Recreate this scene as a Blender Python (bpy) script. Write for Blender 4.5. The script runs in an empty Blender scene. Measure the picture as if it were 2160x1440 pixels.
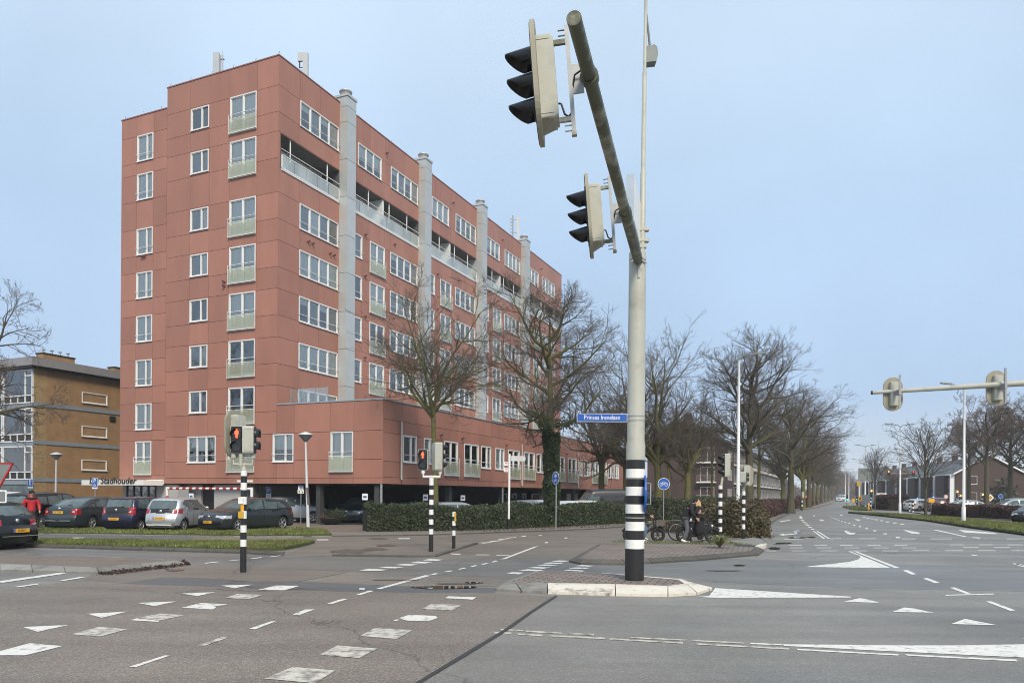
import bpy, bmesh, math, random
import numpy as np
from mathutils import Vector, Matrix
random.seed(7); rng = np.random.default_rng(11)
S = bpy.context.scene
# ---------------------------------------------------------------- camera
F, CX, CY, EYE, ROLL = 1573.0, 1080.0, 1041.5, 1.75, math.radians(0.4)
cc, ss = math.cos(ROLL), math.sin(ROLL)
cam = bpy.data.objects.new('camera', bpy.data.cameras.new('camera'))
S.collection.objects.link(cam); S.camera = cam
cam.data.sensor_width = 36; cam.data.lens = 36*F/2160
cam.data.shift_y = (CY-720)/2160; cam.data.clip_end = 4000; cam.data.clip_start = 0.1
cam.matrix_world = Matrix(((cc, -ss, 0, 0), (0, 0, -1, 0), (ss, cc, 0, EYE), (0, 0, 0, 1)))
# ---------------------------------------------------------------- sky and sun
W = bpy.data.worlds.new('World'); S.world = W; W.use_nodes = True
nt = W.node_tree; nt.nodes.clear()
SUN_EL, SUN_AZ = math.radians(42), math.radians(165)   # azimuth clockwise from +Y
sky = nt.nodes.new('ShaderNodeTexSky'); sky.sky_type = 'NISHITA'; sky.sun_disc = False
sky.sun_elevation = SUN_EL; sky.sun_rotation = SUN_AZ; sky.air_density = 1.0; sky.dust_density = 2.0; sky.ozone_density = 1.5
sc_ = nt.nodes.new('ShaderNodeVectorMath'); sc_.operation = 'SCALE'; sc_.inputs['Scale'].default_value = 0.10
nt.links.new(sky.outputs[0], sc_.inputs[0])
# thin high overcast: a soft pale blue deck over the clear sky, paler towards the horizon and with faint cloud mottling
tc = nt.nodes.new('ShaderNodeTexCoord'); sp = nt.nodes.new('ShaderNodeSeparateXYZ'); nt.links.new(tc.outputs['Generated'], sp.inputs[0])
cr = nt.nodes.new('ShaderNodeValToRGB'); nt.links.new(sp.outputs['Z'], cr.inputs[0])
e = cr.color_ramp.elements; e[0].position = 0.0; e[0].color = (.80, .87, .94, 1); e[1].position = 1.0; e[1].color = (.72, .87, 1.05, 1)
for p_, c_ in ((.12, (.51, .69, .94, 1)), (.32, (.56, .755, 1.0, 1)), (.55, (.68, .85, 1.04, 1))):
    k = e.new(p_); k.color = c_
nz = nt.nodes.new('ShaderNodeTexNoise'); nz.inputs['Scale'].default_value = 2.2; nz.inputs['Detail'].default_value = 5
nt.links.new(tc.outputs['Generated'], nz.inputs['Vector'])
mr = nt.nodes.new('ShaderNodeMapRange'); mr.inputs['From Min'].default_value = .3; mr.inputs['From Max'].default_value = .7
mr.inputs['To Min'].default_value = .90; mr.inputs['To Max'].default_value = 1.10; nt.links.new(nz.outputs[0], mr.inputs[0])
ml = nt.nodes.new('ShaderNodeVectorMath'); ml.operation = 'SCALE'; nt.links.new(cr.outputs[0], ml.inputs[0]); nt.links.new(mr.outputs[0], ml.inputs['Scale'])
mx = nt.nodes.new('ShaderNodeMix'); mx.data_type = 'RGBA'; mx.inputs[0].default_value = .86
nt.links.new(sc_.outputs[0], mx.inputs[6]); nt.links.new(ml.outputs[0], mx.inputs[7])
bg = nt.nodes.new('ShaderNodeBackground'); bg.inputs[1].default_value = 1.0
out = nt.nodes.new('ShaderNodeOutputWorld'); nt.links.new(mx.outputs[2], bg.inputs[0]); nt.links.new(bg.outputs[0], out.inputs[0])
sl = bpy.data.lights.new('sun', 'SUN'); sl.energy = 3.4; sl.angle = math.radians(17); sl.color = (1, .87, .70)
sun = bpy.data.objects.new('sun', sl); S.collection.objects.link(sun)
sdir = Vector((math.sin(SUN_AZ)*math.cos(SUN_EL), math.cos(SUN_AZ)*math.cos(SUN_EL), math.sin(SUN_EL)))
sun.rotation_euler = sdir.to_track_quat('Z', 'Y').to_euler(); sun.location = (0, -20, 60)
S.view_settings.view_transform = 'Standard'; S.view_settings.look = 'None'; S.view_settings.gamma = 1; S.view_settings.exposure = 0.03
S.view_settings.use_curve_mapping = False
S.cycles.filter_width = 1.0
# ---------------------------------------------------------------- helpers
C = S.collection
def at(px, py, z=0.0):
    "the point at height z that the photograph shows at pixel (px, py)"
    u, v = (px-CX)/F, -(py-CY)/F
    x, zz = u*cc-v*ss, u*ss+v*cc
    t = (z-EYE)/zz
    return Vector((x*t, t, z))
def at_d(px, py, d):
    u, v = (px-CX)/F, -(py-CY)/F
    return Vector(((u*cc-v*ss)*d, d, EYE+(u*ss+v*cc)*d))
def at_plane(px, py, p0, n):
    r = at_d(px, py, 1.0)-Vector((0, 0, EYE)); o = Vector((0, 0, EYE))
    return o+r*((Vector(p0)-o).dot(n)/r.dot(n))
def thing(name, label, cat, loc=(0, 0, 0), rz=0, group=None):
    o = bpy.data.objects.new(name, None); C.objects.link(o); o.empty_display_size = .2
    o.location = loc; o.rotation_euler = (0, 0, rz); o['label'] = label; o['category'] = cat
    if group: o['group'] = group
    return o
class MB:
    def __init__(s): s.v, s.f, s.m, s.sm, s.T = [], [], [], [], None
    def add(s, vs, fs, m=0, smooth=False):
        b = len(s.v)
        if s.T is not None: vs = [s.T @ Vector(v) for v in vs]
        s.v.extend(tuple(v) for v in vs)
        for f in fs: s.f.append(tuple(b+i for i in f)); s.m.append(m); s.sm.append(smooth)
        return s
    def box(s, x0, x1, y0, y1, z0, z1, m=0, top=1.0):
        cx_, cy_ = (x0+x1)/2, (y0+y1)/2
        q = [(x0, y0, z0), (x1, y0, z0), (x1, y1, z0), (x0, y1, z0)]
        t = [(cx_+(a-cx_)*top, cy_+(b-cy_)*top, z1) for a, b, _ in q]
        return s.add(q+t, [(3, 2, 1, 0), (4, 5, 6, 7), (0, 1, 5, 4), (1, 2, 6, 5), (2, 3, 7, 6), (3, 0, 4, 7)], m)
    def bar(s, a, b, w, h, m=0):
        a, b = Vector(a), Vector(b); d = (b-a).normalized()
        r = d.cross(Vector((0, 0, 1)))
        if r.length < 1e-4: r = Vector((1, 0, 0))
        r.normalize(); u = r.cross(d)
        q = [a+r*(i*w/2)+u*(j*h/2) for i, j in ((-1, -1), (1, -1), (1, 1), (-1, 1))]
        t = [p+(b-a) for p in q]
        return s.add(q+t, [(3, 2, 1, 0), (4, 5, 6, 7), (0, 1, 5, 4), (1, 2, 6, 5), (2, 3, 7, 6), (3, 0, 4, 7)], m)
    def tube(s, pts, r, n=8, m=0, cap=True, smooth=True):
        pts = [Vector(p) for p in pts]; K = len(pts)
        rr = r if isinstance(r, (list, tuple)) else [r]*K
        vs = []; ref = None
        for i, p in enumerate(pts):
            d = (pts[min(i+1, K-1)]-pts[max(i-1, 0)])
            if d.length < 1e-9: d = Vector((0, 0, 1))
            d.normalize()
            if ref is None:
                ref = d.cross(Vector((0, 0, 1)) if abs(d.z) < .9 else Vector((1, 0, 0))).normalized()
            else:
                ref = (ref-d*ref.dot(d)).normalized()
            w = d.cross(ref)
            for k in range(n):
                a = 2*math.pi*k/n
                vs.append(p+(ref*math.cos(a)+w*math.sin(a))*rr[i])
        fs = [(i*n+k, i*n+(k+1) % n, (i+1)*n+(k+1) % n, (i+1)*n+k) for i in range(K-1) for k in range(n)]
        s.add(vs, fs, m, smooth)
        if cap:
            s.add(vs[:n], [tuple(range(n))[::-1]], m); s.add(vs[-n:], [tuple(range(n))], m)
        return s
    def lathe(s, prof, n=20, m=0, o=(0, 0, 0), smooth=True):
        ox, oy, oz = o
        vs = [(ox+r*math.cos(2*math.pi*k/n), oy+r*math.sin(2*math.pi*k/n), oz+z) for r, z in prof for k in range(n)]
        fs = [(i*n+k, i*n+(k+1) % n, (i+1)*n+(k+1) % n, (i+1)*n+k) for i in range(len(prof)-1) for k in range(n)]
        return s.add(vs, fs, m, smooth)
    def prism(s, pts, z0, z1, m=0, mt=None):
        "vertical prism over a plan polygon (counter-clockwise)"
        n = len(pts); ar = sum(pts[i][0]*pts[(i+1) % n][1]-pts[(i+1) % n][0]*pts[i][1] for i in range(n))
        if ar < 0: pts = pts[::-1]
        vs = [(p[0], p[1], z0) for p in pts]+[(p[0], p[1], z1) for p in pts]
        s.add(vs, [tuple(range(n, 2*n))], m if mt is None else mt)
        return s.add(vs, [tuple(range(n))[::-1]]+[(i, (i+1) % n, n+(i+1) % n, n+i) for i in range(n)], m)
    def plate(s, pts, y0, y1, m=0):
        "outline in x,z extruded between depths y0 and y1"
        n = len(pts)
        vs = [(p[0], y0, p[1]) for p in pts]+[(p[0], y1, p[1]) for p in pts]
        return s.add(vs, [tuple(range(n)), tuple(range(n, 2*n))[::-1]]+[(i, n+i, n+(i+1) % n, (i+1) % n) for i in range(n)], m)
    def ball(s, c, r, m=0, n=10, k=7):
        rx, ry, rz = r if isinstance(r, (tuple, list)) else (r, r, r)
        vs = []
        for i in range(k+1):
            a = math.pi*i/k
            for j in range(n):
                b = 2*math.pi*j/n
                vs.append((c[0]+rx*math.sin(a)*math.cos(b), c[1]+ry*math.sin(a)*math.sin(b), c[2]+rz*math.cos(a)))
        return s.add(vs, [(i*n+j, (i+1)*n+j, (i+1)*n+(j+1) % n, i*n+(j+1) % n) for i in range(k) for j in range(n)], m, True)
    def mesh(s, name):
        me = bpy.data.meshes.new(name); me.from_pydata(s.v, [], s.f)
        me.polygons.foreach_set('material_index', s.m); me.polygons.foreach_set('use_smooth', s.sm); me.update()
        return me
def link(name, me, mats, parent=None, loc=None, rz=None, label=None):
    o = bpy.data.objects.new(name, me); C.objects.link(o)
    if not isinstance(mats, (list, tuple)): mats = [mats]
    if len(me.materials) == 0:
        for m_ in mats: me.materials.append(m_)
    if parent: o.parent = parent
    if loc is not None: o.location = loc
    if rz is not None: o.rotation_euler = (0, 0, rz)
    if label: o['label'] = label
    return o
def part(name, mb, mats, parent, **k): return link(name, mb.mesh(name) if isinstance(mb, MB) else mb, mats, parent, **k)
def solo(name, mb, mats, label, cat, loc=(0, 0, 0), rz=0, group=None):
    o = part(name, mb, mats, None, loc=loc, rz=rz); o['label'] = label; o['category'] = cat
    if group: o['group'] = group
    return o
def struct(name, mb, mats, kind='structure', parent=None):
    o = part(name, mb, mats, parent)
    if parent is None: o['kind'] = kind
    return o
def kids(o): return [c for c in bpy.data.objects if c.parent == o]
def dup(o, loc, rz, label, sc=None, group=None):
    def rec(a, par):
        b = a.copy(); C.objects.link(b); b.parent = par
        for ch in CH.get(a.name, []): rec(ch, b)
        return b
    CH = {}
    for x in bpy.data.objects:
        if x.parent: CH.setdefault(x.parent.name, []).append(x)
    r = rec(o, None); r.location = loc; r.rotation_euler = (0, 0, rz); r['label'] = label
    if sc: r.scale = sc if isinstance(sc, (tuple, list)) else (sc, sc, sc)
    if group: r['group'] = group
    return r
def arr_mesh(name, V, Q, smooth=False):
    me = bpy.data.meshes.new(name); V = np.asarray(V, dtype=np.float32); Q = np.asarray(Q, dtype=np.int32); k = Q.shape[1]
    me.vertices.add(len(V)); me.vertices.foreach_set('co', V.ravel())
    me.loops.add(Q.size); me.loops.foreach_set('vertex_index', Q.ravel())
    me.polygons.add(len(Q)); me.polygons.foreach_set('loop_start', np.arange(0, Q.size, k, dtype=np.int32))
    me.polygons.foreach_set('loop_total', np.full(len(Q), k, dtype=np.int32))
    if smooth: me.polygons.foreach_set('use_smooth', np.ones(len(Q), dtype=bool))
    me.update(calc_edges=True); return me
# ---------------------------------------------------------------- materials
def mat(name, col, rough=.6, metal=0, var=.12, scale=2.5, detail=4, bump=0, bscale=40, island=0, spec=.5, emit=None, estr=1, coat=0, dark=None, dscale=.6, dlo=.5, dhi=.7, streak=0, rvar=0):
    m = bpy.data.materials.new(name); m.use_nodes = True; t = m.node_tree; b = t.nodes['Principled BSDF']
    b.inputs['Roughness'].default_value = rough; b.inputs['Metallic'].default_value = metal
    b.inputs['Specular IOR Level'].default_value = spec
    if coat: b.inputs['Coat Weight'].default_value = coat; b.inputs['Coat Roughness'].default_value = .06
    N = lambda k: t.nodes.new(k); L = t.links.new
    tcn = N('ShaderNodeTexCoord'); src = tcn.outputs['Object']
    if streak:
        mp = N('ShaderNodeMapping'); mp.inputs['Scale'].default_value = (1, 1, streak); L(src, mp.inputs[0]); src = mp.outputs[0]
    rgb = N('ShaderNodeRGB'); rgb.outputs[0].default_value = (*col, 1); cur = rgb.outputs[0]
    if dark is not None:
        n2 = N('ShaderNodeTexNoise'); n2.inputs['Scale'].default_value = dscale; n2.inputs['Detail'].default_value = 6; n2.inputs['Roughness'].default_value = .65
        L(src, n2.inputs['Vector']); r2 = N('ShaderNodeMapRange'); r2.inputs['From Min'].default_value = dlo; r2.inputs['From Max'].default_value = dhi
        L(n2.outputs[0], r2.inputs[0]); mm = N('ShaderNodeMix'); mm.data_type = 'RGBA'; L(r2.outputs[0], mm.inputs[0]); L(cur, mm.inputs[6])
        mm.inputs[7].default_value = (*dark, 1); cur = mm.outputs[2]
    fac = None
    if var:
        n1 = N('ShaderNodeTexNoise'); n1.inputs['Scale'].default_value = scale; n1.inputs['Detail'].default_value = detail; n1.inputs['Roughness'].default_value = .6
        L(src, n1.inputs['Vector']); r1 = N('ShaderNodeMapRange'); r1.inputs['From Min'].default_value = .25; r1.inputs['From Max'].default_value = .75
        r1.inputs['To Min'].default_value = 1-var; r1.inputs['To Max'].default_value = 1+var; L(n1.outputs[0], r1.inputs[0]); fac = r1.outputs[0]
        if rvar:
            rv = N('ShaderNodeMapRange'); rv.inputs['From Min'].default_value = .3; rv.inputs['From Max'].default_value = .7
            rv.inputs['To Min'].default_value = rough-rvar; rv.inputs['To Max'].default_value = rough+rvar
            L(n1.outputs[0], rv.inputs[0]); L(rv.outputs[0], b.inputs['Roughness'])
    if island:
        g = N('ShaderNodeNewGeometry'); r3 = N('ShaderNodeMapRange'); r3.inputs['To Min'].default_value = 1-island; r3.inputs['To Max'].default_value = 1+island
        L(g.outputs['Random Per Island'], r3.inputs[0])
        if fac is None: fac = r3.outputs[0]
        else:
            q = N('ShaderNodeMath'); q.operation = 'MULTIPLY'; L(fac, q.inputs[0]); L(r3.outputs[0], q.inputs[1]); fac = q.outputs[0]
    if fac is not None:
        vm = N('ShaderNodeVectorMath'); vm.operation = 'SCALE'; L(cur, vm.inputs[0]); L(fac, vm.inputs['Scale']); cur = vm.outputs[0]
    L(cur, b.inputs['Base Color'])
    if bump:
        nb = N('ShaderNodeTexNoise'); nb.inputs['Scale'].default_value = bscale; nb.inputs['Detail'].default_value = 5; L(src, nb.inputs['Vector'])
        bp = N('ShaderNodeBump'); bp.inputs['Strength'].default_value = bump; bp.inputs['Distance'].default_value = .02
        L(nb.outputs[0], bp.inputs['Height']); L(bp.outputs[0], b.inputs['Normal'])
    if emit is not None:
        b.inputs['Emission Color'].default_value = (*emit, 1); b.inputs['Emission Strength'].default_value = estr
    m['fac'] = 1
    return m
def brickmat(name, col, col2, mortar, w=.22, h=.065, mo=.012, rough=.85, flat=False, rot=0, off=.5, var=.15, bump=.4, ms=.008):
    m = bpy.data.materials.new(name); m.use_nodes = True; t = m.node_tree; b = t.nodes['Principled BSDF']; b.inputs['Roughness'].default_value = rough
    N = lambda k: t.nodes.new(k); L = t.links.new
    tcn = N('ShaderNodeTexCoord'); vec = tcn.outputs['Object']
    if not flat:
        sp = N('ShaderNodeSeparateXYZ'); L(vec, sp.inputs[0]); ad = N('ShaderNodeMath'); ad.operation = 'ADD'; L(sp.outputs[0], ad.inputs[0]); L(sp.outputs[1], ad.inputs[1])
        cb = N('ShaderNodeCombineXYZ'); L(ad.outputs[0], cb.inputs[0]); L(sp.outputs[2], cb.inputs[1]); vec = cb.outputs[0]
    mp = N('ShaderNodeMapping'); mp.inputs['Rotation'].default_value = (0, 0, rot); L(vec, mp.inputs[0])
    br = N('ShaderNodeTexBrick'); L(mp.outputs[0], br.inputs['Vector']); br.inputs['Scale'].default_value = 1; br.offset = off
    br.inputs['Color1'].default_value = (*col, 1); br.inputs['Color2'].default_value = (*col2, 1); br.inputs['Mortar'].default_value = (*mortar, 1)
    br.inputs['Mortar Size'].default_value = ms; br.inputs['Brick Width'].default_value = w; br.inputs['Row Height'].default_value = h; br.inputs['Mortar Smooth'].default_value = .2
    n1 = N('ShaderNodeTexNoise'); n1.inputs['Scale'].default_value = 1.3; n1.inputs['Detail'].default_value = 6; L(tcn.outputs['Object'], n1.inputs['Vector'])
    r1 = N('ShaderNodeMapRange'); r1.inputs['From Min'].default_value = .25; r1.inputs['From Max'].default_value = .75; r1.inputs['To Min'].default_value = 1-var; r1.inputs['To Max'].default_value = 1+var
    L(n1.outputs[0], r1.inputs[0]); vm = N('ShaderNodeVectorMath'); vm.operation = 'SCALE'; L(br.outputs[0], vm.inputs[0]); L(r1.outputs[0], vm.inputs['Scale'])
    L(vm.outputs[0], b.inputs['Base Color'])
    bp = N('ShaderNodeBump'); bp.inputs['Strength'].default_value = bump; bp.inputs['Distance'].default_value = .01; bp.invert = True
    L(br.outputs['Fac'], bp.inputs['Height']); L(bp.outputs[0], b.inputs['Normal'])
    return m
def asphalt(name, base, speck, amt, rough=.6, sc=55, patch=.16, wet=.0, tint=(1, 1, 1)):
    m = bpy.data.materials.new(name); m.use_nodes = True; t = m.node_tree; b = t.nodes['Principled BSDF']
    N = lambda k: t.nodes.new(k); L = t.links.new
    tcn = N('ShaderNodeTexCoord'); o = tcn.outputs['Object']
    v1 = N('ShaderNodeTexVoronoi'); v1.inputs['Scale'].default_value = sc; L(o, v1.inputs['Vector'])
    bw = N('ShaderNodeSeparateColor'); L(v1.outputs['Color'], bw.inputs[0])
    r0 = N('ShaderNodeMapRange'); r0.inputs['From Min'].default_value = .55; r0.inputs['From Max'].default_value = 1; r0.inputs['To Max'].default_value = amt; L(bw.outputs[0], r0.inputs[0])
    mm = N('ShaderNodeMix'); mm.data_type = 'RGBA'; L(r0.outputs[0], mm.inputs[0]); mm.inputs[6].default_value = (*base, 1); mm.inputs[7].default_value = (*speck, 1)
    n1 = N('ShaderNodeTexNoise'); n1.inputs['Scale'].default_value = .35; n1.inputs['Detail'].default_value = 8; n1.inputs['Roughness'].default_value = .62; L(o, n1.inputs['Vector'])
    r1 = N('ShaderNodeMapRange'); r1.inputs['From Min'].default_value = .3; r1.inputs['From Max'].default_value = .7; r1.inputs['To Min'].default_value = 1-patch; r1.inputs['To Max'].default_value = 1+patch; L(n1.outputs[0], r1.inputs[0])
    n3 = N('ShaderNodeTexNoise'); n3.inputs['Scale'].default_value = 9; n3.inputs['Detail'].default_value = 3; L(o, n3.inputs['Vector'])
    r3 = N('ShaderNodeMapRange'); r3.inputs['To Min'].default_value = .9; r3.inputs['To Max'].default_value = 1.1; L(n3.outputs[0], r3.inputs[0])
    mu = N('ShaderNodeMath'); mu.operation = 'MULTIPLY'; L(r1.outputs[0], mu.inputs[0]); L(r3.outputs[0], mu.inputs[1])
    vm = N('ShaderNodeVectorMath'); vm.operation = 'SCALE'; L(mm.outputs[2], vm.inputs[0]); L(mu.outputs[0], vm.inputs['Scale']); L(vm.outputs[0], b.inputs['Base Color'])
    n2 = N('ShaderNodeTexNoise'); n2.inputs['Scale'].default_value = .5; n2.inputs['Detail'].default_value = 5
    mp = N('ShaderNodeMapping'); mp.inputs['Scale'].default_value = (.5, 1.6, 1); L(o, mp.inputs[0]); L(mp.outputs[0], n2.inputs['Vector'])
    r2 = N('ShaderNodeMapRange'); r2.inputs['From Min'].default_value = .5; r2.inputs['From Max'].default_value = .68; r2.inputs['To Min'].default_value = rough; r2.inputs['To Max'].default_value = rough-wet; L(n2.outputs[0], r2.inputs[0])
    L(r2.outputs[0], b.inputs['Roughness'])
    bp = N('ShaderNodeBump'); bp.inputs['Strength'].default_value = .35; bp.inputs['Distance'].default_value = .008
    L(v1.outputs['Distance'], bp.inputs['Height']); L(bp.outputs[0], b.inputs['Normal'])
    # tyre-polished streaks along the driving direction and a few tarred cracks
    mp2 = N('ShaderNodeMapping'); mp2.inputs['Rotation'].default_value = (0, 0, math.radians(8)); mp2.inputs['Scale'].default_value = (.12, 1.1, 1); L(o, mp2.inputs[0])
    n4 = N('ShaderNodeTexNoise'); n4.inputs['Scale'].default_value = 1.0; n4.inputs['Detail'].default_value = 4; L(mp2.outputs[0], n4.inputs['Vector'])
    r4 = N('ShaderNodeMapRange'); r4.inputs['From Min'].default_value = .35; r4.inputs['From Max'].default_value = .65; r4.inputs['To Min'].default_value = 1-patch*.8; r4.inputs['To Max'].default_value = 1+patch*.6; L(n4.outputs[0], r4.inputs[0])
    n5 = N('ShaderNodeTexNoise'); n5.inputs['Scale'].default_value = .9; n5.inputs['Detail'].default_value = 4
    L(o, n5.inputs['Vector']); v5 = N('ShaderNodeTexVoronoi'); v5.feature = 'DISTANCE_TO_EDGE'; v5.inputs['Scale'].default_value = .11
    ad = N('ShaderNodeVectorMath'); ad.operation = 'MULTIPLY_ADD'; L(n5.outputs['Color'], ad.inputs[0]); ad.inputs[1].default_value = (1.6, 1.6, 0); L(o, ad.inputs[2]); L(ad.outputs[0], v5.inputs['Vector'])
    r5 = N('ShaderNodeMapRange'); r5.inputs['From Min'].default_value = .0008; r5.inputs['From Max'].default_value = .0030; r5.inputs['To Min'].default_value = .62; r5.inputs['To Max'].default_value = 1; L(v5.outputs['Distance'], r5.inputs[0])
    m4 = N('ShaderNodeMath'); m4.operation = 'MULTIPLY'; L(r4.outputs[0], m4.inputs[0]); L(r5.outputs[0], m4.inputs[1])
    m6 = N('ShaderNodeMath'); m6.operation = 'MULTIPLY'; L(m4.outputs[0], m6.inputs[0]); L(mu.outputs[0], m6.inputs[1]); L(m6.outputs[0], vm.inputs['Scale'])
    return m
def glassmat(name, tint=(.8, .85, .85), base=.1, rough=.02, k=1.0, diff=None, dk=0):
    m = bpy.data.materials.new(name); m.use_nodes = True; t = m.node_tree; t.nodes.clear(); N = lambda q: t.nodes.new(q); L = t.links.new
    o = N('ShaderNodeOutputMaterial'); mixn = N('ShaderNodeMixShader'); tr = N('ShaderNodeBsdfTransparent'); tr.inputs[0].default_value = (*tint, 1)
    gl = N('ShaderNodeBsdfGlossy'); gl.inputs['Roughness'].default_value = rough; gl.inputs[0].default_value = (1, 1, 1, 1)
    fr = N('ShaderNodeFresnel'); fr.inputs[0].default_value = 1.5
    tcg = N('ShaderNodeTexCoord'); ng = N('ShaderNodeTexNoise'); ng.inputs['Scale'].default_value = 1.3; L(tcg.outputs['Object'], ng.inputs['Vector']); bg_ = N('ShaderNodeBump'); bg_.inputs['Strength'].default_value = .22; bg_.inputs['Distance'].default_value = .05; L(ng.outputs[0], bg_.inputs['Height']); L(bg_.outputs[0], gl.inputs['Normal'])
    ma = N('ShaderNodeMath'); ma.operation = 'MULTIPLY_ADD'; L(fr.outputs[0], ma.inputs[0]); ma.inputs[1].default_value = k; ma.inputs[2].default_value = base; ma.use_clamp = True
    src = tr.outputs[0]
    if diff:
        df = N('ShaderNodeBsdfDiffuse'); df.inputs[0].default_value = (*diff, 1); m2 = N('ShaderNodeMixShader'); m2.inputs[0].default_value = dk; L(src, m2.inputs[1]); L(df.outputs[0], m2.inputs[2]); src = m2.outputs[0]
    L(ma.outputs[0], mixn.inputs[0]); L(src, mixn.inputs[1]); L(gl.outputs[0], mixn.inputs[2]); L(mixn.outputs[0], o.inputs[0])
    return m
def paintmat(name, col, under, lo=.48, hi=.56, sc=9, rough=.6):
    m = mat(name, col, rough, var=.08, scale=6, dark=under, dscale=sc, dlo=lo, dhi=hi); return m
M = {}
M['panel'] = mat('red_cladding', (.352, .166, .120), .46, var=.10, detail=2, scale=.8, island=.085, spec=.35, streak=.3)
M['panel_edge'] = mat('cladding_edge', (.05, .03, .03), .8)
M['dark'] = mat('painted_shade_interior', (.02, .02, .022), .9, var=.3)  # near-black colour carries the shade under the deck and inside the block
M['frame'] = mat('white_window_frame', (.72, .74, .74), .4, var=.06)
M['glass'] = glassmat('window_glass', base=.14, k=1.3)
M['glass_clear'] = glassmat('clear_glass_screen', (.9, .93, .92), base=.06, k=1.0, diff=(.6, .62, .6), dk=.12)
M['glass_green'] = glassmat('pale_green_glass', (.86, .9, .76), .06, .1, diff=(.85, .87, .62), dk=.30)
M['balglass'] = glassmat('frosted_balcony_glass', (.84, .9, .87), .10, .08, diff=(.72, .79, .74), dk=.38)
M['blind'] = mat('grey_blind', (.42, .41, .39), .8, var=.1, scale=3)
M['net'] = mat('net_curtain', (.90, .88, .82), .9, var=.14, scale=9, streak=.08)
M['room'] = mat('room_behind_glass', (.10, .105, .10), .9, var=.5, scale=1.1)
M['panelgreen'] = mat('green_infill', (.42, .47, .34), .6)
M['duct'] = mat('grey_metal_cladding', (.47, .50, .50), .42, metal=.25, var=.06, scale=1.5, island=.04)
M['alu'] = mat('roof_edge_metal', (.42, .44, .46), .35, metal=.5)
M['rededge'] = mat('roof_trim_red', (.24, .10, .09), .5)
M['conc'] = mat('concrete', (.36, .35, .33), .85, var=.15, bump=.2)
M['greywall'] = mat('grey_wall_cladding', (.42, .42, .41), .6, var=.06)
M['white'] = mat('white_paint', (.78, .78, .76), .4, var=.05, dark=(.5, .49, .46), dscale=2.2, dlo=.55, dhi=.8)
M['black'] = mat('black_paint', (.018, .018, .019), .38, var=.2)
M['beige'] = mat('beige_grey_enamel', (.43, .44, .385), .45, var=.06, dark=(.31, .315, .265), dscale=3, dlo=.5, dhi=.8)
M['moss'] = mat('mossy_steel', (.40, .40, .33), .5, var=.1, dark=(.085, .09, .05), dscale=2.4, dlo=.30, dhi=.54)
M['bback'] = mat('backboard_tan', (.29, .275, .21), .6, var=.12, scale=4, streak=.15)
M['visor'] = mat('black_visor', (.012, .013, .015), .32, var=.1)
M['lens'] = mat('dark_lens', (.02, .02, .02), .12, var=0, spec=.8)
M['redlit'] = mat('lit_red_lamp', (.6, .02, .01), .4, var=0, emit=(1, .09, .03), estr=3.2)
M['orangelit'] = mat('lit_lamp_core', (.8, .2, .02), .4, var=0, emit=(1, .32, .08), estr=5)
M['greenlit'] = mat('lit_green_lamp', (.02, .5, .35), .4, var=0, emit=(.06, .9, .62), estr=2.2)
M['galv'] = mat('galvanised_steel', (.33, .345, .35), .5, metal=.4, var=.12, scale=6)
M['lamp'] = mat('lamp_post_grey', (.60, .62, .63), .4, var=.06)
M['blue'] = mat('sign_blue', (.015, .10, .42), .4, var=.06)
M['signwhite'] = mat('sign_white', (.80, .80, .78), .4, var=.04)
M['red'] = mat('sign_red', (.42, .02, .02), .4, var=.08)
M['yellow'] = mat('sign_yellow', (.75, .36, .015), .4, var=.06)
M['gold'] = mat('sign_gold', (.55, .33, .02), .4, var=.05)
M['signback'] = mat('sign_back_grey', (.19, .215, .215), .6, metal=.1, var=.12)
M['ybrick'] = brickmat('ochre_brick', (.36, .215, .10), (.31, .182, .083), (.25, .17, .095), var=.16)
M['ybrick2'] = brickmat('light_ochre_brick', (.42, .30, .14), (.34, .22, .09), (.24, .18, .12))
M['rbrick'] = brickmat('dark_red_brick', (.078, .049, .040), (.066, .042, .034), (.07, .05, .045), var=.12)
M['fascia'] = mat('grey_fascia', (.25, .245, .255), .6, var=.06)
M['bandgrey'] = mat('grey_blue_band', (.22, .26, .30), .6, var=.08)
M['roof'] = mat('dark_roof_tiles', (.10, .105, .11), .7, var=.2, scale=3)
M['bark'] = mat('bark', (.075, .064, .05), .9, var=.3, scale=7, bump=.6, bscale=25, dark=(.085, .09, .03), dscale=1.6, dlo=.42, dhi=.66)
M['bark2'] = mat('mossy_bark', (.085, .078, .05), .9, var=.3, scale=6, bump=.6, bscale=25, dark=(.12, .12, .028), dscale=1.2, dlo=.36, dhi=.58)
M['twig'] = mat('twig_bark', (.115, .098, .082), .9, var=.25, scale=1.5)
M['twig2'] = mat('reddish_twigs', (.13, .10, .085), .9, var=.25, scale=1.5)
M['deadleaf'] = mat('dead_leaf', (.12, .07, .04), .8, island=.4)
M['ivy'] = mat('ivy_leaf', (.032, .055, .018), .5, island=.55, var=.2)
M['hedge'] = mat('hedge_leaf', (.050, .068, .030), .6, island=.55, var=.35, scale=2.2)
M['hedgered'] = mat('copper_hedge_leaf', (.075, .038, .030), .7, island=.5, var=.35, scale=2)
M['shrub'] = mat('shrub_leaf', (.085, .072, .034), .6, island=.6, var=.45, scale=2.5)
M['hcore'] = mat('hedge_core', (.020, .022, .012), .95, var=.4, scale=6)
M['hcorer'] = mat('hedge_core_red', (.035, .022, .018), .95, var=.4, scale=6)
M['grassb'] = mat('grass_blade', (.135, .165, .036), .6, island=.5, var=.5, scale=.9, dark=(.13, .11, .05), dscale=1.3, dlo=.52, dhi=.66)
M['grasss'] = mat('grass_soil', (.060, .075, .022), .95, var=.35, scale=5, dark=(.07, .05, .03), dscale=2.5, dlo=.5, dhi=.7)
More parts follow.
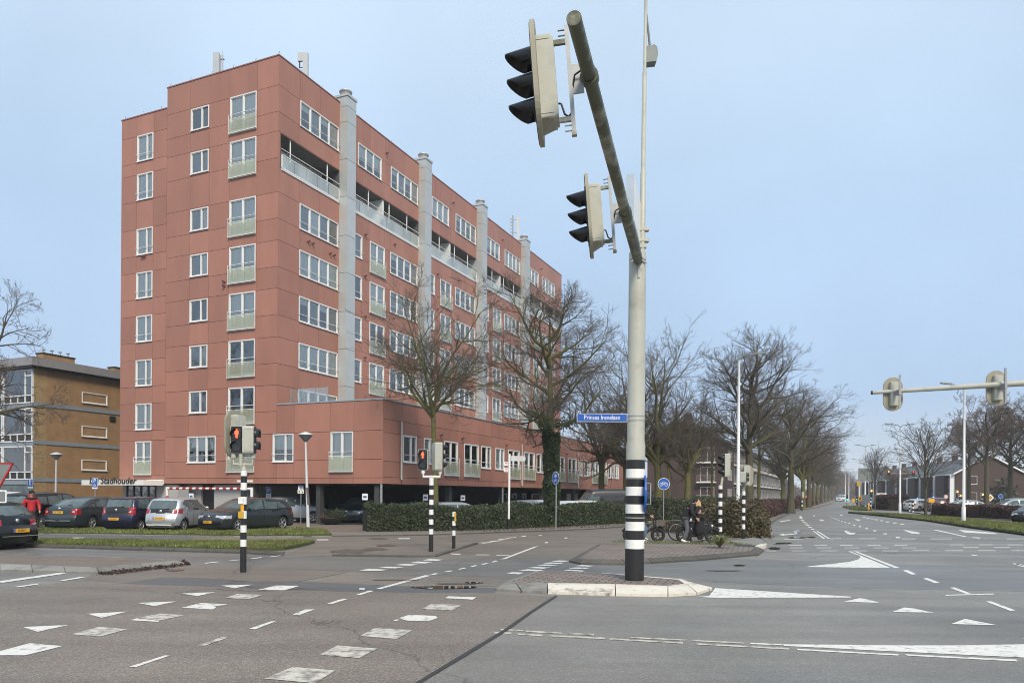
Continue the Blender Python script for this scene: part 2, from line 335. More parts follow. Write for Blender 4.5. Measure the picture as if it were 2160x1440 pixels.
M['leaflit'] = mat('fallen_leaves', (.065, .042, .034), .8, island=.6)
M['rubber'] = mat('tyre_rubber', (.018, .018, .018), .8, var=.2)
M['rim'] = mat('alloy_rim', (.55, .56, .58), .3, metal=.7, var=.05)
M['carglass'] = mat('car_glass', (.085, .115, .12), .05, var=.4, scale=2.2, spec=.6)
M['trim'] = mat('black_trim', (.015, .015, .016), .5, var=.1)
M['tail'] = mat('tail_light_red', (.33, .012, .015), .15, var=.15, scale=8, coat=.6)
M['headl'] = mat('headlight_clear', (.55, .58, .60), .12, metal=.3, var=.2, scale=12, coat=.8)
M['headlit'] = mat('lit_headlight', (.8, .7, .5), .3, var=0, emit=(1, .72, .35), estr=3)
M['plate'] = mat('number_plate_yellow', (.78, .40, .03), .4, var=.03)
M['chrome'] = mat('chrome', (.75, .76, .78), .15, metal=.9, var=0)
M['skin'] = mat('skin', (.52, .30, .22), .5, var=.06)
M['denim'] = mat('denim', (.09, .17, .24), .8, var=.2)
M['greycloth'] = mat('grey_cloth', (.10, .11, .12), .85, var=.15)
M['blackcloth'] = mat('black_cloth', (.013, .013, .015), .85, var=.25)
M['redcloth'] = mat('red_jacket', (.42, .012, .018), .55, var=.12, bump=.2, bscale=14)
M['blond'] = mat('blond_hair', (.55, .36, .18), .55, var=.25, scale=14)
M['wood'] = mat('wood', (.26, .15, .07), .7, var=.2)
def text_mesh(s, size, ext=.002, shear=0.0, font_align='CENTER'):
    cu = bpy.data.curves.new('t', 'FONT'); cu.body = s; cu.size = size; cu.extrude = ext; cu.align_x = font_align; cu.align_y = 'CENTER'; cu.shear = shear; cu.resolution_u = 3
    o = bpy.data.objects.new('t', cu); C.objects.link(o); dg = bpy.context.evaluated_depsgraph_get(); dg.update()
    me = bpy.data.meshes.new_from_object(o.evaluated_get(dg)); bpy.data.objects.remove(o); me.materials.clear()
    # stand it up: x right, z up, facing -y
    me.transform(Matrix.Rotation(math.pi/2, 4, 'X')); return me
# ================================================================ ground, roads, markings
M['ground'] = asphalt('brown_paving', (.175, .150, .128), (.26, .23, .2), .5, .75, 60, .14)
M['road'] = asphalt('smooth_grey_asphalt', (.180, .170, .152), (.34, .33, .30), .50, .58, 75, .20, .14)
M['coarse'] = asphalt('coarse_brown_asphalt', (.158, .134, .110), (.42, .37, .32), .6, .66, 85, .16, .1)
M['mid'] = asphalt('brown_asphalt', (.165, .140, .114), (.25, .21, .17), .4, .62, 60, .14, .1)
M['strip'] = asphalt('dark_patch_asphalt', (.105, .107, .108), (.17, .17, .16), .35, .55, 60, .1, .1)
M['band'] = asphalt('crossing_asphalt', (.152, .148, .136), (.22, .22, .21), .3, .48, 60, .12, .16)
M['paint'] = paintmat('road_paint', (.70, .69, .64), (.34, .32, .28), .54, .64, 8, .55)
M['wornpaint'] = paintmat('worn_road_paint', (.56, .53, .46), (.22, .20, .175), .44, .62, 7, .7)
M['pavers'] = brickmat('island_pavers', (.245, .198, .168), (.205, .172, .152), (.035, .03, .022), .30, .15, flat=True, rot=.32, var=.22, bump=.6, ms=.016)
M['pavers2'] = brickmat('brown_pavers', (.20, .155, .125), (.17, .135, .112), (.10, .085, .07), .2, .1, flat=True, rot=-.2, var=.15, ms=.007)
M['kerb'] = mat('kerb_concrete', (.23, .225, .21), .85, var=.16, scale=5, bump=.4, bscale=30, island=.14, dark=(.09, .085, .07), dscale=1.8, dlo=.5, dhi=.75)
M['kerbdark'] = mat('dark_kerb', (.085, .08, .07), .85, var=.2, scale=5, bump=.4, bscale=30, island=.2)
M['kerbwhite'] = mat('white_painted_kerb', (.62, .58, .50), .7, var=.08, scale=6, bump=.3, bscale=25, island=.05, dark=(.22, .19, .155), dscale=3.2, dlo=.54, dhi=.68)
M['puddle'] = mat('puddle_water', (.035, .034, .032), .03, var=0, spec=.9)
M['stain'] = mat('wet_stain', (.105, .078, .066), .5, var=.15)
M['crack'] = mat('tar_joint', (.035, .035, .035), .6, var=.2)
def W2(p, z=0.0): v = at(p[0], p[1], z); return (v.x, v.y)
def sheet(name, pts, z, m, kind='structure', world=False, sub=0):
    q = [p if world else W2(p) for p in pts]
    bm = bmesh.new(); vs = [bm.verts.new((x, y, z)) for x, y in q]; f = bm.faces.new(vs)
    if f.normal.z < 0 or (f.normal_update() or f.normal.z < 0): f.normal_flip()
    bmesh.ops.triangulate(bm, faces=[f]); me = bpy.data.meshes.new(name); bm.to_mesh(me); bm.free()
    o = link(name, me, m); o['kind'] = kind; return o
sheet('ground', [(-900, -400), (900, -400), (1500, 2600), (-900, 2600)], 0, M['ground'], world=True)
road_px = [(-500, 1146), (60, 1155), (300, 1160), (508, 1167), (600, 1172.5), (700, 1173), (917, 1176), (1100, 1178), (1213, 1179), (1228, 1184), (1312, 1185), (1464, 1174), (1590, 1164),
           (1614, 1152), (1606, 1135), (1622, 1108), (1640, 1095), (1680, 1077.5), (1724, 1070.5), (1752, 1063), (1766, 1058), (1771, 1052), (1790, 1052), (1840, 1059), (2160, 1072), (2500, 1079)]
sheet('road', [W2(p) for p in road_px]+[(60, 30), (40, -15), (-40, -15), (-40, 20)], .004, M['road'], world=True)
sheet('road', [W2(p) for p in ((-500, 1262), (0, 1247), (181, 1221), (258, 1231), (400, 1236), (560, 1241), (700, 1247), (864, 1250), (1042, 1251), (1165, 1258), (1060, 1330), (880, 1440))]+[(-2.6, 4.2), (-4.3, .5), (-5, -9), (-22, -9), (-22, 8)], .008, M['coarse'], world=True)
sheet('road', [(640, 1227), (741, 1206), (800, 1213), (1000, 1216), (1065, 1222), (1048, 1236), (874, 1237)], .008, M['coarse'])
sheet('road', [(258, 1231), (310, 1221.5), (345, 1218), (420, 1219), (540, 1227.5), (631, 1226.5), (874, 1237), (1048, 1240), (1042, 1251), (864, 1250), (700, 1247), (560, 1241), (400, 1236)], .009, M['strip'])
sheet('road', [(181, 1221), (200, 1204), (380, 1192), (540, 1196), (741, 1206), (631, 1226.5), (540, 1227.5), (420, 1219), (345, 1218), (258, 1231)], .010, M['mid'])
sheet('road', [(-400, 1152), (300, 1161), (520, 1168), (600, 1173.5), (917, 1177), (1213, 1180), (1228, 1185), (1312, 1186), (1464, 1175), (1700, 1183), (2160, 1203), (2500, 1215), (2500, 1262), (2160, 1247), (1800, 1240), (1540, 1229), (1437, 1218), (1180, 1208), (1065, 1221), (1000, 1215), (800, 1212), (741, 1205.5), (600, 1198), (400, 1191), (376, 1181), (0, 1166), (-400, 1158)], .006, M['band'])
sheet('pavement', [(640, 1132), (1050, 1124), (1240, 1117), (1420, 1104), (1500, 1112), (1560, 1125), (1604, 1140), (1604, 1155), (1500, 1150), (1262, 1148), (1213, 1179), (917, 1176), (700, 1173), (600, 1171), (640, 1152), (664, 1145)], .006, M['mid'])
sheet('cycle_path', [(-500, 1122), (70, 1126), (540, 1132), (640, 1132), (640, 1146), (540, 1146), (390, 1144), (72, 1141), (-500, 1138)], .008, M['mid'])
sheet('cycle_path', [(-500, 1122), (70, 1126), (410, 1131), (385, 1143), (72, 1141), (-500, 1138)], .012, M['strip'])
sheet('parking_lot', [(-300, 1096), (620, 1094), (770, 1100), (772, 1121), (695, 1121), (560, 1117), (-300, 1113)], .006, M['pavers2'])
sheet('tar_joint', [(1172, 1256), (1118, 1290), (1062, 1329), (960, 1390), (868, 1446), (880, 1446), (972, 1391), (1070, 1331), (1124, 1292), (1176, 1258)], .012, M['crack'])
# parked-bike path behind the island and pavement nose
def blocks(name, top, base, m, zt, blk=.95, mi=None, parent=None):
    "kerb stones between a top outline and a base outline (world x,y)"
    g = MB(); n = len(top)
    for i in range(n-1):
        a, b = Vector((*top[i], zt)), Vector((*top[i+1], zt)); c, d = Vector((*base[i], 0)), Vector((*base[i+1], 0))
        L_ = (b-a).length; k = max(1, round(L_/blk))
        for j in range(k):
            e0 = j/k+.008/max(L_, .1); e1 = (j+1)/k-.008/max(L_, .1)
            p, q = a.lerp(b, e0), a.lerp(b, e1); r, s_ = c.lerp(d, e0), c.lerp(d, e1)
            ip, iq = p-(r-p)*.55, q-(s_-q)*.55; ip.z = iq.z = zt-.004; r0, s0 = r.copy(), s_.copy(); r.z = s_.z = .05
            g.add([p, q, s_, r, s0, r0, iq, ip], [(0, 1, 2, 3), (3, 2, 4, 5), (7, 6, 1, 0), (0, 3, 5, 7), (1, 6, 4, 2)], mi[i] if mi else 0)
    return part(name, g, m, parent)
def island(name, T, B, zt, m, mi, mats, label):
    tp = [W2(p, zt) for p in T]; cx_ = sum(p[0] for p in tp)/len(tp); cy_ = sum(p[1] for p in tp)/len(tp); bp = []
    for i, p in enumerate(B):
        if p is None:
            a, b = Vector(tp[i-1]), Vector(tp[(i+1) % len(tp)]); nn = Vector(((b-a).y, -(b-a).x)).normalized()
            if nn.dot(Vector(tp[i])-Vector((cx_, cy_))) < 0: nn = -nn
            bp.append(tuple(Vector(tp[i])+nn*.17))
        else: bp.append(W2(p))
    g = MB(); g.prism(tp, 0, zt-.006, 0); o = struct(name, g, m)
    k = blocks('kerb', tp+tp[:1], bp+bp[:1], mats, zt, mi=mi, parent=o)
    return o
island('traffic_island', [(1067, 1227.5), (1089, 1229.5), (1155, 1231), (1298, 1234), (1409, 1237), (1452, 1233), (1464, 1229), (1437, 1220.5), (1270, 1207), (1131, 1204)],
       [(1045, 1246), (1100, 1250.5), (1155, 1252.5), (1298, 1257), (1409, 1258.5), (1470, 1255), (1503, 1244), None, None, None], .13, M['pavers'], [0, 0, 1, 1, 1, 1, 1, 1, 0, 0], [M['kerb'], M['kerbwhite']], '')
island('traffic_island', [(1214, 1175), (1262, 1148), (1330, 1145), (1430, 1145), (1500, 1147), (1560, 1151), (1600, 1153), (1588, 1161.5), (1464, 1171.5), (1312, 1179.5), (1228, 1178.5)],
       [None]*11, .13, M['pavers'], [0]*11, [M['kerbdark']], '')
island('traffic_island', [(-500, 1150), (0, 1166.5), (250, 1174), (376, 1181), (204, 1196), (0, 1189), (-500, 1172)],
       [None, None, None, None, (208, 1211), (0, 1205), (-500, 1190)], .13, M['pavers2'], [0]*7, [M['kerb']], '')
# white raised nose behind the bollards and low kerbs along the pavements
def kerbline(px, w=.14, h=.09, m=None, name='kerb'):
    P = [Vector(W2(p)) for p in px]; top, base = [], []
    for i, p in enumerate(P):
        d = (P[min(i+1, len(P)-1)]-P[max(0, i-1)]).normalized(); nn = Vector((d.y, -d.x))
        if nn.y > 0: nn = -nn
        top.append(tuple(p-nn*.02)); base.append(tuple(p+nn*w*.3))
    o = blocks(name, top, base, m or M['kerbdark'], h); o['kind'] = 'structure'; return o
kerbline([(700, 1172.5), (860, 1175), (917, 1174.5), (960, 1161), (1006, 1147)], h=.07)
kerbline([(640, 1132.5), (900, 1129), (1050, 1124), (1240, 1117), (1330, 1110)], h=.06)
kerbline([(-400, 1150), (62, 1154), (300, 1161), (508, 1167), (560, 1170), (600, 1172)], h=.12)
kerbline([(-400, 1122), (70, 1126.5), (300, 1129.5), (540, 1133), (700, 1132)], h=.05, m=M['kerb'])
kerbline([(1614, 1151), (1607, 1135), (1622, 1108), (1640, 1095), (1680, 1077.5), (1724, 1070.5), (1752, 1063)], h=.1)
kerbline([(1789, 1082), (1832, 1086), (1953, 1099), (2049, 1114), (2160, 1129), (2500, 1178)], h=.1)
kerbline([(1900, 1077), (1990, 1091), (2060, 1094), (2160, 1099), (2400, 1112)], h=.1)
# pavement nose with a pale raised kerb, right of the bike island
g = MB(); g.prism([W2(p) for p in ((1590, 1138), (1608, 1142), (1614, 1150), (1600, 1157), (1560, 1152), (1540, 1146))], .006, .1); struct('pavement', g, M['kerb'])
g = MB(); g.prism([W2(p) for p in ((1592, 1160), (1600, 1155), (1616, 1152), (1618, 1154), (1606, 1160), (1594, 1163))], .006, .12); struct('kerb', g, M['kerbwhite'])
# ---------------------------------------------------------------- markings
def crop(ox, oy, s, L): return [[(ox+x/s, oy+y/s) for x, y in q] for q in L]
def markings(name, polys, m):
    bm = bmesh.new()
    for q in polys:
        mx_, my_ = sum(p[0] for p in q)/len(q), sum(p[1] for p in q)/len(q); z = .009 if (mx_ > 1300 or (mx_ > 1060 and my_ > 1262)) else .0135
        vs = [bm.verts.new((*W2(p), z)) for p in q]
        try:
            f = bm.faces.new(vs); f.normal_update()
            if f.normal.z < 0: f.normal_flip()
        except ValueError: pass
    bmesh.ops.triangulate(bm, faces=bm.faces[:]); me = bpy.data.meshes.new(name); bm.to_mesh(me); bm.free()
    o = link(name, me, m); o['kind'] = 'structure'; return o
K7, K8, K6, KR, KC, K4 = (0, 1160, 3.0857), (540, 1130, 3.0857), (1020, 1140, 3.6), (1460, 1180, 3.0857), (1620, 1040, 7.2), (1640, 900, 4.154)
markings('give_way_teeth', crop(*K7, [[(1437, 233), (1650, 227), (1527, 250)], [(1182, 285), (1405, 276), (1285, 302)], [(897, 347), (1147, 337), (1005, 368)], [(563, 418), (832, 403), (663, 444)], [(148, 505), (450, 491), (245, 536)]])
         + crop(*KR, [[(985, 275), (1090, 252), (1130, 258), (1230, 283)], [(1300, 342), (1380, 313), (1450, 320), (1575, 347)], [(1685, 421), (1775, 387), (1850, 402), (1990, 429)], [(2150, 516), (2230, 495), (2330, 520)]]), M['paint'])
markings('crossing_blocks', crop(*K7, [[(1675, 262), (1795, 233), (1950, 235), (1850, 264)], [(1182, 378), (1310, 347), (1478, 356), (1460, 362), (1395, 369), (1408, 376), (1385, 390)], [(-100, 690), (195, 610), (408, 630), (165, 690)], [(850, 460), (890, 448), (1035, 462), (1030, 471)]])
         + crop(*K8, [[(672, 227), (735, 215), (862, 222), (800, 230)], [(792, 210), (850, 202), (965, 206), (905, 213)], [(900, 192), (955, 184), (1060, 187), (1005, 195)], [(998, 178), (1050, 168), (1147, 173), (1100, 181)], [(1080, 160), (1130, 152), (1227, 156), (1175, 164)],
                       [(1632, 248), (1665, 238), (1745, 241), (1710, 252)], [(1705, 228), (1770, 219), (1880, 224), (1830, 232)], [(1765, 210), (1820, 203), (1920, 207), (1870, 215)], [(1825, 195), (1880, 187), (1965, 191), (1920, 198)], [(1868, 181), (1920, 174), (2008, 178), (1960, 186)], [(1920, 168), (1970, 161), (2045, 164), (1990, 173)],
                       [(1228, 408), (1252, 396), (1435, 402), (1410, 418)], [(935, 538), (1000, 516), (1170, 525), (1183, 538), (1130, 556), (1000, 558), (960, 550)], [(893, 556), (912, 547), (935, 550), (910, 558)]])
         + crop(*K6, [[(603, 230), (650, 222), (770, 230), (750, 237)], [(645, 213), (700, 205), (810, 209), (770, 217)], [(693, 195), (740, 187), (845, 193), (800, 199)], [(735, 181), (790, 175), (880, 178), (840, 184)], [(778, 168), (820, 163), (905, 165), (870, 171)]]), M['paint'])
markings('worn_crossing_blocks', crop(*K7, [[(1458, 315), (1545, 288), (1715, 294), (1620, 321)], [(900, 446), (1040, 416), (1200, 428), (1040, 462)], [(460, 552), (650, 503), (828, 520), (650, 567)]])
         + crop(*K8, [[(1080, 480), (1140, 445), (1338, 452), (1275, 488)], [(675, 657), (775, 602), (1017, 618), (920, 675)], [(415, 778), (530, 718), (790, 738), (670, 801)], [(55, 935), (240, 858), (515, 882), (385, 965)]]) + crop(*K7, [[(1285, 625), (1440, 572), (1497, 570), (1330, 628)]]), M['wornpaint'])
markings('lane_lines', crop(*K7, [[(1903, 423), (1985, 390), (2048, 389), (1945, 427)], [(1618, 517), (1765, 467), (1797, 467), (1660, 520)], [(840, 765), (1075, 690), (1105, 692), (885, 767)], [(-60, 212), (380, 150), (440, 153), (-60, 226)], [(388, 200), (520, 177), (552, 180), (410, 203)], [(90, 242), (240, 220), (273, 222), (120, 245)],
                                  [(1328, 85), (1420, 76), (1430, 79), (1340, 89)], [(1487, 70), (1560, 62), (1558, 67), (1495, 73)], [(1627, 57), (1700, 46), (1706, 51), (1635, 60)], [(1757, 42), (1830, 34), (1835, 38), (1765, 45)]])
         + crop(*K8, [[(463, 444), (565, 411), (593, 415), (490, 448)], [(652, 385), (735, 359), (767, 361), (680, 387)], [(778, 347), (1100, 258), (1140, 260), (810, 349)], [(1130, 255), (1165, 245), (1192, 247), (1150, 258)], [(1220, 236), (1265, 227), (1287, 230), (1240, 238)], [(1312, 219), (1350, 209), (1370, 212), (1330, 221)],
                       [(1392, 202), (1425, 192), (1445, 196), (1410, 204)], [(1463, 186), (1500, 178), (1512, 182), (1480, 189)], [(1530, 172), (1560, 162), (1575, 166), (1545, 174)], [(1588, 155), (1610, 147), (1800, 75), (1841, 65), (1815, 78), (1625, 152)],
                       [(1265, 115), (1330, 119), (1330, 124), (1270, 121)], [(1430, 122), (1520, 123), (1520, 127), (1430, 127)], [(1565, 126), (1650, 126), (1650, 130), (1565, 130)], [(1455, 45), (1530, 41), (1535, 44), (1480, 50)], [(1510, 34), (1590, 30), (1620, 32), (1540, 38)], [(1570, 22), (1640, 17), (1650, 20), (1590, 25)], [(1620, 14), (1690, 9), (1698, 12), (1640, 16)],
                       [(672, 343), (712, 343), (705, 353), (672, 352)], [(1880, 41), (1902, 41), (1900, 48), (1880, 48)], [(1730, 0), (1760, 0), (1755, 5), (1730, 5)], [(1840, -4), (1862, -4), (1860, 0), (1838, 0)], [(2008, 11), (2028, 11), (2026, 17), (2008, 17)]])
         + [[(x-12, y-1), (x+12, y-1), (x+13, y+1), (x-11, y+1)] for x, y in ((165, 1134.5), (315, 1138.5), (479, 1141), (680, 1138.5), (852, 1136))]
         + crop(*KR, [[(378, 543), (580, 552), (590, 560), (380, 552)], [(675, 582), (1345, 618), (1340, 627), (690, 592)], [(1385, 618), (2110, 653), (2118, 665), (1400, 628)], [(1370, 72), (1400, 68), (1460, 95), (1428, 98)], [(1500, 124), (1530, 120), (1615, 152), (1580, 154)], [(1675, 184), (1710, 182), (1815, 222), (1780, 223)], [(1648, 230), (1960, 222), (1965, 228), (1650, 236)],
                       [(1910, 274), (1945, 272), (2105, 332), (2070, 335)], [(2085, 28), (2110, 25), (2240, 62), (2200, 62)]])
         + crop(*KC, [[(240, 697), (530, 692), (530, 698), (240, 703)], [(1380, 687), (1640, 687), (1640, 695), (1380, 695)], [(940, 689), (1110, 684), (1110, 690), (940, 696)]] + [[(a, y-4), (b, y-4), (b, y+4), (a, y+4)] for y, L in ((788, ((310, 510), (700, 895), (1095, 1285), (1510, 1715), (1915, 2115))), (830, ((330, 540), (740, 965), (1160, 1390), (1600, 1830), (2035, 2250))), (876, ((-30, 130), (360, 585), (800, 1045), (1265, 1500), (1730, 1980)))) for a, b in L]
                + [[(x-24, y-6), (x+28, y-6), (x+36, y+6), (x-16, y+6)] for x, y in ((497, 379), (517, 411), (540, 435), (573, 462), (600, 488), (632, 515), (672, 547))] + [[(475, 345), (510, 345), (515, 372), (482, 372)]]
                + [[(678, 575), (705, 573), (870, 690), (840, 693)], [(730, 572), (755, 570), (942, 690), (915, 693)], [(1305, 885), (1350, 885), (2005, 1135), (1925, 1138)], [(170, 426), (310, 405), (340, 405), (340, 412), (200, 436)], [(385, 578), (410, 576), (450, 612), (420, 614)], [(340, 616), (440, 614), (440, 620), (240, 640), (240, 645), (162, 630), (235, 612), (245, 624)]]
                + [[(x-w, y-h), (x+w*.8, y-h), (x+w, y+h), (x-w*.8, y+h)] for x, y, w, h in ((945, 352, 8, 4), (970, 370, 9, 4), (1003, 380, 9, 5), (1035, 392, 10, 5), (1073, 405, 11, 6), (1122, 422, 11, 6), (1172, 438, 12, 7), (1233, 455, 14, 7), (1310, 482, 17, 7), (1398, 505, 18, 8), (1498, 535, 20, 8), (1622, 570, 24, 8), (1780, 615, 30, 8), (1975, 672, 38, 9),
                                                                                                                 (1460, 365, 24, 5), (1520, 377, 26, 5), (1585, 388, 26, 5), (1645, 402, 27, 6), (1725, 416, 28, 6), (1815, 434, 28, 6), (1925, 450, 32, 6), (2040, 473, 34, 6), (700, 340, 12, 9), (1115, 332, 20, 8))])
         + crop(*K4, [[(a, y-2.5), (b, y-2.5), (b, y+2.5), (a, y+2.5)] for y, L in ((1034, ((1510, 1635), (1765, 1890), (2015, 2150), (2290, 2420))), (1058, ((1628, 1765), (1895, 2040), (2180, 2320))), (1085, ((1185, 1330), (1470, 1625), (1755, 1910), (2050, 2220))), (981, ((1090, 1210), (1340, 1530), (2010, 2200)))) for a, b in L]
                + [[(1360, 903), (1400, 903), (1660, 960), (1640, 964)], [(1705, 966), (1780, 970), (1770, 978), (1715, 974)], [(2058, 1197), (2090, 1195), (2260, 1232), (2220, 1234)], [(1685, 1118), (1740, 1122), (1757, 1130), (1710, 1128)]]), M['paint'])
markings('lane_arrows', crop(*KC, [[(1150, 568), (1190, 568), (1255, 600), (1340, 600), (1300, 624), (1235, 626), (1195, 608)], [(775, 398), (800, 396), (830, 406), (858, 405), (840, 422), (800, 420), (788, 412)], [(1310, 392), (1330, 392), (1400, 400), (1398, 414), (1350, 412)]])
         + crop(*K4, [[(1100, 905), (1130, 905), (1240, 925), (1250, 938), (1180, 936)], [(1585, 903), (1610, 903), (1900, 928), (1930, 940), (1640, 925)]]), M['paint'])
markings('painted_wedge', crop(*KR, [[(585, 553), (1300, 560), (1700, 561), (2160, 553), (2500, 548), (2500, 655), (2160, 640), (1300, 599), (600, 564)], [(25, 243), (110, 238), (150, 186), (1040, 243), (1030, 248), (150, 250)]])
         + crop(*KC, [[(550, 1120), (850, 1085), (1050, 1065), (1250, 1040), (1370, 1005), (1405, 975), (1390, 950), (1215, 885), (1250, 880), (1440, 960), (1860, 1132), (1500, 1133)]]), M['paint'])
markings('worn_lane_lines', crop(*K8, [[(1590, 607), (1735, 613), (1742, 621), (1600, 617)], [(1755, 617), (1985, 631), (1998, 639), (1760, 628)], [(2030, 631), (2200, 640), (2200, 650), (2040, 642)], [(1550, 627), (1665, 631), (1660, 640), (1555, 637)], [(1700, 636), (1870, 645), (1860, 655), (1705, 646)], [(1900, 647), (2270, 663), (2270, 675), (1915, 658)]])
         + crop(*KR, [[(0, 524), (335, 541), (340, 550), (0, 533)], [(-400, 505), (-30, 523), (-30, 531), (-400, 513)], [(-538, 514), (-60, 540), (-60, 549), (-538, 523)], [(18, 546), (630, 577), (632, 588), (30, 556)]]), M['wornpaint'])
# ---------------------------------------------------------------- puddles, stains
def blob(name, px, py, rx, ry, m, z=.02, seed=0):
    r = random.Random(seed); n = 18; q = []
    for i in range(n):
        a = 2*math.pi*i/n; k = 1+r.uniform(-.25, .25); q.append((px+rx*k*math.cos(a), py+ry*k*math.sin(a)))
    return sheet(name, q, z, m)
for i, (a, b, c_, d) in enumerate(((934, 1240, 62, 3), (368, 1203, 20, 2.2), (1626, 1130, 7, 6), (1634, 1157, 12, 2.5), (1650, 1146, 20, 1.6), (1712, 1133, 8, 1.2), (1683, 1121, 6, 3), (1680, 1134, 20, 1.6), (1000, 1230, 20, 1.5), (1560, 1193, 14, 1.2))):
    blob('puddle', a, b, c_, d, M['puddle'], .022 if i else .02, i)
for i, (a, b, c_, d) in enumerate(((815, 1150, 22, 2), (790, 1158, 30, 3), (740, 1163, 40, 4), (795, 1136, 20, 1.5), (960, 1232, 40, 1.6), (830, 1224, 50, 1.2), (1530, 1204, 40, 1))):
    blob('wet_patch', a, b, c_, d, M['stain'], .013+.0005*i, i+20)
# ================================================================ leaf and blade clouds
def leafquads(P, size, up=0.0, asp=.6):
    n = len(P); a = rng.normal(size=(n, 3)); a[:, 2] += up; a /= np.linalg.norm(a, axis=1)[:, None]
    b = np.cross(a, rng.normal(size=(n, 3))); b /= np.linalg.norm(b, axis=1)[:, None]; s = size*rng.uniform(.6, 1.3, (n, 1))
    V = np.stack([P-a*s, P+b*s*asp, P+a*s, P-b*s*asp], 1).reshape(-1, 3)
    return V, np.arange(4*n).reshape(-1, 4)
def inpoly(P, poly):
    x, y = P[:, 0], P[:, 1]; c = np.zeros(len(P), bool); n = len(poly)
    for i in range(n):
        x0, y0 = poly[i]; x1, y1 = poly[(i+1) % n]
        k = ((y0 > y) != (y1 > y)) & (x < (x1-x0)*(y-y0)/((y1-y0) or 1e-9)+x0); c ^= k
    return c
def scatter(poly, n):
    q = np.array(poly); lo, hi = q.min(0), q.max(0); out = []; m = 0
    while m < n:
        P = rng.uniform(lo, hi, (n*3, 2)); P = P[inpoly(P, poly)]; out.append(P); m += len(P)
        if len(P) == 0: break
    return np.concatenate(out)[:n]
def blades(poly, n, h, z, w=.012):
    P = scatter(poly, n); mk_ = np.sin(P[:, 0]*1.3+np.sin(P[:, 1]*2.1)*1.5)+np.sin(P[:, 0]*.5+P[:, 1]*1.9)+rng.normal(size=len(P))*.8; P = P[mk_ > -1.3]; n = len(P); hh = h*rng.uniform(.4, 1.3, n); a = rng.uniform(0, 6.28, n)
    d = np.stack([np.cos(a), np.sin(a)], 1)*w; l = rng.normal(size=(n, 2))*h*.45
    V = np.zeros((n, 3, 3)); V[:, 0, :2] = P-d; V[:, 1, :2] = P+d; V[:, 2, :2] = P+l; V[:, :2, 2] = z; V[:, 2, 2] = z+hh
    return V.reshape(-1, 3), np.arange(3*n).reshape(-1, 3)
def verge(name, px, n, h=.11, zt=.08, w=.014):
    q = [W2(p) for p in px]; g = MB(); g.prism(q, 0, zt)
    struct('verge', g, M['grasss'])
    V, Q = blades(q, n, h, zt-.01, w); o = link(name, arr_mesh(name, V, Q), M['grassb']); o['kind'] = 'stuff'
    return o
verge('grass', [(-300, 1109), (560, 1115), (640, 1115), (684, 1119), (700, 1128.5), (540, 1131), (70, 1124.5), (-300, 1121)], 60000, .085, .06, .016)
verge('grass', [(-300, 1139), (72, 1142), (540, 1147), (620, 1145), (664, 1145), (650, 1150), (600, 1160), (540, 1163), (300, 1158), (62, 1152), (-300, 1147)], 60000, .075, .1, .013)
verge('grass', [(1789, 1081), (1881, 1085), (1977, 1091.5), (2050, 1097), (2160, 1108), (2600, 1150), (2600, 1180), (2160, 1126.5), (2049, 1112.5), (1953, 1098), (1832, 1085)], 45000, .13, .1, .025)
verge('grass', [(1777, 1070), (1800, 1068.5), (1826, 1072), (1840, 1077), (1800, 1075.5)], 5000, .2, .1, .05)
# tufts at the foot of the bike island
V, Q = blades([W2(p) for p in ((1262, 1151), (1330, 1147), (1560, 1153), (1590, 1157), (1500, 1156), (1330, 1152))], 2200, .05, .125, .008)
o = link('grass', arr_mesh('grass', V, Q), M['grassb']); o['kind'] = 'stuff'
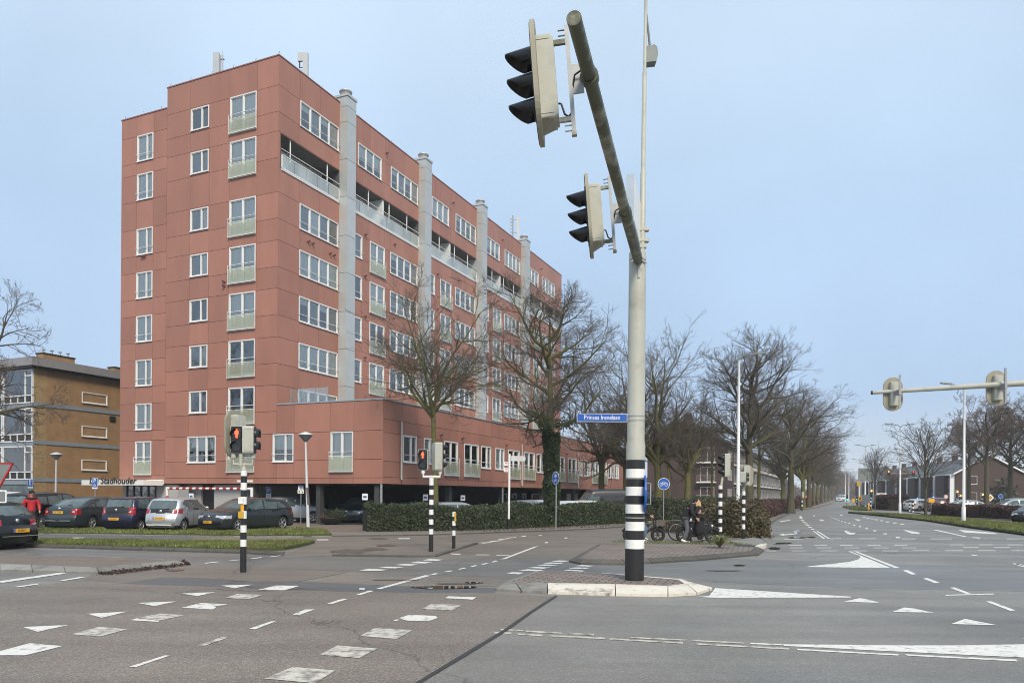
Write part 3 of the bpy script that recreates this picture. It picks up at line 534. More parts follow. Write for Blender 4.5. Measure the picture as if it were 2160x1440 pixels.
# fallen leaves by the left island kerb
P = scatter([W2(p) for p in ((195, 1214), (300, 1200), (385, 1185), (404, 1192), (330, 1202), (240, 1213))], 900)
V, Q = leafquads(np.column_stack([P, rng.uniform(.012, .07, len(P))]), .035, 0, .6)
o = link('fallen_leaves', arr_mesh('fallen_leaves', V, Q), M['leaflit']); o['kind'] = 'stuff'
P = scatter([W2(p) for p in ((780, 1120), (1240, 1107), (1400, 1098), (1560, 1136), (1600, 1140), (1500, 1128), (1300, 1110), (1050, 1122))], 1500)
V, Q = leafquads(np.column_stack([P, rng.uniform(.01, .04, len(P))]), .04, 0, .6)
o = link('fallen_leaves', arr_mesh('fallen_leaves', V, Q), M['leaflit']); o['kind'] = 'stuff'
def hedge(label, path, width, height, n, ml, mc, leaf=.045, group=None, name='hedge'):
    "clipped hedge along a world path"
    P = [Vector(p) for p in path]; L_ = [0]
    for i in range(1, len(P)): L_.append(L_[-1]+(P[i]-P[i-1]).length)
    t = rng.uniform(0, L_[-1], n); X = np.interp(t, L_, [p.x for p in P]); Y = np.interp(t, L_, [p.y for p in P])
    tx = np.interp(t+.1, L_, [p.x for p in P])-np.interp(t-.1, L_, [p.x for p in P]); ty = np.interp(t+.1, L_, [p.y for p in P])-np.interp(t-.1, L_, [p.y for p in P])
    nr = np.sqrt(tx*tx+ty*ty)+1e-9; tx /= nr; ty /= nr
    wob = .16*np.sin(t*.9)+.12*np.sin(t*2.3+1)+.08*np.sin(t*5.3)+.05*np.sin(t*11.)
    side = rng.uniform(0, 1, n); u = np.where(side < .42, -1, np.where(side < .55, 1, rng.uniform(-1, 1, n)))
    zz = np.where(side < .55, rng.uniform(0.02, 1, n), 1.0)
    off = u*(width/2)*(1-.12*zz)+rng.normal(size=n)*.05+wob*.4; z = zz*height*(1+wob*.45)+rng.normal(size=n)*.06
    C3 = np.stack([X-ty*off, Y+tx*off, np.maximum(z, .02)], 1)
    root = thing(name, label, 'hedge', P[0], group=group); C3 -= np.array(P[0])
    V, Q = leafquads(C3, leaf); link('foliage', arr_mesh('foliage', V, Q), ml, root)
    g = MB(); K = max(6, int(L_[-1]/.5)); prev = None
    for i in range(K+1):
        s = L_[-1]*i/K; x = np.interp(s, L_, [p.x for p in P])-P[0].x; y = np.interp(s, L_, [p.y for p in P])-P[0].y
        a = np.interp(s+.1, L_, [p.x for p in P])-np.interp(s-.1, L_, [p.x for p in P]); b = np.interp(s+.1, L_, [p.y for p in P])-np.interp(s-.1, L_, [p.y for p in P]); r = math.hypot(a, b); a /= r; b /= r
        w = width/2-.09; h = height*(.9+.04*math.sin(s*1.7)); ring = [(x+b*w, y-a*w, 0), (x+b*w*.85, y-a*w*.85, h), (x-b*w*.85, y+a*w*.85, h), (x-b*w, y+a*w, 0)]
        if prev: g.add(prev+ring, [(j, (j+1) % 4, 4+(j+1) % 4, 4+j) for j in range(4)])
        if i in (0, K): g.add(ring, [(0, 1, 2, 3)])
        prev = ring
    part('stem_core', g, mc, root); return root  # solid dark core inside the leaf shell, no single stems modelled
h0, h1 = at(772, 1121), at(1336, 1102)
dv = (h1-h0).normalized(); nv = Vector((-dv.y, dv.x, 0))*.55
hedge('long dark green clipped hedge along the pavement in front of the parking deck', [h0+nv+dv*.3, at(1000, 1117.5)+nv, at(1200, 1109)+nv, h1+nv+dv*1.2], 1.2, 1.08, 90000, M['hedge'], M['hcore'], .045)
hedge('dark green hedge behind the blue round bicycle sign', [at(1356, 1098)+Vector((0, 1, 0)), at(1430, 1096)+Vector((0, 1.2, 0)), at(1530, 1092)+Vector((0, 2, 0)), at(1580, 1086)+Vector((0, 3, 0))], 1.6, 1.35, 45000, M['hedge'], M['hcore'], .06)
hedge('russet brown hedge along the left kerb of the main road', [at(1600, 1104)+Vector((-1.2, 1, 0)), at(1640, 1092)+Vector((-1.2, 1, 0)), at(1700, 1073)+Vector((-2, 1, 0)), at(1724, 1069)+Vector((-2, 1, 0)), at(1745, 1063)+Vector((-2, 2, 0))], 1.8, 1.15, 50000, M['hedgered'], M['hcorer'], .08)
hedge('far low brown hedge where the main road bends away', [at(1726, 1062)+Vector((-3, 3, 0)), at(1758, 1056)+Vector((-3, 8, 0))], 2.5, 1.5, 9000, M['hedgered'], M['hcorer'], .16)
hedge('low russet hedge between the right pavement and the service road', [at(1996, 1087)+Vector((0, 1, 0)), at(2060, 1091)+Vector((0, 1, 0)), at(2160, 1096)+Vector((0, 1, 0)), at(2360, 1106)+Vector((0, 1, 0))], 1.8, .95, 40000, M['hedgered'], M['hcorer'], .07)
hedge('dark rounded hedge beside the striped warning truck', [at(1878, 1074)+Vector((0, 2, 0)), at(1915, 1077)+Vector((0, 2, 0))], 2.4, 1.7, 12000, M['hedgered'], M['hcorer'], .13)
def shrub(label, c, rx, ry, h, n, ml, leaf=.05, name='shrub', group=None, stem_core=14):
    root = thing(name, label, 'shrub', c, group=group)
    p = rng.normal(size=(n, 3)); p /= np.linalg.norm(p, axis=1)[:, None]; r = rng.uniform(.35, 1, (n, 1))**.5; p = p*r; p[:, 2] = np.abs(p[:, 2])
    k = 1+.16*np.sin(p[:, 0]*6+1)*np.cos(p[:, 1]*5); p *= k[:, None]; p += rng.normal(size=(n, 3))*.05
    V, Q = leafquads(p*np.array([rx, ry, h]), leaf); link('foliage', arr_mesh('foliage', V, Q), ml, root)
    g = MB()
    for i in range(stem_core):
        a = random.uniform(0, 6.28); d = random.uniform(.1, .9); q = Vector((math.cos(a)*rx*d, math.sin(a)*ry*d, h*random.uniform(.5, 1.0)*(1-.5*d*d)))
        g.tube([(q.x*.15, q.y*.15, 0), (q.x*.5, q.y*.5, q.z*.6), tuple(q)], [.012, .009, .004], 4)
    part('stem_core', g, M['twig'], root); return root
shrub('bushy olive brown shrub at the tip of the bicycle pavement behind the striped posts', at(1545, 1131), 1.45, 1.2, 1.5, 17000, M['shrub'], .05)
shrub('reddish olive shrub beside the parked bicycles and left of the striped posts', at(1490, 1126), 1.1, 1.2, 1.5, 13000, M['shrub'], .05)
shrub('yellow green shrub end next to the road kerb', at(1592, 1128), .5, 1.2, 1.5, 8000, M['shrub'], .045)
shrub('thin brownish ground shrub behind the bicycle back wheel', at(1415, 1122), .9, .8, .55, 3000, M['shrub'], .04)
shrub('large dark evergreen bush against the brick gable wall', at_d(2122, 1048, 132).xyz*1+Vector((0, 0, -1.6)), 6, 4, 7.5, 14000, M['ivy'], .3)
# ornamental grass clump
g = thing('ornamental_grass', 'clump of long arching pale green grass at the edge of the paved island', 'plant', at(1518, 1155, .125))
def arching(n, R0, H0, w):
    V, Q = [], []
    for i in range(n):
        a = random.uniform(0, 6.283); r = R0*random.uniform(.3, 1); h = H0*random.uniform(.6, 1.1); d = Vector((math.cos(a), math.sin(a), 0)); s = Vector((-d.y, d.x, 0))*w
        pts = [d*(r*t)+Vector((0, 0, h*(2.2*t-1.5*t*t))) for t in (0, .3, .6, .85, 1)]
        b = len(V)
        for j, p in enumerate(pts): k = 1-j*.2; V += [tuple(p-s*k), tuple(p+s*k)]
        Q += [(b+2*j, b+2*j+1, b+2*j+3, b+2*j+2) for j in range(4)]
    return arr_mesh('leaves', V, Q)
M['reed'] = mat('pale_grass_leaf', (.20, .22, .09), .6, island=.4, var=.2)
link('leaves', arching(420, .50, .46, .009), M['reed'], g)
# ================================================================ red apartment block
D0 = 40.0; th = math.atan2(701, 1573.0)
Bv = Vector((math.sin(th), math.cos(th), 0)); Av = Vector((-Bv.y, Bv.x, 0))
c0 = at_d(807, 1020, D0); C0 = Vector((c0.x, D0, 0)); RB = math.atan2(Bv.y, Bv.x)
TY = 7.27
FA = Matrix(((0, 1, 0, 0), (-1, 0, 0, 0), (0, 0, 1, 0), (0, 0, 0, 1)))
def FB(y0): return Matrix.Translation((0, y0, 0))
blk = thing('apartment_block', 'tall terracotta red panel apartment block with low front wing, grey shafts and rooftop antennas', 'building', C0, RB)
def rects_minus(r, ops):
    out = [r]
    for o in ops:
        nx = []
        for a in out:
            if o[0] >= a[1]-1e-6 or o[1] <= a[0]+1e-6 or o[2] >= a[3]-1e-6 or o[3] <= a[2]+1e-6: nx.append(a); continue
            if o[0] > a[0]: nx.append((a[0], o[0], a[2], a[3]))
            if o[1] < a[1]: nx.append((o[1], a[1], a[2], a[3]))
            x0, x1 = max(a[0], o[0]), min(a[1], o[1])
            if o[2] > a[2]: nx.append((x0, x1, a[2], o[2]))
            if o[3] < a[3]: nx.append((x0, x1, o[3], a[3]))
        out = nx
    return out
def panels(g, us, zs, ops, gap=.010, m=0, dep=.07):
    us = sorted(us); zs = sorted(zs)
    for i in range(len(us)-1):
        for j in range(len(zs)-1):
            if us[i+1]-us[i] < .05 or zs[j+1]-zs[j] < .05: continue
            cell = (us[i]+gap, us[i+1]-gap, zs[j]+gap, zs[j+1]-gap)
            for a in rects_minus(cell, ops):
                if a[1]-a[0] > .02 and a[3]-a[2] > .02: g.box(a[0], a[1], 0, dep, a[2], a[3], m)
WCACHE = {}
def window_meshes(w, h, n, kind, cv):
    key = (round(w, 2), round(h, 2), n, kind, cv)
    if key in WCACHE: return WCACHE[key]
    r = random.Random(hash(key) & 0xffff); t = .06; d0, d1 = -.035, .09
    f = MB()
    f.box(0, w, d0, d1, 0, t); f.box(0, w, d0, d1, h-t, h); f.box(0, t, d0, d1, t, h-t); f.box(w-t, w, d0, d1, t, h-t)
    f.box(-.03, w+.03, -.07, -.036, -.03, .02)
    zb = t; edges = [t+(w-2*t)*k/n for k in range(n+1)]
    if kind == 'uneven': edges = [t, t+(w-2*t)*.62, w-t]
    lo = .82 if kind == 'french' else 0
    for e_ in edges[1:-1]: f.box(e_-.042, e_+.042, -.02, d1-.003, t, h-t)
    q = .035
    for k in range(len(edges)-1):      # sash frames
        a, b = edges[k]+(.042 if k else 0), edges[k+1]-(.042 if k < len(edges)-2 else 0)
        if kind == 'french': f.box(a, b, .01, .08, t+q, t+q+.13)
        if kind == 'french' or (k % 2 == 0):
            f.box(a, b, .01, .08, t, t+q); f.box(a, b, .01, .08, h-t-q, h-t); f.box(a, a+q, .01, .08, t+q, h-t-q); f.box(b-q, b, .01, .08, t+q, h-t-q)
    gl = MB(); gl.add([(t, .055, t), (w-t, .055, t), (w-t, .055, h-t), (t, .055, h-t)], [(0, 1, 2, 3)])
    cu = MB(); Y = .11
    def sheet_(a, b, z0, z1, m, folds=True):
        nn = max(2, int((b-a)/.07)) if folds else 1
        vs = []
        for i in range(nn+1): x = a+(b-a)*i/nn; y = Y+(.025*math.sin(i*2.2)+.012*math.sin(i*.9) if folds else 0); vs += [(x, y, z0), (x, y, z1)]
        cu.add(vs, [(2*i, 2*i+2, 2*i+3, 2*i+1) for i in range(nn)], m, folds)
    for k in range(len(edges)-1):
        a, b = edges[k], edges[k+1]
        if cv == 1: sheet_(a, b, 0, h, 1, False)
        elif cv == 2: sheet_(a, b, 0, h, 0) if (k in (0, len(edges)-2)) else sheet_(a, a+(b-a)*.3, 0, h, 0)
        elif cv == 3: sheet_(a, b, h*.45, h, 0, False)
        elif cv == 4:
            if r.random() < .5: sheet_(a, b, 0, h, 1, False)
            elif r.random() < .6: sheet_(a, b, 0, h, 0)
        elif cv == 5: sheet_(a, b, 0, h, 0)
        elif cv == 6: sheet_(a, b, h*.72, h, 0, False) if k % 2 == 0 else sheet_(a, b, 0, h, 1, False)
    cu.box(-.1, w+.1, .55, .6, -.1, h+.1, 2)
    rl = MB()
    if kind == 'french':
        for z in (.86, 1.10): rl.tube([(-.06, -.11, z), (w+.06, -.11, z)], .02, 6)
        rl.box(-.05, w+.05, -.14, -.08, .0, .035)
        for x in (-.03, w+.03): rl.tube([(x, -.11, .02), (x, -.11, 1.12)], .014, 5)
    else:
        z = .43 if h > 1.4 else 0
        if z: rl.tube([(-.05, -.09, z), (w+.05, -.09, z)], .016, 5)
        if z:
            for x in (-.03, w+.03): rl.tube([(x, -.09, z), (x, -.0, z)], .012, 5)
    lp = MB()
    if kind == 'french': lp.add([(0, -.12, .04), (w, -.12, .04), (w, -.12, .84), (0, -.12, .84)], [(0, 1, 2, 3)])
    lp2 = MB()
    if kind == 'french':
        pass
    R_ = dict(frame=f.mesh('window'), glass=gl.mesh('pane'), curtain=cu.mesh('curtain'), rail=rl.mesh('railing') if rl.v else None, low=lp.mesh('glass_panel') if lp.v else None)
    WCACHE[key] = R_; return R_
def add_window(parent, T, u, z, w, h, n=2, kind='plain', cv=0, simple=False, rail=True):
    R_ = window_meshes(w, h, n, kind, cv)
    o = link('window', R_['frame'], M['frame'], parent); o.matrix_local = T @ Matrix.Translation((u, 0, z))
    p = link('pane', R_['glass'], M['glass'], o); c = link('curtain', R_['curtain'], [M['net'], M['blind'], M['room']], o)
    if R_['rail'] and rail: link('railing', R_['rail'], M['frame'], o)
    if R_['low'] and rail: link('glass_panel', R_['low'], M['glass_green'], o)
    return o
FT = [25.22, 22.56, 19.07, 16.29, 13.52, 10.72, 7.94, 5.12]
rw = random.Random(5)
opsA, opsB, opsP = [], [], []; wins = []
for i, zt in enumerate(FT):
    # facade A columns
    
    zt1 = zt-.62 if i else 24.4
    if i == 7: zt1 = 4.93
    w1h = 1.66 if i < 7 else 2.12
    wins.append(('A', -18.75, zt1-w1h, 1.42, w1h, 2, 'uneven' if i < 7 else 'french', rw.choice([5, 1, 2, 5, 5]))); opsA.append((-18.75, -17.33, zt1-w1h, zt1))
    if i < 7: wins.append(('A', -14.12, zt-1.4, 1.48, 1.34, 2, 'uneven', rw.choice([1, 4, 0, 1]))); opsA.append((-14.12, -12.64, zt-1.4, zt-.06))
    else: wins.append(('A', -14.22, 3.52, 2.3, 1.6, 3, 'plain', 3)); opsA.append((-14.22, -11.92, 3.52, 5.12))
    wins.append(('A', -10.95, zt-2.2, 2.03, 2.2, 2, 'french', [3, 5, 2, 5, 2, 0, 0, 3][i])); opsA.append((-10.95, -8.92, zt-2.2, zt))
wins.append(('A', -7.53, 3.5, 1.5, 1.6, 2, 'uneven', 3)); opsA.append((-7.53, -6.03, 3.5, 5.1))
wins.append(('A', -3.43, 2.9, 1.5, 2.22, 2, 'french', 2)); opsA.append((-3.43, -1.93, 2.9, 5.12))
BAY = [(1.84, 0), (11.6, 1), (21.38, 2), (31.26, 3), (41.06, 4)]
for b0, k in BAY:
    w4 = 3.72
    for i, zt in enumerate(FT[:7]):
        if i == 1: continue
        wins.append(('B', b0, zt-1.53, w4, 1.53, 4, 'plain', rw.choice([4, 6, 2, 5, 4, 5]))); opsB.append((b0, b0+w4, zt-1.53, zt))
        if k:
            if i == 0: wins.append(('B', b0-3.95, zt-1.53, 2.75, 1.53, 3, 'plain', rw.choice([5, 3]))); opsB.append((b0-3.95, b0-1.2, zt-1.53, zt))
            else:
                wins.append(('B', b0-4.75, zt-1.55, 1.32, 1.55, 1, 'plain', rw.choice([1, 1, 5, 0]))); opsB.append((b0-4.75, b0-3.43, zt-1.55, zt))
                wins.append(('B', b0-2.52, zt-2.15, 1.8, 2.15, 2, 'french', rw.choice([0, 2, 5, 1, 3]))); opsB.append((b0-2.52, b0-.72, zt-2.15, zt))
for u0, u1, fr in ((1.99, 3.43, 0), (4.26, 5.44, 0), (6.71, 8.47, 1), (9.35, 11.45, 1), (11.85, 13.36, 0), (14.12, 15.59, 0), (16.32, 18.37, 1), (19.26, 21.42, 1), (21.88, 23.46, 0), (26.5, 28.45, 1), (29.32, 31.6, 1), (32.05, 33.32, 0), (34.0, 35.76, 0), (36.33, 38.54, 1), (39.13, 41.17, 1), (41.8, 43.59, 0), (44.09, 45.79, 0)):
    h = 2.15 if fr else 1.53
    wins.append(('P', u0, 5.02-h, u1-u0, h, 2, 'french' if fr else 'uneven', rw.choice([0, 2, 4, 0, 5]))); opsP.append((u0, u1, 5.02-h, 5.02))
g = MB(); g.T = FA
zA = [2.25, 2.58]; 
for zt in FT: zA += [zt, zt-1.52]
zhi = sorted(set(zA))
panels(g, [-16.15, -14.17, -12.59, -11.0, -8.87, -TY], [z for z in zhi]+[26.9], opsA)
zl = [2.25, 4.98, 2.76]
for i, zt in enumerate(FT[:7]): t1 = zt-.62 if i else 24.4; zl += [t1, t1-1.7]
panels(g, [-20.2, -18.8, -17.28, -16.15], zl+[25.65], opsA)
panels(g, [-TY, -6.0, -3.48, -1.88, 0], [2.25, 2.58, 3.58, 5.14, 6.78], opsA)
LG = [(0.2, 5.66), (6.66, 15.45), (16.45, 25.3), (26.3, 35.2), (36.15, 46.7)]
ops_lg = [(a, b, 20.48, 22.52) for a, b in LG]
g.T = FB(TY); zB = [6.8, 26.9]
for zt in FT[:7]: zB += [zt, zt-1.53]
us = [0, 46.9]
for b0, k in BAY:
    us += [b0, b0+1.86]
    if k: us += [b0-4.75, b0-3.43, b0-2.52, b0-.72]
panels(g, us, [z for z in zB if not (20.6 < z < 22.5)], opsB+ops_lg)
g.T = FB(0)
panels(g, [0, 1.9, 3.5, 5.5, 8.5, 11.5, 13.4, 15.6, 18.4, 21.5, 23.5, 26.4, 28.5, 31.7, 33.4, 35.8, 38.6, 41.3, 43.7, 45.8, 48.3], [2.25, 2.62, 3.49, 5.02, 5.75, 6.78], opsP)
# far end faces, step face and soffit
g.T = None
g.box(46.9, 46.97, TY, 20.2, 6.8, 26.9); g.box(48.3, 48.37, 0, 20.2, 2.25, 6.78); g.box(.07, 46.8, 16.08, 16.15, 25.6, 26.88)
part('wall', g, [M['panel']], blk)
# inner dark core, floors, soffit, roofs
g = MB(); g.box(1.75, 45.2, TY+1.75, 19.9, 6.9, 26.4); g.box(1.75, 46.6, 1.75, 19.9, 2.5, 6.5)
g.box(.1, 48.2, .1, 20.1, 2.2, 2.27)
part('garage_soffit', g, M['dark'], blk)  # soffit and inner core, shade put into their colour
g = MB()
g.box(-.03, 46.95, TY-.03, 16.18, 26.9, 26.97, 0); g.box(-.03, 46.95, 16.18, 20.23, 25.65, 25.72, 0)
part('roof', g, M['rededge'], blk)
g = MB(); g.box(-.04, 48.35, -.05, .25, 6.78, 6.85, 0); g.box(-.04, .25, .25, TY-.02, 6.78, 6.85, 0); g.box(.25, 48.3, .25, TY, 6.55, 6.62, 1)
part('terrace_edge', g, [M['alu'], M['conc']], blk)
# garage: columns, rear wall, floor sheets, entrance wall
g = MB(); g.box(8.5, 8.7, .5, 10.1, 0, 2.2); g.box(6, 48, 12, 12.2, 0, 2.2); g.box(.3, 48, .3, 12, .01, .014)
part('garage_wall', g, M['dark'], blk)  # deck walls and floor sheet coloured black in place of shade
mcol = mat('dark_grey_column', (.05, .052, .052), .8)
for b_, a_ in [(b_, .5) for b_ in (.35, 8.2, 16.2, 24.2, 32.2, 40.2, 47.9)]+[(.45, 4.5), (.45, 9.3)]:
    g = MB(); g.box(b_-.18, b_+.18, a_-.15, a_+.15, 0, 2.2); part('garage_column', g, mcol, blk)
# recessed ground floor wall with white framed openings
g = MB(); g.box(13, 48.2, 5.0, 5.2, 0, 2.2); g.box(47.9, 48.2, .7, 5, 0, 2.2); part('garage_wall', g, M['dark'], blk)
for x0, x1, y0, y1, k in ((1058, 1068, 1040, 1051, 0), (1079, 1088.5, 1040, 1051, 0), (1101, 1108.5, 1040, 1051.5, 0), (1120, 1138, 1040.5, 1052, 1), (1193.5, 1218, 1040.5, 1059, 2), (1227, 1236, 1041, 1062, 0), (1240, 1262, 1042, 1060, 2), (1275, 1290, 1042, 1060, 0)):
    q0 = at_plane(x0, y1, C0+Av*5, Av)-C0; q1 = at_plane(x1, y0, C0+Av*5, Av)-C0; a0, a1, z0, z1 = q0.dot(Bv), q1.dot(Bv), max(q0.z, .02), min(q1.z, 2.19)
    g = MB(); t_ = .12; g.box(a0, a1, 4.9, 4.995, z1-t_, z1, 0); g.box(a0, a0+t_*2, 4.9, 4.995, z0, z1-t_, 0); g.box(a1-t_*2, a1, 4.9, 4.995, z0, z1-t_, 0); g.box(a0+.1, a1-.1, 4.94, 4.99, z0, z1-.05, 1)
    part('ground_floor_window', g, [M['frame'], M['wood'] if k == 1 else M['net'] if k == 2 else M['room']], blk)
g = MB(); g.tube([(.06, .12, 0), (.06, .12, 2.25)], .07, 8); g.tube([(15.6, .1, 0), (15.6, .1, 2.25)], .06, 8)
part('drainpipe', g, M['galv'], blk)
for q in ((.55, .7, 10.2, 12.6), (.75, .9, 13.9, 16.4), (.2, .35, 15.2, 16.4), (.7, 6, 10.1, 10.25), (.25, .4, 16.45, 17.2), (.25, .4, 19.8, 20.2)):
    g = MB(); g.box(*q, 0, 2.22); part('entrance_wall', g, M['greywall'], blk)

g = MB(); g.box(.9, .94, 12.65, 13.85, 0, 2.2, 0); part('side_door', g, M['trim'], blk)
g = MB(); g.box(.14, .2, 14.3, 15.15, .0, 2.0); part('meter_cupboard', g, [mat('cupboard_grey', (.33, .34, .34), .5)], blk)
g = MB(); g.box(.3, .36, 17.2, 19.8, 0, 2.25, 0)
dr = part('entrance_door', g, M['room'], blk)
g = MB()
for a_ in (17.2, 17.85, 18.5, 19.15, 19.76): g.box(.2, .299, a_-.05, a_+.05, 0, 2.2)
for z in (.1, 1.0, 2.12): g.box(.22, .29, 17.2, 19.8, z-.04, z+.04)
part('door_frame', g, M['trim'], dr)
g = MB(); g.add([(.25, 17.2, .1), (.25, 17.2, 2.1), (.25, 19.8, 2.1), (.25, 19.8, .1)], [(0, 1, 2, 3)]); part('pane', g, M['glass'], dr)
# canopy with the block's name
cp = MB(); cp.box(-1.5, -.1, 16.2, 21.74, 2.13, 2.45); cp.box(-.12, .0, 16.2, 17.6, 2.2, 2.5)
p = part('canopy', cp, M['signwhite'], blk)
me = text_mesh('De Stadhouder', .72, .015, .22); o = link('canopy_lettering', me, M['black'], p); 
zc = 2.40; o.matrix_local = FA @ Matrix.Translation((-18.9, -1.54, zc)) @ Matrix.Diagonal((4.3/max(v.co.x for v in me.vertices)/2, 1, .80, 1))
g = MB(); g.tube([(-.12, 16.9, 2.36), (-.16, 16.9, 2.36)], .06, 10); part('canopy_spot', g, M['rededge'], p)
g = MB(); g.box(-.03, -.005, 9.0, 10.2, 2.34, 2.46); part('name_plate', g, M['signwhite'], blk)
# windows: the hundred that show largest are parts, the rest one part
def wscore(w):
    f, u, z, ww, h = w[:5]
    dpt = C0.y+(Av.y*(-u) if f == 'A' else Bv.y*u+Av.y*(TY if f == 'B' else 0)); return ww*h/dpt**2*(1 if f == 'A' else .75)
wins.sort(key=wscore, reverse=True)
FR = {'A': FA, 'B': FB(TY), 'P': FB(0)}
for w in wins[:100]: add_window(blk, FR[w[0]], *w[1:])
g = {k: MB() for k in ('frame', 'glass', 'curtain', 'rail', 'low')}
mi = {'frame': 0, 'glass': 1, 'curtain': None, 'rail': 0, 'low': 5}; allm = MB()
for w in wins[100:]:
    R_ = window_meshes(w[3], w[4], w[5], w[6], w[7]); allm.T = FR[w[0]] @ Matrix.Translation((w[1], 0, w[2]))
    for k, me in R_.items():
        if me is None: continue
        for p_ in me.polygons: allm.add([me.vertices[i].co for i in p_.vertices], [tuple(range(len(p_.vertices)))], mi[k] if mi[k] is not None else 2+p_.material_index, p_.use_smooth)
o = part('window', allm, [M['frame'], M['glass'], M['net'], M['blind'], M['room'], M['glass_green']], blk); o['kind'] = 'stuff'
# ducts
for i, b0 in enumerate((5.66, 15.45, 25.28, 35.2)):
    g = MB(); w = .95; zs = [6.7, 8.6, 11.0, 13.4, 15.9, 18.3, 20.8, 23.2, 25.6, 26.6, 27.25]; y0, y1 = TY-.6, TY+1.5
    g.box(b0+.02, b0+w-.02, y0+.02, TY+1.5, 6.7, 27.2, 1)
    for j in range(len(zs)-1): g.box(b0, b0+w, y0, TY+1.48 if zs[j] >= 19.5 and zs[j] < 23 else TY+.9, zs[j]+.012, zs[j+1]-.012, 0)
    g.box(b0-.05, b0+w+.05, y0-.05, TY+1.0, 27.25, 27.4, 0)
    sh = part('ventilation_shaft', g, [M['duct'], M['panel_edge']], blk)
    g = MB(); g.lathe([(.34, 0), (.34, .32), (.42, .33), (.42, .42), (.2, .5), (.001, .52)], 16, 0, (b0+w/2, TY-.1, 27.4)); part('vent_cap', g, M['duct'], sh)
# loggias
for i, (a, b) in enumerate(LG):
    g = MB(); y = TY
    g.box(a, b, y+.07, y+1.6, 20.36, 20.48, 0); g.box(a, b, y+.07, y+1.6, 22.52, 22.62, 1); g.box(a, b, y+1.5, y+1.62, 20.48, 22.52, 2)
    g.box(a-.1, a, y+.0, y+1.6, 20.48, 22.52, 1); g.box(b, b+.1, y, y+1.6, 20.48, 22.52, 1)
    n = max(3, round((b-a)/1.15))
    for k in range(n+1):
        x = a+(b-a)*k/n; g.box(x-.05, x+.05, y+1.4, y+1.499, 20.48, 22.5, 3)
        if k < n and k % 2 == 1: g.box(x+.1, x+(b-a)/n-.1, y+1.44, y+1.495, 20.5, 22.4, 4)
    g.box(a, b, y+1.42, y+1.499, 22.36, 22.46, 3)
    lg = part('loggia', g, [M['conc'], mat('loggia_ceiling', (.14, .15, .145), .8), M['carglass'], M['frame'], M['net']], blk)
    r = MB(); r.box(a+.03, b-.03, y-.05, y-.0, 20.50, 20.57); r.box(a+.03, b-.03, y-.05, y, 21.28, 21.33); r.box(a+.02, b-.02, y-.06, y+.02, 20.40, 20.47)
    r.tube([(a+.02, y-.03, 21.62), (b-.02, y-.03, 21.62)], .025, 6)
    ks = [.2, .8] if i == 0 else [.27, .5, .73]
    for x in (a+.06, b-.06): r.box(x-.03, x+.03, y-.05, y, 20.5, 21.33)
    part('balcony_rail', r, M['frame'], lg)
    for k in ([.17, .80] if i == 0 else [.27, .56, .83]): r = MB(); x = a+(b-a)*k; r.tube([(x, y+.12, 20.48), (x, y+.12, 22.52)], .04, 8); part('balcony_post', r, M['frame'], lg)
    if i: r = MB(); x = a+(b-a)*.47; r.box(x-.1, x+.1, y+.1, y+1.4, 20.48, 22.5); part('partition', r, M['frame'], lg)
    r = MB(); nn = round((b-a)/1.15)
    for k in range(nn): x0, x1 = a+.09+(b-a-.18)*k/nn, a+.09+(b-a-.18)*(k+1)/nn; r.add([(x0+.012, y-.03, 20.57), (x1-.012, y-.03, 20.57), (x1-.012, y-.03, 21.28), (x0+.012, y-.03, 21.28)], [(0, 1, 2, 3)])
    part('glass_balustrade', r, M['balglass'], lg)
# terrace screen
g = MB()
for u in (-7.1, -5.9, -4.7): g.box(u-.02, u+.02, .5, .54, 6.62, 8.1)
tsc = MB(); tsc.T = FA; 
for k in range(3): u = -7.0+.88*k; tsc.box(u, u+.85, .9, .91, 6.85, 7.78)
o = part('terrace_screen', tsc, M['glass_clear'], blk)
for k in range(4): tp = MB(); tp.T = FA; u = -7.02+.88*k; tp.box(u-.015, u+.015, .88, .93, 6.6, 7.82); part('screen_post', tp, M['alu'], o)
# vents, hooks, pipes
vm_ = MB(); vm_.tube([(0, -.16, 0), (0, .02, 0)], .075, 10); vm_.tube([(0, -.17, 0), (0, -.165, 0)], .055, 8, 1); vmesh = vm_.mesh('wall_vent')
def vent(T, u, z):
    o = link('wall_vent', vmesh, [M['rededge'], M['trim']], blk); o.matrix_local = T @ Matrix.Translation((u, 0, z))
for k in range(4):
    for zt in (19.3, 16.5, 13.75, 10.95, 8.15): vent(FB(TY), 8.5+9.85*k, zt)
    vent(FB(TY), 11.0+9.85*k, 25.9); vent(FB(TY), 12.1+9.85*k, 19.75)
for u, z in ((2.6, 17.0), (3.0, 17.0), (4.7, 16.9), (5.1, 16.9)): vent(FB(TY), u, z)
for u, z in ((-11.3, 14.3), (-11.3, 14.05), (-18.2, 16.65), (-18.0, 16.65), (-9.4, 2.8)): vent(FA, u, z)
for u in (6.2, 9.0, 15.9, 18.9, 28.9, 36, 41.5): vent(FB(0), u, 5.35)
hk = MB(); hk.tube([(0, 0, 0), (0, 0, .16), (.03, 0, .22), (.08, 0, .22)], .012, 5); hm = hk.mesh('safety_hook')
for k in range(6): o = link('safety_hook', hm, M['galv'], blk); o.matrix_local = FA @ Matrix.Translation((-16+1.72*k, .1, 26.97))
for k in range(3): o = link('safety_hook', hm, M['galv'], blk); o.matrix_local = FA @ Matrix.Translation((-20+1.6*k, .1, 25.72))
for k in range(24): o = link('safety_hook', hm, M['galv'], blk); o.matrix_local = FB(TY) @ Matrix.Translation((.1+1.95*k, .1, 26.97))
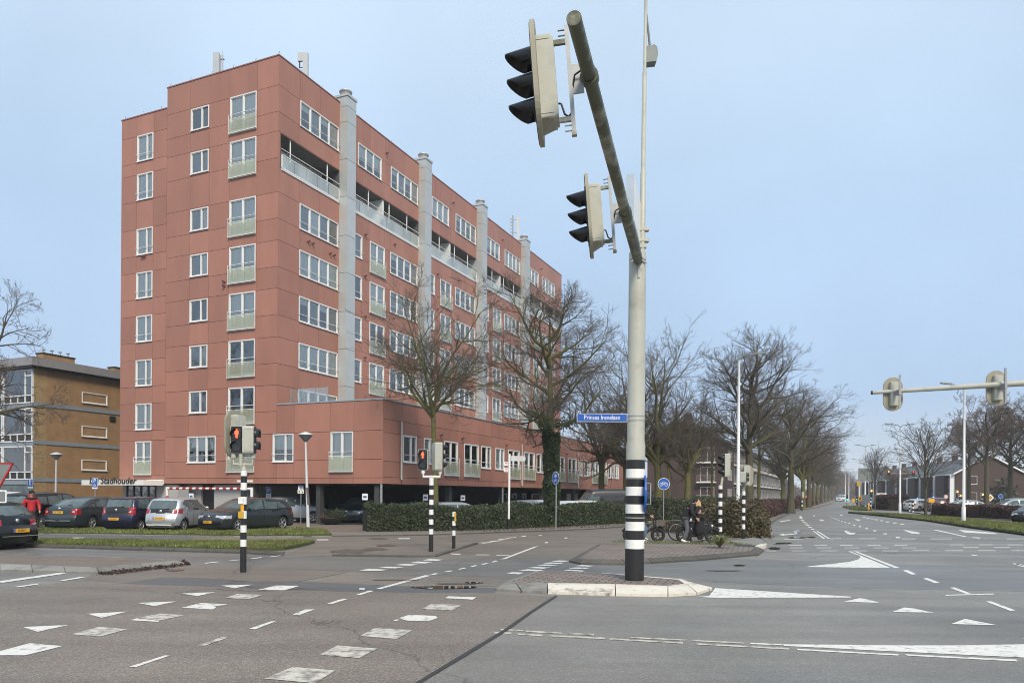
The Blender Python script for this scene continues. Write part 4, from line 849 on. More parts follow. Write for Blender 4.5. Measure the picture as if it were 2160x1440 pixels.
for b_, z0, z1 in ((1.72, 2.6, 5.75), (18.72, 2.5, 5.55), (31.95, 2.5, 5.55), (47.6, 2.3, 6.3)):
    g = MB(); g.tube([(b_, -.09, z1), (b_, -.09, z0), (b_-.03, -.14, z0-.12)], .06, 8)
    for z in (z0+.5, z1-.6, (z0+z1)/2): g.tube([(b_, -.09, z-.03), (b_, -.09, z+.03)], .072, 8)
    part('downpipe', g, M['greywall'], blk)
# rooftop antennas stand on the roof: things of their own
def blkpt(b_, a_, z): return C0+Bv*b_+Av*a_+Vector((0, 0, z))
ant = thing('mobile_antenna', 'broad grey panel antenna on the roof left, above the window columns', 'antenna', blkpt(1.2, 13.3, 27.35), RB-1.25, 'rooftop antennas')
g = MB(); g.add([(-.2, -.1, .15), (.2, -.1, .15), (.2, .12, .15), (-.2, .12, .15), (-.2, -.1, 1.75), (.2, -.1, 1.75), (.2, .12, 1.65), (-.2, .12, 1.65)], [(3, 2, 1, 0), (4, 5, 6, 7), (0, 1, 5, 4), (1, 2, 6, 5), (2, 3, 7, 6), (3, 0, 4, 7)]); part('panel', g, M['duct'], ant)
g = MB(); g.tube([(.3, .15, -.5), (.3, .15, 1.7)], .05, 8); g.box(-.15, .2, -.05, .1, -.5, .15); g.box(.15, .4, .1, .2, .3, .36); g.box(.15, .42, .1, .2, 1.4, 1.46); g.tube([(.3, .15, 1.7), (.3, .15, 2.0)], .01, 5); part('mast', g, M['galv'], ant)
ant = thing('mobile_antenna', 'tall pale panel antenna with small side box, before the first grey shaft', 'antenna', blkpt(3.9, 8.6, 26.9), RB-1.2, 'rooftop antennas')
g = MB(); g.box(-.16, .16, -.1, .1, .45, 2.55); g.box(-.5, -.165, -.05, .1, 2.05, 2.6); part('panel', g, M['duct'], ant)
g = MB(); g.tube([(.05, .1, 0), (.0, .1, .45)], .06, 8); g.tube([(-.1, .15, 0), (-.08, .12, .5)], .03, 6); g.tube([(.2, .15, 0), (.1, .12, .5)], .02, 6); g.tube([(-.4, .05, 1.65), (-.4, .05, 2.05)], .04, 6); g.tube([(-.4, .05, 1.7), (-.1, .05, 1.65)], .025, 6); part('mast', g, M['trim'], ant)
ant = thing('mobile_antenna', 'slim ladder like antenna mast on the roof further back, left of the fourth grey shaft', 'antenna', blkpt(36.4, 8.6, 26.8), RB-1.2, 'rooftop antennas')
g = MB(); g.box(.25, .5, -.08, .08, .1, 2.9); part('panel', g, M['duct'], ant)
g = MB(); g.tube([(-.1, 0, 0), (-.1, 0, 3)], .05, 8)
for k in range(9): g.box(-.35, -.1, -.03, .03, .4+.28*k, .5+.28*k)
for z in (.5, 1.5, 2.6): g.tube([(-.1, 0, z), (.3, 0, z)], .025, 5)
part('mast', g, M['galv'], ant); ant.scale = (1.15, 1.15, 1.2)
# ================================================================ ochre brick block at the left
P0 = at_d(72, 1000, 54); P0.z = 0
yb = thing('brick_apartment_block', 'ochre brick apartment block with grey flat roof edge at the left', 'building', P0, RB)
g = MB(); g.box(0, 26, 0, .4, 0, 10.6, 0); g.box(.0, .35, .4, 16, 0, 10.6, 1); g.box(25, 26, .4, 16, 0, 10.6, 0)
g2 = MB(); g2.box(-.02, .9, -.02, .0, 0, 10.6)
part('wall', g, [M['ybrick'], M['trim']], yb); part('corner_pier', g2, M['ybrick2'], yb)
g = MB(); g.box(-.55, 26.5, -.5, 16, 10.75, 11.35, 0); g.box(-.45, 26.4, -.4, 16, 10.6, 10.74, 1); part('roof', g, [M['fascia'], M['trim']], yb)
g = MB()
for z in (8.05, 5.28, 2.55): g.box(-.05, 26, -.06, -.021, z-.14, z+.14)
part('floor_band', g, M['bandgrey'], yb)
for k, z in enumerate((8.55, 5.95, 3.35)):
    w = add_window(yb, FB(-.03), 3.65, z, 2.15, .82, 1, 'plain', [6, 3, 1][k], rail=False)
g = MB(); g.box(6.0, 6.5, -.1, -.03, 7.35, 7.75); part('air_vent', g, M['trim'], yb)
# front (left) facade: large glazed bays
FL = Matrix(((0, 1, 0, 0), (-1, 0, 0, 0), (0, 0, 1, 0), (0, 0, 0, 1)))
def bay_meshes():
    W_, H_ = 3.3, 2.45; f = MB()
    f.box(0, W_, -.06, .06, 0, .08); f.box(0, W_, -.06, .06, H_-.08, H_); f.box(0, W_, -.06, .06, .52, .6)
    for x in (0, 2.45, W_-.08): f.box(x, x+.08, -.06, .06, .08, H_-.08)
    f.box(2.53, W_-.08, -.05, .05, 1.95, 2.03)
    for x in (.8, 1.6): f.box(x, x+.06, -.055, .055, .08, .52)
    gl = MB(); gl.add([(.05, .0, .6), (W_-.05, 0, .6), (W_-.05, 0, H_-.05), (.05, 0, H_-.05)], [(0, 1, 2, 3)])
    lw = MB(); lw.box(.05, W_-.05, .01, .03, .08, .52)
    return f.mesh('window'), gl.mesh('pane'), lw.mesh('infill_panel')
bf, bgl, blw = bay_meshes()
for j, z in enumerate((8.1, 5.3, 2.55)):
    for k in range(3):
        o = link('window', bf, M['frame'], yb); o.matrix_local = FL @ Matrix.Translation((-3.35-3.4*k, -.1, z))
        link('pane', bgl, M['glass'], o); link('infill_panel', blw, M['black'], o)
        cu = MB()
        if j == 2:
            for q in range(9): cu.box(.1, 2.4, .12, .13, .75+q*.19, .86+q*.19, 0)
        else: cu.box(.0, 3.3, .16, .18, .6, 1.25+.2*j, 1)
        cu.box(2.6, 3.15, .12, .14, .6, 1.9, 0); cu.box(0, 3.3, .3, .34, 0, 2.45, 2)
        part('curtain', cu, [M['net'], M['blind'], M['room']], o)
g = MB()
for z in (7.72, 4.95, 2.2): g.box(-.12, 0, .0, 16, z, z+.33)
part('floor_band', g, M['bandgrey'], yb)
g = MB(); g.box(-.06, -.001, .05, 16, 0, 2.15); sf = part('shop_front', g, M['carglass'], yb)
g = MB(); g.tube([(-.03, .35, 2.6), (-.03, .35, 8.1)], .035, 6); part('downpipe', g, M['greywall'], yb)
def chimney(b_, a_, w, d_, h, pots, lbl=None):
    g = MB(); g.box(b_, b_+w, a_, a_+d_, 11.3, 11.3+h, 0); g.box(b_-.06, b_+w+.06, a_-.06, a_+d_+.06, 11.3+h, 11.38+h, 1)
    c_ = part('chimney', g, [M['ybrick'], M['trim']], yb)
    if pots:
        g = MB()
        for k in range(pots): g.lathe([(.08, 0), (.08, .22), (.03, .23), (.03, .27), (.15, .29), (.12, .36), (.001, .38)], 10, 0, (b_+.3+k*(w-.6)/(pots-1), a_+d_/2, 11.38+h))
        part('chimney_pot', g, M['galv'], c_)
chimney(2.6, 3, 2.6, .8, 1.05, 4); chimney(8.0, 2, 2.2, .8, .75, 0)
# ================================================================ dark brick gabled flats behind the trees
P1 = at_d(1532, 1050, 107); P1.z = 0
gb = thing('gabled_brick_flats', 'dark brown brick block of flats with gable end and white balconies behind the bare trees', 'building', P1, RB)
g = MB(); GW, GL_, EV, RG = 11.5, 105, 9.2, 12.6
g.T = FA
g.plate([(-GW, 0), (0, 0), (0, EV), (-GW/2, RG), (-GW, EV)], 0, .4, 0)
g.T = None; g.box(0.4, GL_, 0, .35, 0, EV, 0); g.box(.4, GL_, GW-.35, GW, 0, EV, 0); g.box(GL_-.3, GL_, .35, GW-.35, 0, EV, 0)
part('wall', g, M['rbrick'], gb)
g = MB()
g.add([(-.4, -.5, EV-.15), (GL_, -.5, EV-.15), (GL_, GW/2, RG+.15), (-.4, GW/2, RG+.15)], [(0, 1, 2, 3)]); g.add([(-.4, GW+.5, EV-.15), (GL_, GW+.5, EV-.15), (GL_, GW/2, RG+.15), (-.4, GW/2, RG+.15)], [(3, 2, 1, 0)])
g.add([(-.4, -.5, EV-.35), (GL_, -.5, EV-.35), (GL_, -.5, EV-.15), (-.4, -.5, EV-.15)], [(0, 1, 2, 3)])
g.bar((-.4, -.5, EV-.1), (-.4, GW/2, RG+.1), .12, .3); g.bar((-.4, GW+.5, EV-.1), (-.4, GW/2, RG+.1), .12, .3)
rf = part('roof', g, M['roof'], gb)
g = MB()
for x in (.5, 26, 52, 78): g.box(x, x+1.2, GW/2-.5, GW/2+.5, RG-.6, RG+1.1)
part('chimney', g, M['rbrick'], rf)
for j in range(3):
    z = .9+2.85*j
    add_window(gb, FA, -3.7, z, 2.0, 2.1, 2, 'plain', 2, rail=False)
    g = MB(); g.T = FA; g.box(-4.1, -1.4, -.9, -.01, z-.2, z-.02, 0); g.box(-4.1, -1.4, -.9, -.86, z+.85, z+.91, 1)
    for k in range(18): g.box(-4.1+k*.155, -4.08+k*.155, -.89, -.87, z-.02, z+.87, 1)
    part('balcony', g, [M['signwhite'], M['galv']], gb)
    for k in range(4): add_window(gb, FB(0), 1.3+k*1.15, z+.3, .8, 1.5, 1, 'plain', 5, rail=False)
    for k in range(15):
        b_ = 8+k*6.3
        add_window(gb, FB(0), b_, z-.1, 2.3, 2.3, 2, 'plain', [2, 5, 3][k % 3], rail=False); 
        if k < 14: add_window(gb, FB(0), b_+3.4, z+.4, 1.7, 1.6, 2, 'plain', 5, rail=False)
        g = MB(); g.box(b_-.3, b_+2.8, -1.1, -.01, z-.3, z-.12, 0); g.box(b_-.3, b_+2.8, -1.1, -1.06, z+.78, z+.84, 1)
        for q in range(16): g.box(b_-.3+q*.2, b_-.28+q*.2, -1.09, -1.07, z-.12, z+.8, 1)
        part('balcony', g, [M['signwhite'], M['galv']], gb)
# ================================================================ terraced houses at the right
TA = math.radians(0)
def row(label, px, D, L_, wdt, ev, rg, rz, n, gable_win=True):
    p = at_d(px, 1048, D); p.z = 0
    r = thing('terraced_houses', label, 'house', p, rz)
    g = MB(); g.T = FA; g.plate([(-wdt, 0), (0, 0), (0, ev), (-wdt/2, rg), (-wdt, ev)], 0, .4, 0)
    g.T = None; g.box(.4, L_, 0, .35, 0, ev, 0); g.box(.4, L_, wdt-.35, wdt, 0, ev, 0); part('wall', g, M['rbrick'], r)
    g = MB(); g.add([(-.3, -.5, ev-.25), (L_, -.5, ev-.25), (L_, wdt/2, rg+.1), (-.3, wdt/2, rg+.1)], [(0, 1, 2, 3)], 0); g.add([(-.3, wdt+.4, ev-.2), (L_, wdt+.4, ev-.2), (L_, wdt/2, rg+.1), (-.3, wdt/2, rg+.1)], [(3, 2, 1, 0)], 0)
    g.box(-.3, L_, wdt+.4, wdt+.5, ev-.3, ev-.05, 1)
    g.bar((-.35, wdt+.4, ev-.1), (-.35, wdt/2, rg+.1), .1, .25, 1); g.bar((-.35, -.4, ev-.1), (-.35, wdt/2, rg+.1), .1, .25, 1)
    rf = part('roof', g, [M['roof'], M['signwhite']], r)
    g = MB()
    for k in range(n): x = L_*(k+.9)/n; g.box(x-.5, x+.5, wdt/2-.4, wdt/2+.4, rg-.3, rg+1.0)
    part('chimney', g, M['rbrick'], rf)
    FW = Matrix(((-1, 0, 0, 0), (0, -1, 0, wdt), (0, 0, 1, 0), (0, 0, 0, 1)))
    for k in range(n):
        x0 = L_*k/n; s = L_/n
        g = MB(); g.box(x0+.3, x0+.55, wdt, wdt+.8, 0, ev-.2); part('party_fin', g, M['signwhite'], r)
        g = MB(); g.box(x0+s*.45, x0+s-.1, wdt, wdt+.6, 0, ev-.2); part('brick_bay', g, M['rbrick'], r)
        for z in (.8, 3.4): add_window(r, FW, -(x0+s*.42), z, s*.3, 1.7, 2, 'plain', 5, rail=False)
    if gable_win:
        for z in (1.1, 4.0): add_window(r, FA, -wdt+2.0, z, 1.35, 1.5, 1, 'plain', 3, rail=False)
    return r
row('dark brick terraced row with grey roof and gable end, at the right', 2160, 128, 90, 10.5, 5.9, 9.0, RB+.16, 9)
# ================================================================ trees
def unit(a): return a/(np.linalg.norm(a, axis=-1, keepdims=True)+1e-9)
class Tree:
    def __init__(s, seed): s.r = np.random.default_rng(seed)
    def grow(s, P, D, L, r0, r1, K, wander, up):
        N = len(P); pts = np.zeros((N, K, 3)); pts[:, 0] = P; d = unit(D); st = (L/(K-1))[:, None]
        for i in range(1, K):
            d = unit(d+s.r.normal(size=(N, 3))*wander+np.array([0, 0, 1])*up); pts[:, i] = pts[:, i-1]+d*st
        t = np.linspace(0, 1, K)[None]; rad = r0[:, None]*(1-t)+r1[:, None]*t
        return pts, rad
    def kids(s, pts, rad, n, tmin, ang, sc, rk, lens, tmax=1.0):
        N, K, _ = pts.shape; t = tmin+(tmax-tmin)*(np.arange(n)[None]+s.r.uniform(0, 1, (N, n)))/n; f = t*(K-1); i = np.minimum(f.astype(int), K-2); fr = (f-i)[..., None]; a = np.arange(N)[:, None]
        P = pts[a, i]*(1-fr)+pts[a, i+1]*fr; T = unit(pts[a, i+1]-pts[a, i]); R = rad[a, i]
        q = s.r.normal(size=T.shape); q = unit(q-(q*T).sum(-1, keepdims=True)*T); an = np.radians(ang)*s.r.uniform(.6, 1.35, (N, n, 1))
        D = T*np.cos(an)+q*np.sin(an); L = lens[:, None]*sc*(1.15-.55*t)*s.r.uniform(.6, 1.25, (N, n)); r0 = np.minimum(R*rk, R*.9)
        return P.reshape(-1, 3), D.reshape(-1, 3), L.ravel(), r0.ravel()
def tubes(sets, k):
    VV, QQ, b = [], [], 0
    for pts, rad in sets:
        N, K, _ = pts.shape; n = k(rad[:, 0].max()); T = np.zeros_like(pts); T[:, 1:-1] = pts[:, 2:]-pts[:, :-2]; T[:, 0] = pts[:, 1]-pts[:, 0]; T[:, -1] = pts[:, -1]-pts[:, -2]; T = unit(T)
        ref = np.tile(np.array([.31, .87, .2]), (N, K, 1)); u = unit(np.cross(T, ref)); w = np.cross(T, u); an = np.arange(n)*2*np.pi/n
        V = pts[:, :, None]+(u[:, :, None]*np.cos(an)[None, None, :, None]+w[:, :, None]*np.sin(an)[None, None, :, None])*rad[:, :, None, None]
        idx = np.arange(N*K*n).reshape(N, K, n); a = idx[:, :-1]; c = idx[:, 1:]
        Q = np.stack([a, np.roll(a, -1, 2), np.roll(c, -1, 2), c], -1).reshape(-1, 4)+b
        VV.append(V.reshape(-1, 3)); QQ.append(Q); b += N*K*n
    return np.concatenate(VV), np.concatenate(QQ)
def make_tree(label, seed, H, hf, r, spread, n=(7, 6, 6, 5), lead=True, elev=35, up1=.10, twl=.9, tw=(.011, .004), bark='bark', twig='twig', leaves=0, lean=(0, 0), droop=0.0, loc=(0, 0, 0), rz=0, group=None, name='bare_tree', ivy=0, twup=.12, last=3, limbsc=1.0):
    t = Tree(seed); root = thing(name, label, 'tree', loc, rz, group)
    K0 = 9; tp = H*.93 if lead else hf
    z = np.linspace(0, 1, K0); p = np.zeros((1, K0, 3)); p[0, :, 2] = z*tp; p[0, :, 0] = lean[0]*z+np.cumsum(t.r.normal(size=K0))*.02*H/10*z; p[0, :, 1] = lean[1]*z+np.cumsum(t.r.normal(size=K0))*.02*H/10*z
    rad = np.where(z*tp < hf, r*(1-.25*z*tp/hf), 0)
    if lead: rad = np.where(z*tp >= hf, r*.62*(1-(z*tp-hf)/(tp-hf+.01))**.8+.02, rad)
    else: rad = r*(1-.28*z)
    rad[0] = r*1.35; rad = rad[None]
    n1 = n[0]; kk = np.arange(n1); az = kk*2.399+seed
    if lead: hz = hf*.93+(H*.80-hf*.93)*(kk/(n1-1))**1.15
    else: hz = np.full(n1, hf*.97)-t.r.uniform(0, .12, n1)*hf*.8; hz[0] = hf*.99
    f = hz/tp*(K0-1); i = np.minimum(f.astype(int), K0-2); fr = (f-i)[:, None]; P = p[0][i]*(1-fr)+p[0][i+1]*fr
    el = np.radians(elev+(25 if lead else 15)*kk/(n1-1)+t.r.normal(size=n1)*6)
    if not lead: el[0] = np.radians(80); el[1] = np.radians(68)
    D = np.stack([np.cos(az)*np.cos(el), np.sin(az)*np.cos(el), np.sin(el)], 1)
    rel = (H-hz)/(H-hf*.93) if lead else np.ones(n1)
    L = np.minimum(spread/np.maximum(np.cos(el), .35)*(.55+.45*rel if lead else 1), (H-hz)*1.25+.5)*t.r.uniform(.85, 1.1, n1)*limbsc
    a = t.grow(P, D, L, np.full(n1, r*(.42 if lead else .55)), np.full(n1, .02), 10, .11, up1)
    ch = t.kids(a[0], a[1], n[1], .12, 50, .62, .6, L); b = t.grow(*ch[:3], ch[3], np.full(len(ch[0]), .012), 8, .13, .06-droop)
    c1 = t.kids(b[0], b[1], n[2], .12, 48, .62, .6, ch[2]); c = t.grow(*c1[:3], np.maximum(c1[3], .010), np.full(len(c1[0]), .007), 6, .15, .05-droop)
    d1 = t.kids(c[0], c[1], n[3], .15, 42, 1.0, .7, np.maximum(c1[2]*.55, twl*.6)); d = t.grow(d1[0], d1[1], np.minimum(d1[2], twl), np.full(len(d1[0]), tw[0]), np.full(len(d1[0]), tw[1]), 5, .2, twup)
    sets = [c, d]
    if last:
        e1 = t.kids(d[0], d[1], last, .2, 38, .7, .8, np.minimum(d1[2], twl)); e_ = t.grow(e1[0], e1[1], e1[2], np.full(len(e1[0]), tw[0]*.8), np.full(len(e1[0]), tw[1]), 4, .2, twup+.06); sets.append(e_)
        g1 = t.kids(a[0], a[1], 7, .3, 55, .0, .7, L); g_ = t.grow(g1[0], g1[1], np.full(len(g1[0]), twl*1.1)*t.r.uniform(.4, 1.1, len(g1[0])), np.full(len(g1[0]), tw[0]*1.3), np.full(len(g1[0]), tw[1]), 5, .2, twup); sets.append(g_)
    allz = np.concatenate([q[0][..., 2].ravel() for q in sets]); ax = np.concatenate([q[0][..., :2].reshape(-1, 2) for q in sets]); kz = (H-hf)/(np.percentile(allz, 99.6)-hf); kr = spread/np.percentile(np.hypot(ax[:, 0], ax[:, 1]), 97)
    pass
    for q in [a, b]+sets:
        zz_ = q[0][..., 2]; q[0][..., 2] = np.where(zz_ > hf, hf+(zz_-hf)*kz, zz_); q[0][..., :2] *= kr
    if lead: pz = p[..., 2]; p[..., 2] = np.where(pz > hf, hf+(pz-hf)*kz, pz)
    kf = lambda R: 12 if R > .15 else 7 if R > .08 else 5 if R > .03 else 4 if R > .016 else 3
    V, Q = tubes([(p, rad), a, b], kf); tr = link('trunk', arr_mesh('trunk', V, Q, True), M[bark], root)
    V, Q = tubes(sets, lambda R: 3); link('crown', arr_mesh('crown', V, Q, True), M[twig], root)
    if leaves:
        src = sets[-2][0][:, -2]; k = t.r.choice(len(src), min(leaves, len(src)), replace=False)
        V, Q = leafquads(src[k]+t.r.normal(size=(len(k), 3))*.05, .055, 0, .55); link('dead_leaves', arr_mesh('dead_leaves', V, Q), M['deadleaf'], root)
    if ivy:
        m = ivy; zz = t.r.uniform(0, 1, m)**.9*hf*1.02; aa = t.r.uniform(0, 6.283, m); rr = r*(1.15+.28*np.abs(np.sin(zz*2.3))+.22*np.abs(np.sin(aa*2+zz)))+t.r.normal(size=m)*.03
        f = zz/tp*(K0-1); i = np.minimum(f.astype(int), K0-2); fr = (f-i)[:, None]; cen = p[0][i]*(1-fr)+p[0][i+1]*fr
        C3 = cen+np.stack([np.cos(aa)*rr, np.sin(aa)*rr, np.zeros(m)], 1)
        # ivy climbs the lowest limbs too
        sel = a[0][[1, 2, 3]][:, 1:4].reshape(-1, 3); C4 = sel[t.r.integers(0, len(sel), m//8)]+t.r.normal(size=(m//8, 3))*.16
        V, Q = leafquads(np.concatenate([C3, C4]), .055); link('ivy', arr_mesh('ivy', V, Q), M['ivy'], root)
    return root
def gp(px, D): p = at_d(px, CY, D); return Vector((p.x, p.y, 0))
make_tree('bare tree whose slim mossy trunk rises behind the middle traffic lights before the red block', 3, 13.4, 6.3, .155, 4.3, (8, 9, 7, 4), False, 32, .10, 1.1, (.0075, .003), 'bark2', loc=gp(920, 38), droop=.03, lean=(-.1, 0), last=3, limbsc=.75)
make_tree('large bare tree with thick ivy on its trunk behind the pedestrian and bicycle sign', 8, 13.6, 5.0, .27, 3.9, (13, 8, 7, 4), True, 8, .13, 1.15, (.008, .0032), 'bark2', loc=gp(1164, 40), ivy=16000, last=3)
t3 = make_tree('mossy bare tree with forked trunk directly right of the striped mast', 21, 14.4, 4.4, .34, 5.0, (9, 8, 7, 4), False, 34, .10, 1.0, (.010, .004), 'bark2', loc=gp(1388, 58), leaves=900, last=3, limbsc=.8)
t4 = make_tree('tallest bare tree with wide crown behind the lamp post at the pavement tip', 33, 14.4, 5.0, .36, 5.4, (13, 8, 7, 4), True, 26, .10, 1.0, (.010, .004), 'bark', loc=gp(1580, 58), last=3)
t5 = make_tree('bare tree with low fork in front of the brick gable wall', 44, 10.0, 3.6, .27, 3.6, (7, 7, 6, 5), False, 40, .08, 1.0, (.011, .0045), 'bark2', loc=gp(1449, 57), leaves=400, last=3)
t6 = make_tree('thin green stemmed bare tree beside the gable balconies', 55, 11.5, 4.5, .16, 3.0, (8, 6, 6, 4), True, 40, .1, .9, (.014, .006), 'bark2', loc=gp(1502, 80), last=2)
dup(t3, gp(1322, 60), 2.1, 'bare tree mostly hidden behind the striped mast, limbs showing left of it', .98)
dup(t6, gp(1411, 72), 1.0, 'slender bare tree behind the blue bicycle sign', (.95, .95, .9))
dup(t5, gp(1270, 62), 3.0, 'bare tree beyond the end of the low red wing, left of the mast', (1.15, 1.15, 1.2))
dup(t6, gp(1600, 76), 4.0, 'dark thin trunked tree right of the tan backed signal', (1.2, 1.2, 1.15))
dup(t4, gp(1668, 74), 1.3, 'wide bare street tree above the start of the russet hedge', (1.02, 1.02, .88))
dup(t3, gp(1652, 98), .6, 'bare tree in front of the long balcony facade', .95)
av = 'avenue trees receding along the main road'
for i, (px, D, s) in enumerate(((1694, 96, .95), (1706, 116, 1), (1716, 138, 1), (1724, 160, 1), (1733, 185, 1.05), (1741, 215, 1.05), (1748, 250, 1.1), (1755, 300, 1.1), (1763, 360, 1.2), (1774, 430, 1.2), (1790, 480, 1.3), (1806, 500, 1.2), (1822, 480, 1.1))):
    dup((t3, t4, t5)[i % 3], gp(px, D), i*1.7, 'bare avenue tree in the receding row beyond the russet hedge', (s*(1.2 if i % 3 == 2 else 1)), av)
yt = make_tree('young bare tree with fine upswept branches in the grass median', 61, 8.3, 2.6, .11, 2.7, (16, 5, 4, 3), True, 48, .05, .8, (.010, .004), 'bark', loc=gp(1953, 62), last=2, limbsc=1.0)
dup(yt, gp(1846, 95), 2.0, 'thin young tree on the median behind the red traffic light', (.8, .8, 1.0))
t7 = make_tree('spreading bare tree right of the tall median lamp post', 70, 12.6, 5.2, .26, 4.2, (10, 6, 6, 5), True, 32, .09, .9, (.016, .007), 'bark', 'twig2', loc=gp(2044, 96), last=3)
dup(t7, gp(2081, 84), 2.6, 'thick trunked bare tree left of the yellow diamond sign', (1.1, 1.1, 1.08))
dup(t7, gp(2131, 88), 4.4, 'bare tree right of the round blue sign at the right edge', (1.15, 1.15, 1.1))
dup(t4, gp(2195, 84), 1.0, 'bare tree cut off by the right picture edge', (.95, .95, .95))
for i, (px, D, s) in enumerate(((1885, 150, .62), (1905, 165, .66), (1862, 210, .9), (1930, 230, .9), (1840, 330, 1.0), (1880, 330, 1.1), (1960, 260, .9), (1850, 400, 1.2))):
    dup(t7, gp(px, D), i*1.3, 'hazy brownish bare tree far down the road behind the road works', s, group='distant trees behind the road works')
make_tree('bare tree with a few dead leaves reaching in at the left edge', 90, 13.0, 5.0, .3, 5.2, (10, 7, 7, 4), True, 12, .05, .9, (.011, .004), 'bark', loc=gp(-62, 41), leaves=260, droop=.03, last=3)

# far mass of twiggy tree tops along the horizon
n = 60000; X = rng.uniform(0, 1, n); px_ = 1600+X*900; D_ = rng.uniform(330, 520, n); hgt = 7+2.5*np.sin(X*37)+1.5*np.sin(X*91+2)+rng.normal(size=n)*.8
zz = rng.uniform(0, 1, n)**.7*hgt; C3 = np.stack([(px_-CX)/F*D_, D_, zz], 1)
V, Q = leafquads(C3, 1.3, 1.5, .10); o = link('distant_trees', arr_mesh('distant_trees', V, Q), M['twig2']); o['kind'] = 'stuff'
n = 26000; px_ = rng.uniform(830, 1480, n); D_ = rng.uniform(150, 240, n); zz = rng.uniform(0, 1, n)**.7*(7+2*np.sin(px_*.05)); C3 = np.stack([(px_-CX)/F*D_, D_, zz], 1)
V, Q = leafquads(C3, .8, 1.5, .10); o = link('distant_trees', arr_mesh('distant_trees', V, Q), M['twig']); o['kind'] = 'stuff'
# ================================================================ street furniture
def rrect(w, h, r, n=6):
    r = min(r, w/2-.0005, h/2-.0005); q = []
    for cx_, cz, a0 in ((w/2-r, h/2-r, 0), (-w/2+r, h/2-r, 90), (-w/2+r, -h/2+r, 180), (w/2-r, -h/2+r, 270)):
        for k in range(n+1): a = math.radians(a0+90*k/n); q.append((cx_+r*math.cos(a), cz+r*math.sin(a)))
    return q
def ring(g, r0, r1, y0, y1, m=0, n=24, a0=0, a1=360, c=(0, 0)):
    vs, fs = [], []
    k_ = n+1
    for k in range(k_):
        a = math.radians(a0+(a1-a0)*k/n); x, z = math.cos(a), math.sin(a)
        vs += [(c[0]+r0*x, y0, c[1]+r0*z), (c[0]+r1*x, y0, c[1]+r1*z), (c[0]+r1*x, y1, c[1]+r1*z), (c[0]+r0*x, y1, c[1]+r0*z)]
    for k in range(n):
        b = 4*k; fs += [(b, b+4, b+5, b+1), (b+1, b+5, b+6, b+2), (b+3, b+2, b+6, b+7), (b, b+3, b+7, b+4)]
    g.add(vs, fs, m)
def yawm(fx, fy):
    "matrix that turns local -y towards world direction (fx, fy)"
    return Matrix.Rotation(math.atan2(fx, -fy), 4, 'Z')
def signal_head(parent, Mx, n=3, s=.3, lit=None, board=None, ped=False, vis=.26, rounded=.08, label=None):
    "faces local -y, centred on its middle"
    w, h, d = s*1.12, n*s*1.07+.05, .21
    g = MB(); g.plate(rrect(w, h, rounded), 0, d); g.plate(rrect(w*.92, h*.96, rounded), d, d+.025)
    for z in (-h/2+.06, h/2-.06): g.box(-w/2-.006, w/2+.006, .02, d-.02, z-.006, z+.006)
    o = part('signal_head', g, M['beige'], parent); o.matrix_local = Mx
    if label: o['label'] = label
    if board:
        b = MB(); bw, bh = board; b.plate(rrect(bw, bh, bw/2, 10), .0, .05); part('backboard', b, M['bback'], o)
        b = MB(); b.plate(rrect(bw-.04, bh-.04, bw/2-.02, 10), -.008, -.001); ring_ = part('board_front', b, M['black'], o)
    b = MB(); b.plate(rrect(w*.88, h*.95, rounded*.8), -.018, -.009); part('face', b, M['black'], o)
    for k in range(n):
        z = (n-1)/2*s*1.04-k*s*1.04; R_ = s*.44
        l = MB(); l.plate([(R_*.95*math.cos(a*math.pi/10), z+R_*.95*math.sin(a*math.pi/10)) for a in range(20)], -.03, -.013)
        lm = M['lens']
        if lit and k == lit[0] and not ped: lm = M[lit[1]]
        part('lens', l, lm, o)
        v = MB(); a0, a1 = math.radians(-25), math.radians(205); K = 14; vs, fs = [], []
        for i in range(K+1):
            a = a0+(a1-a0)*i/K; t = math.sin(math.pi*i/K); L_ = vis*(.35+.65*t) if vis > .1 else vis
            for rr in (R_, R_+.012): vs += [(rr*math.cos(a), -.012, z+rr*math.sin(a)), (rr*math.cos(a), -.012-L_, z+rr*math.sin(a)-L_*.18)]
        for i in range(K): b_ = 4*i; fs += [(b_, b_+4, b_+5, b_+1), (b_+2, b_+3, b_+7, b_+6), (b_+1, b_+5, b_+7, b_+3)]
        v.add(vs, fs, 0, True); part('visor', v, M['visor'], o)
    if ped and lit:
        z = (n-1)/2*s*1.04; m_ = MB(); k = s/.2
        m_.plate([(x*k*.9, z+y*k) for x, y in ((-.012, .075), (.012, .075), (.014, .05), (.032, .042), (.036, -.01), (.024, -.012), (.02, .02), (.018, -.075), (.003, -.075), (0, -.02), (-.003, -.075), (-.018, -.075), (-.02, .02), (-.024, -.012), (-.036, -.01), (-.032, .042), (-.014, .05))], -.035, -.031)
        part('red_figure', m_, M['redlit'], o)
    return o
def banded(parent, r, bands, n=16, x=0, y=0, cap=True, name='pole'):
    "bands: list of (z0, z1, material index, radius factor)"
    g = MB()
    for z0, z1, m, k in bands: g.tube([(x, y, z0), (x, y, z1)], r*k, n, m)
    return part(name, g, [M['white'], M['black'], M['beige'], M['yellow'], M['rededge']], parent)
def zb(px, D, ys):
    return [at_d(px, y, D).z for y in ys]
def bandlist(px, D, ys, first, base, zbase=0.0, k=1.0):
    z = zb(px, D, ys); out = []; m = first
    for i in range(len(z)-1): out.append((z[i+1], z[i], m, k)); m = 1-m
    out.append((zbase, z[-1], m, k)); return out
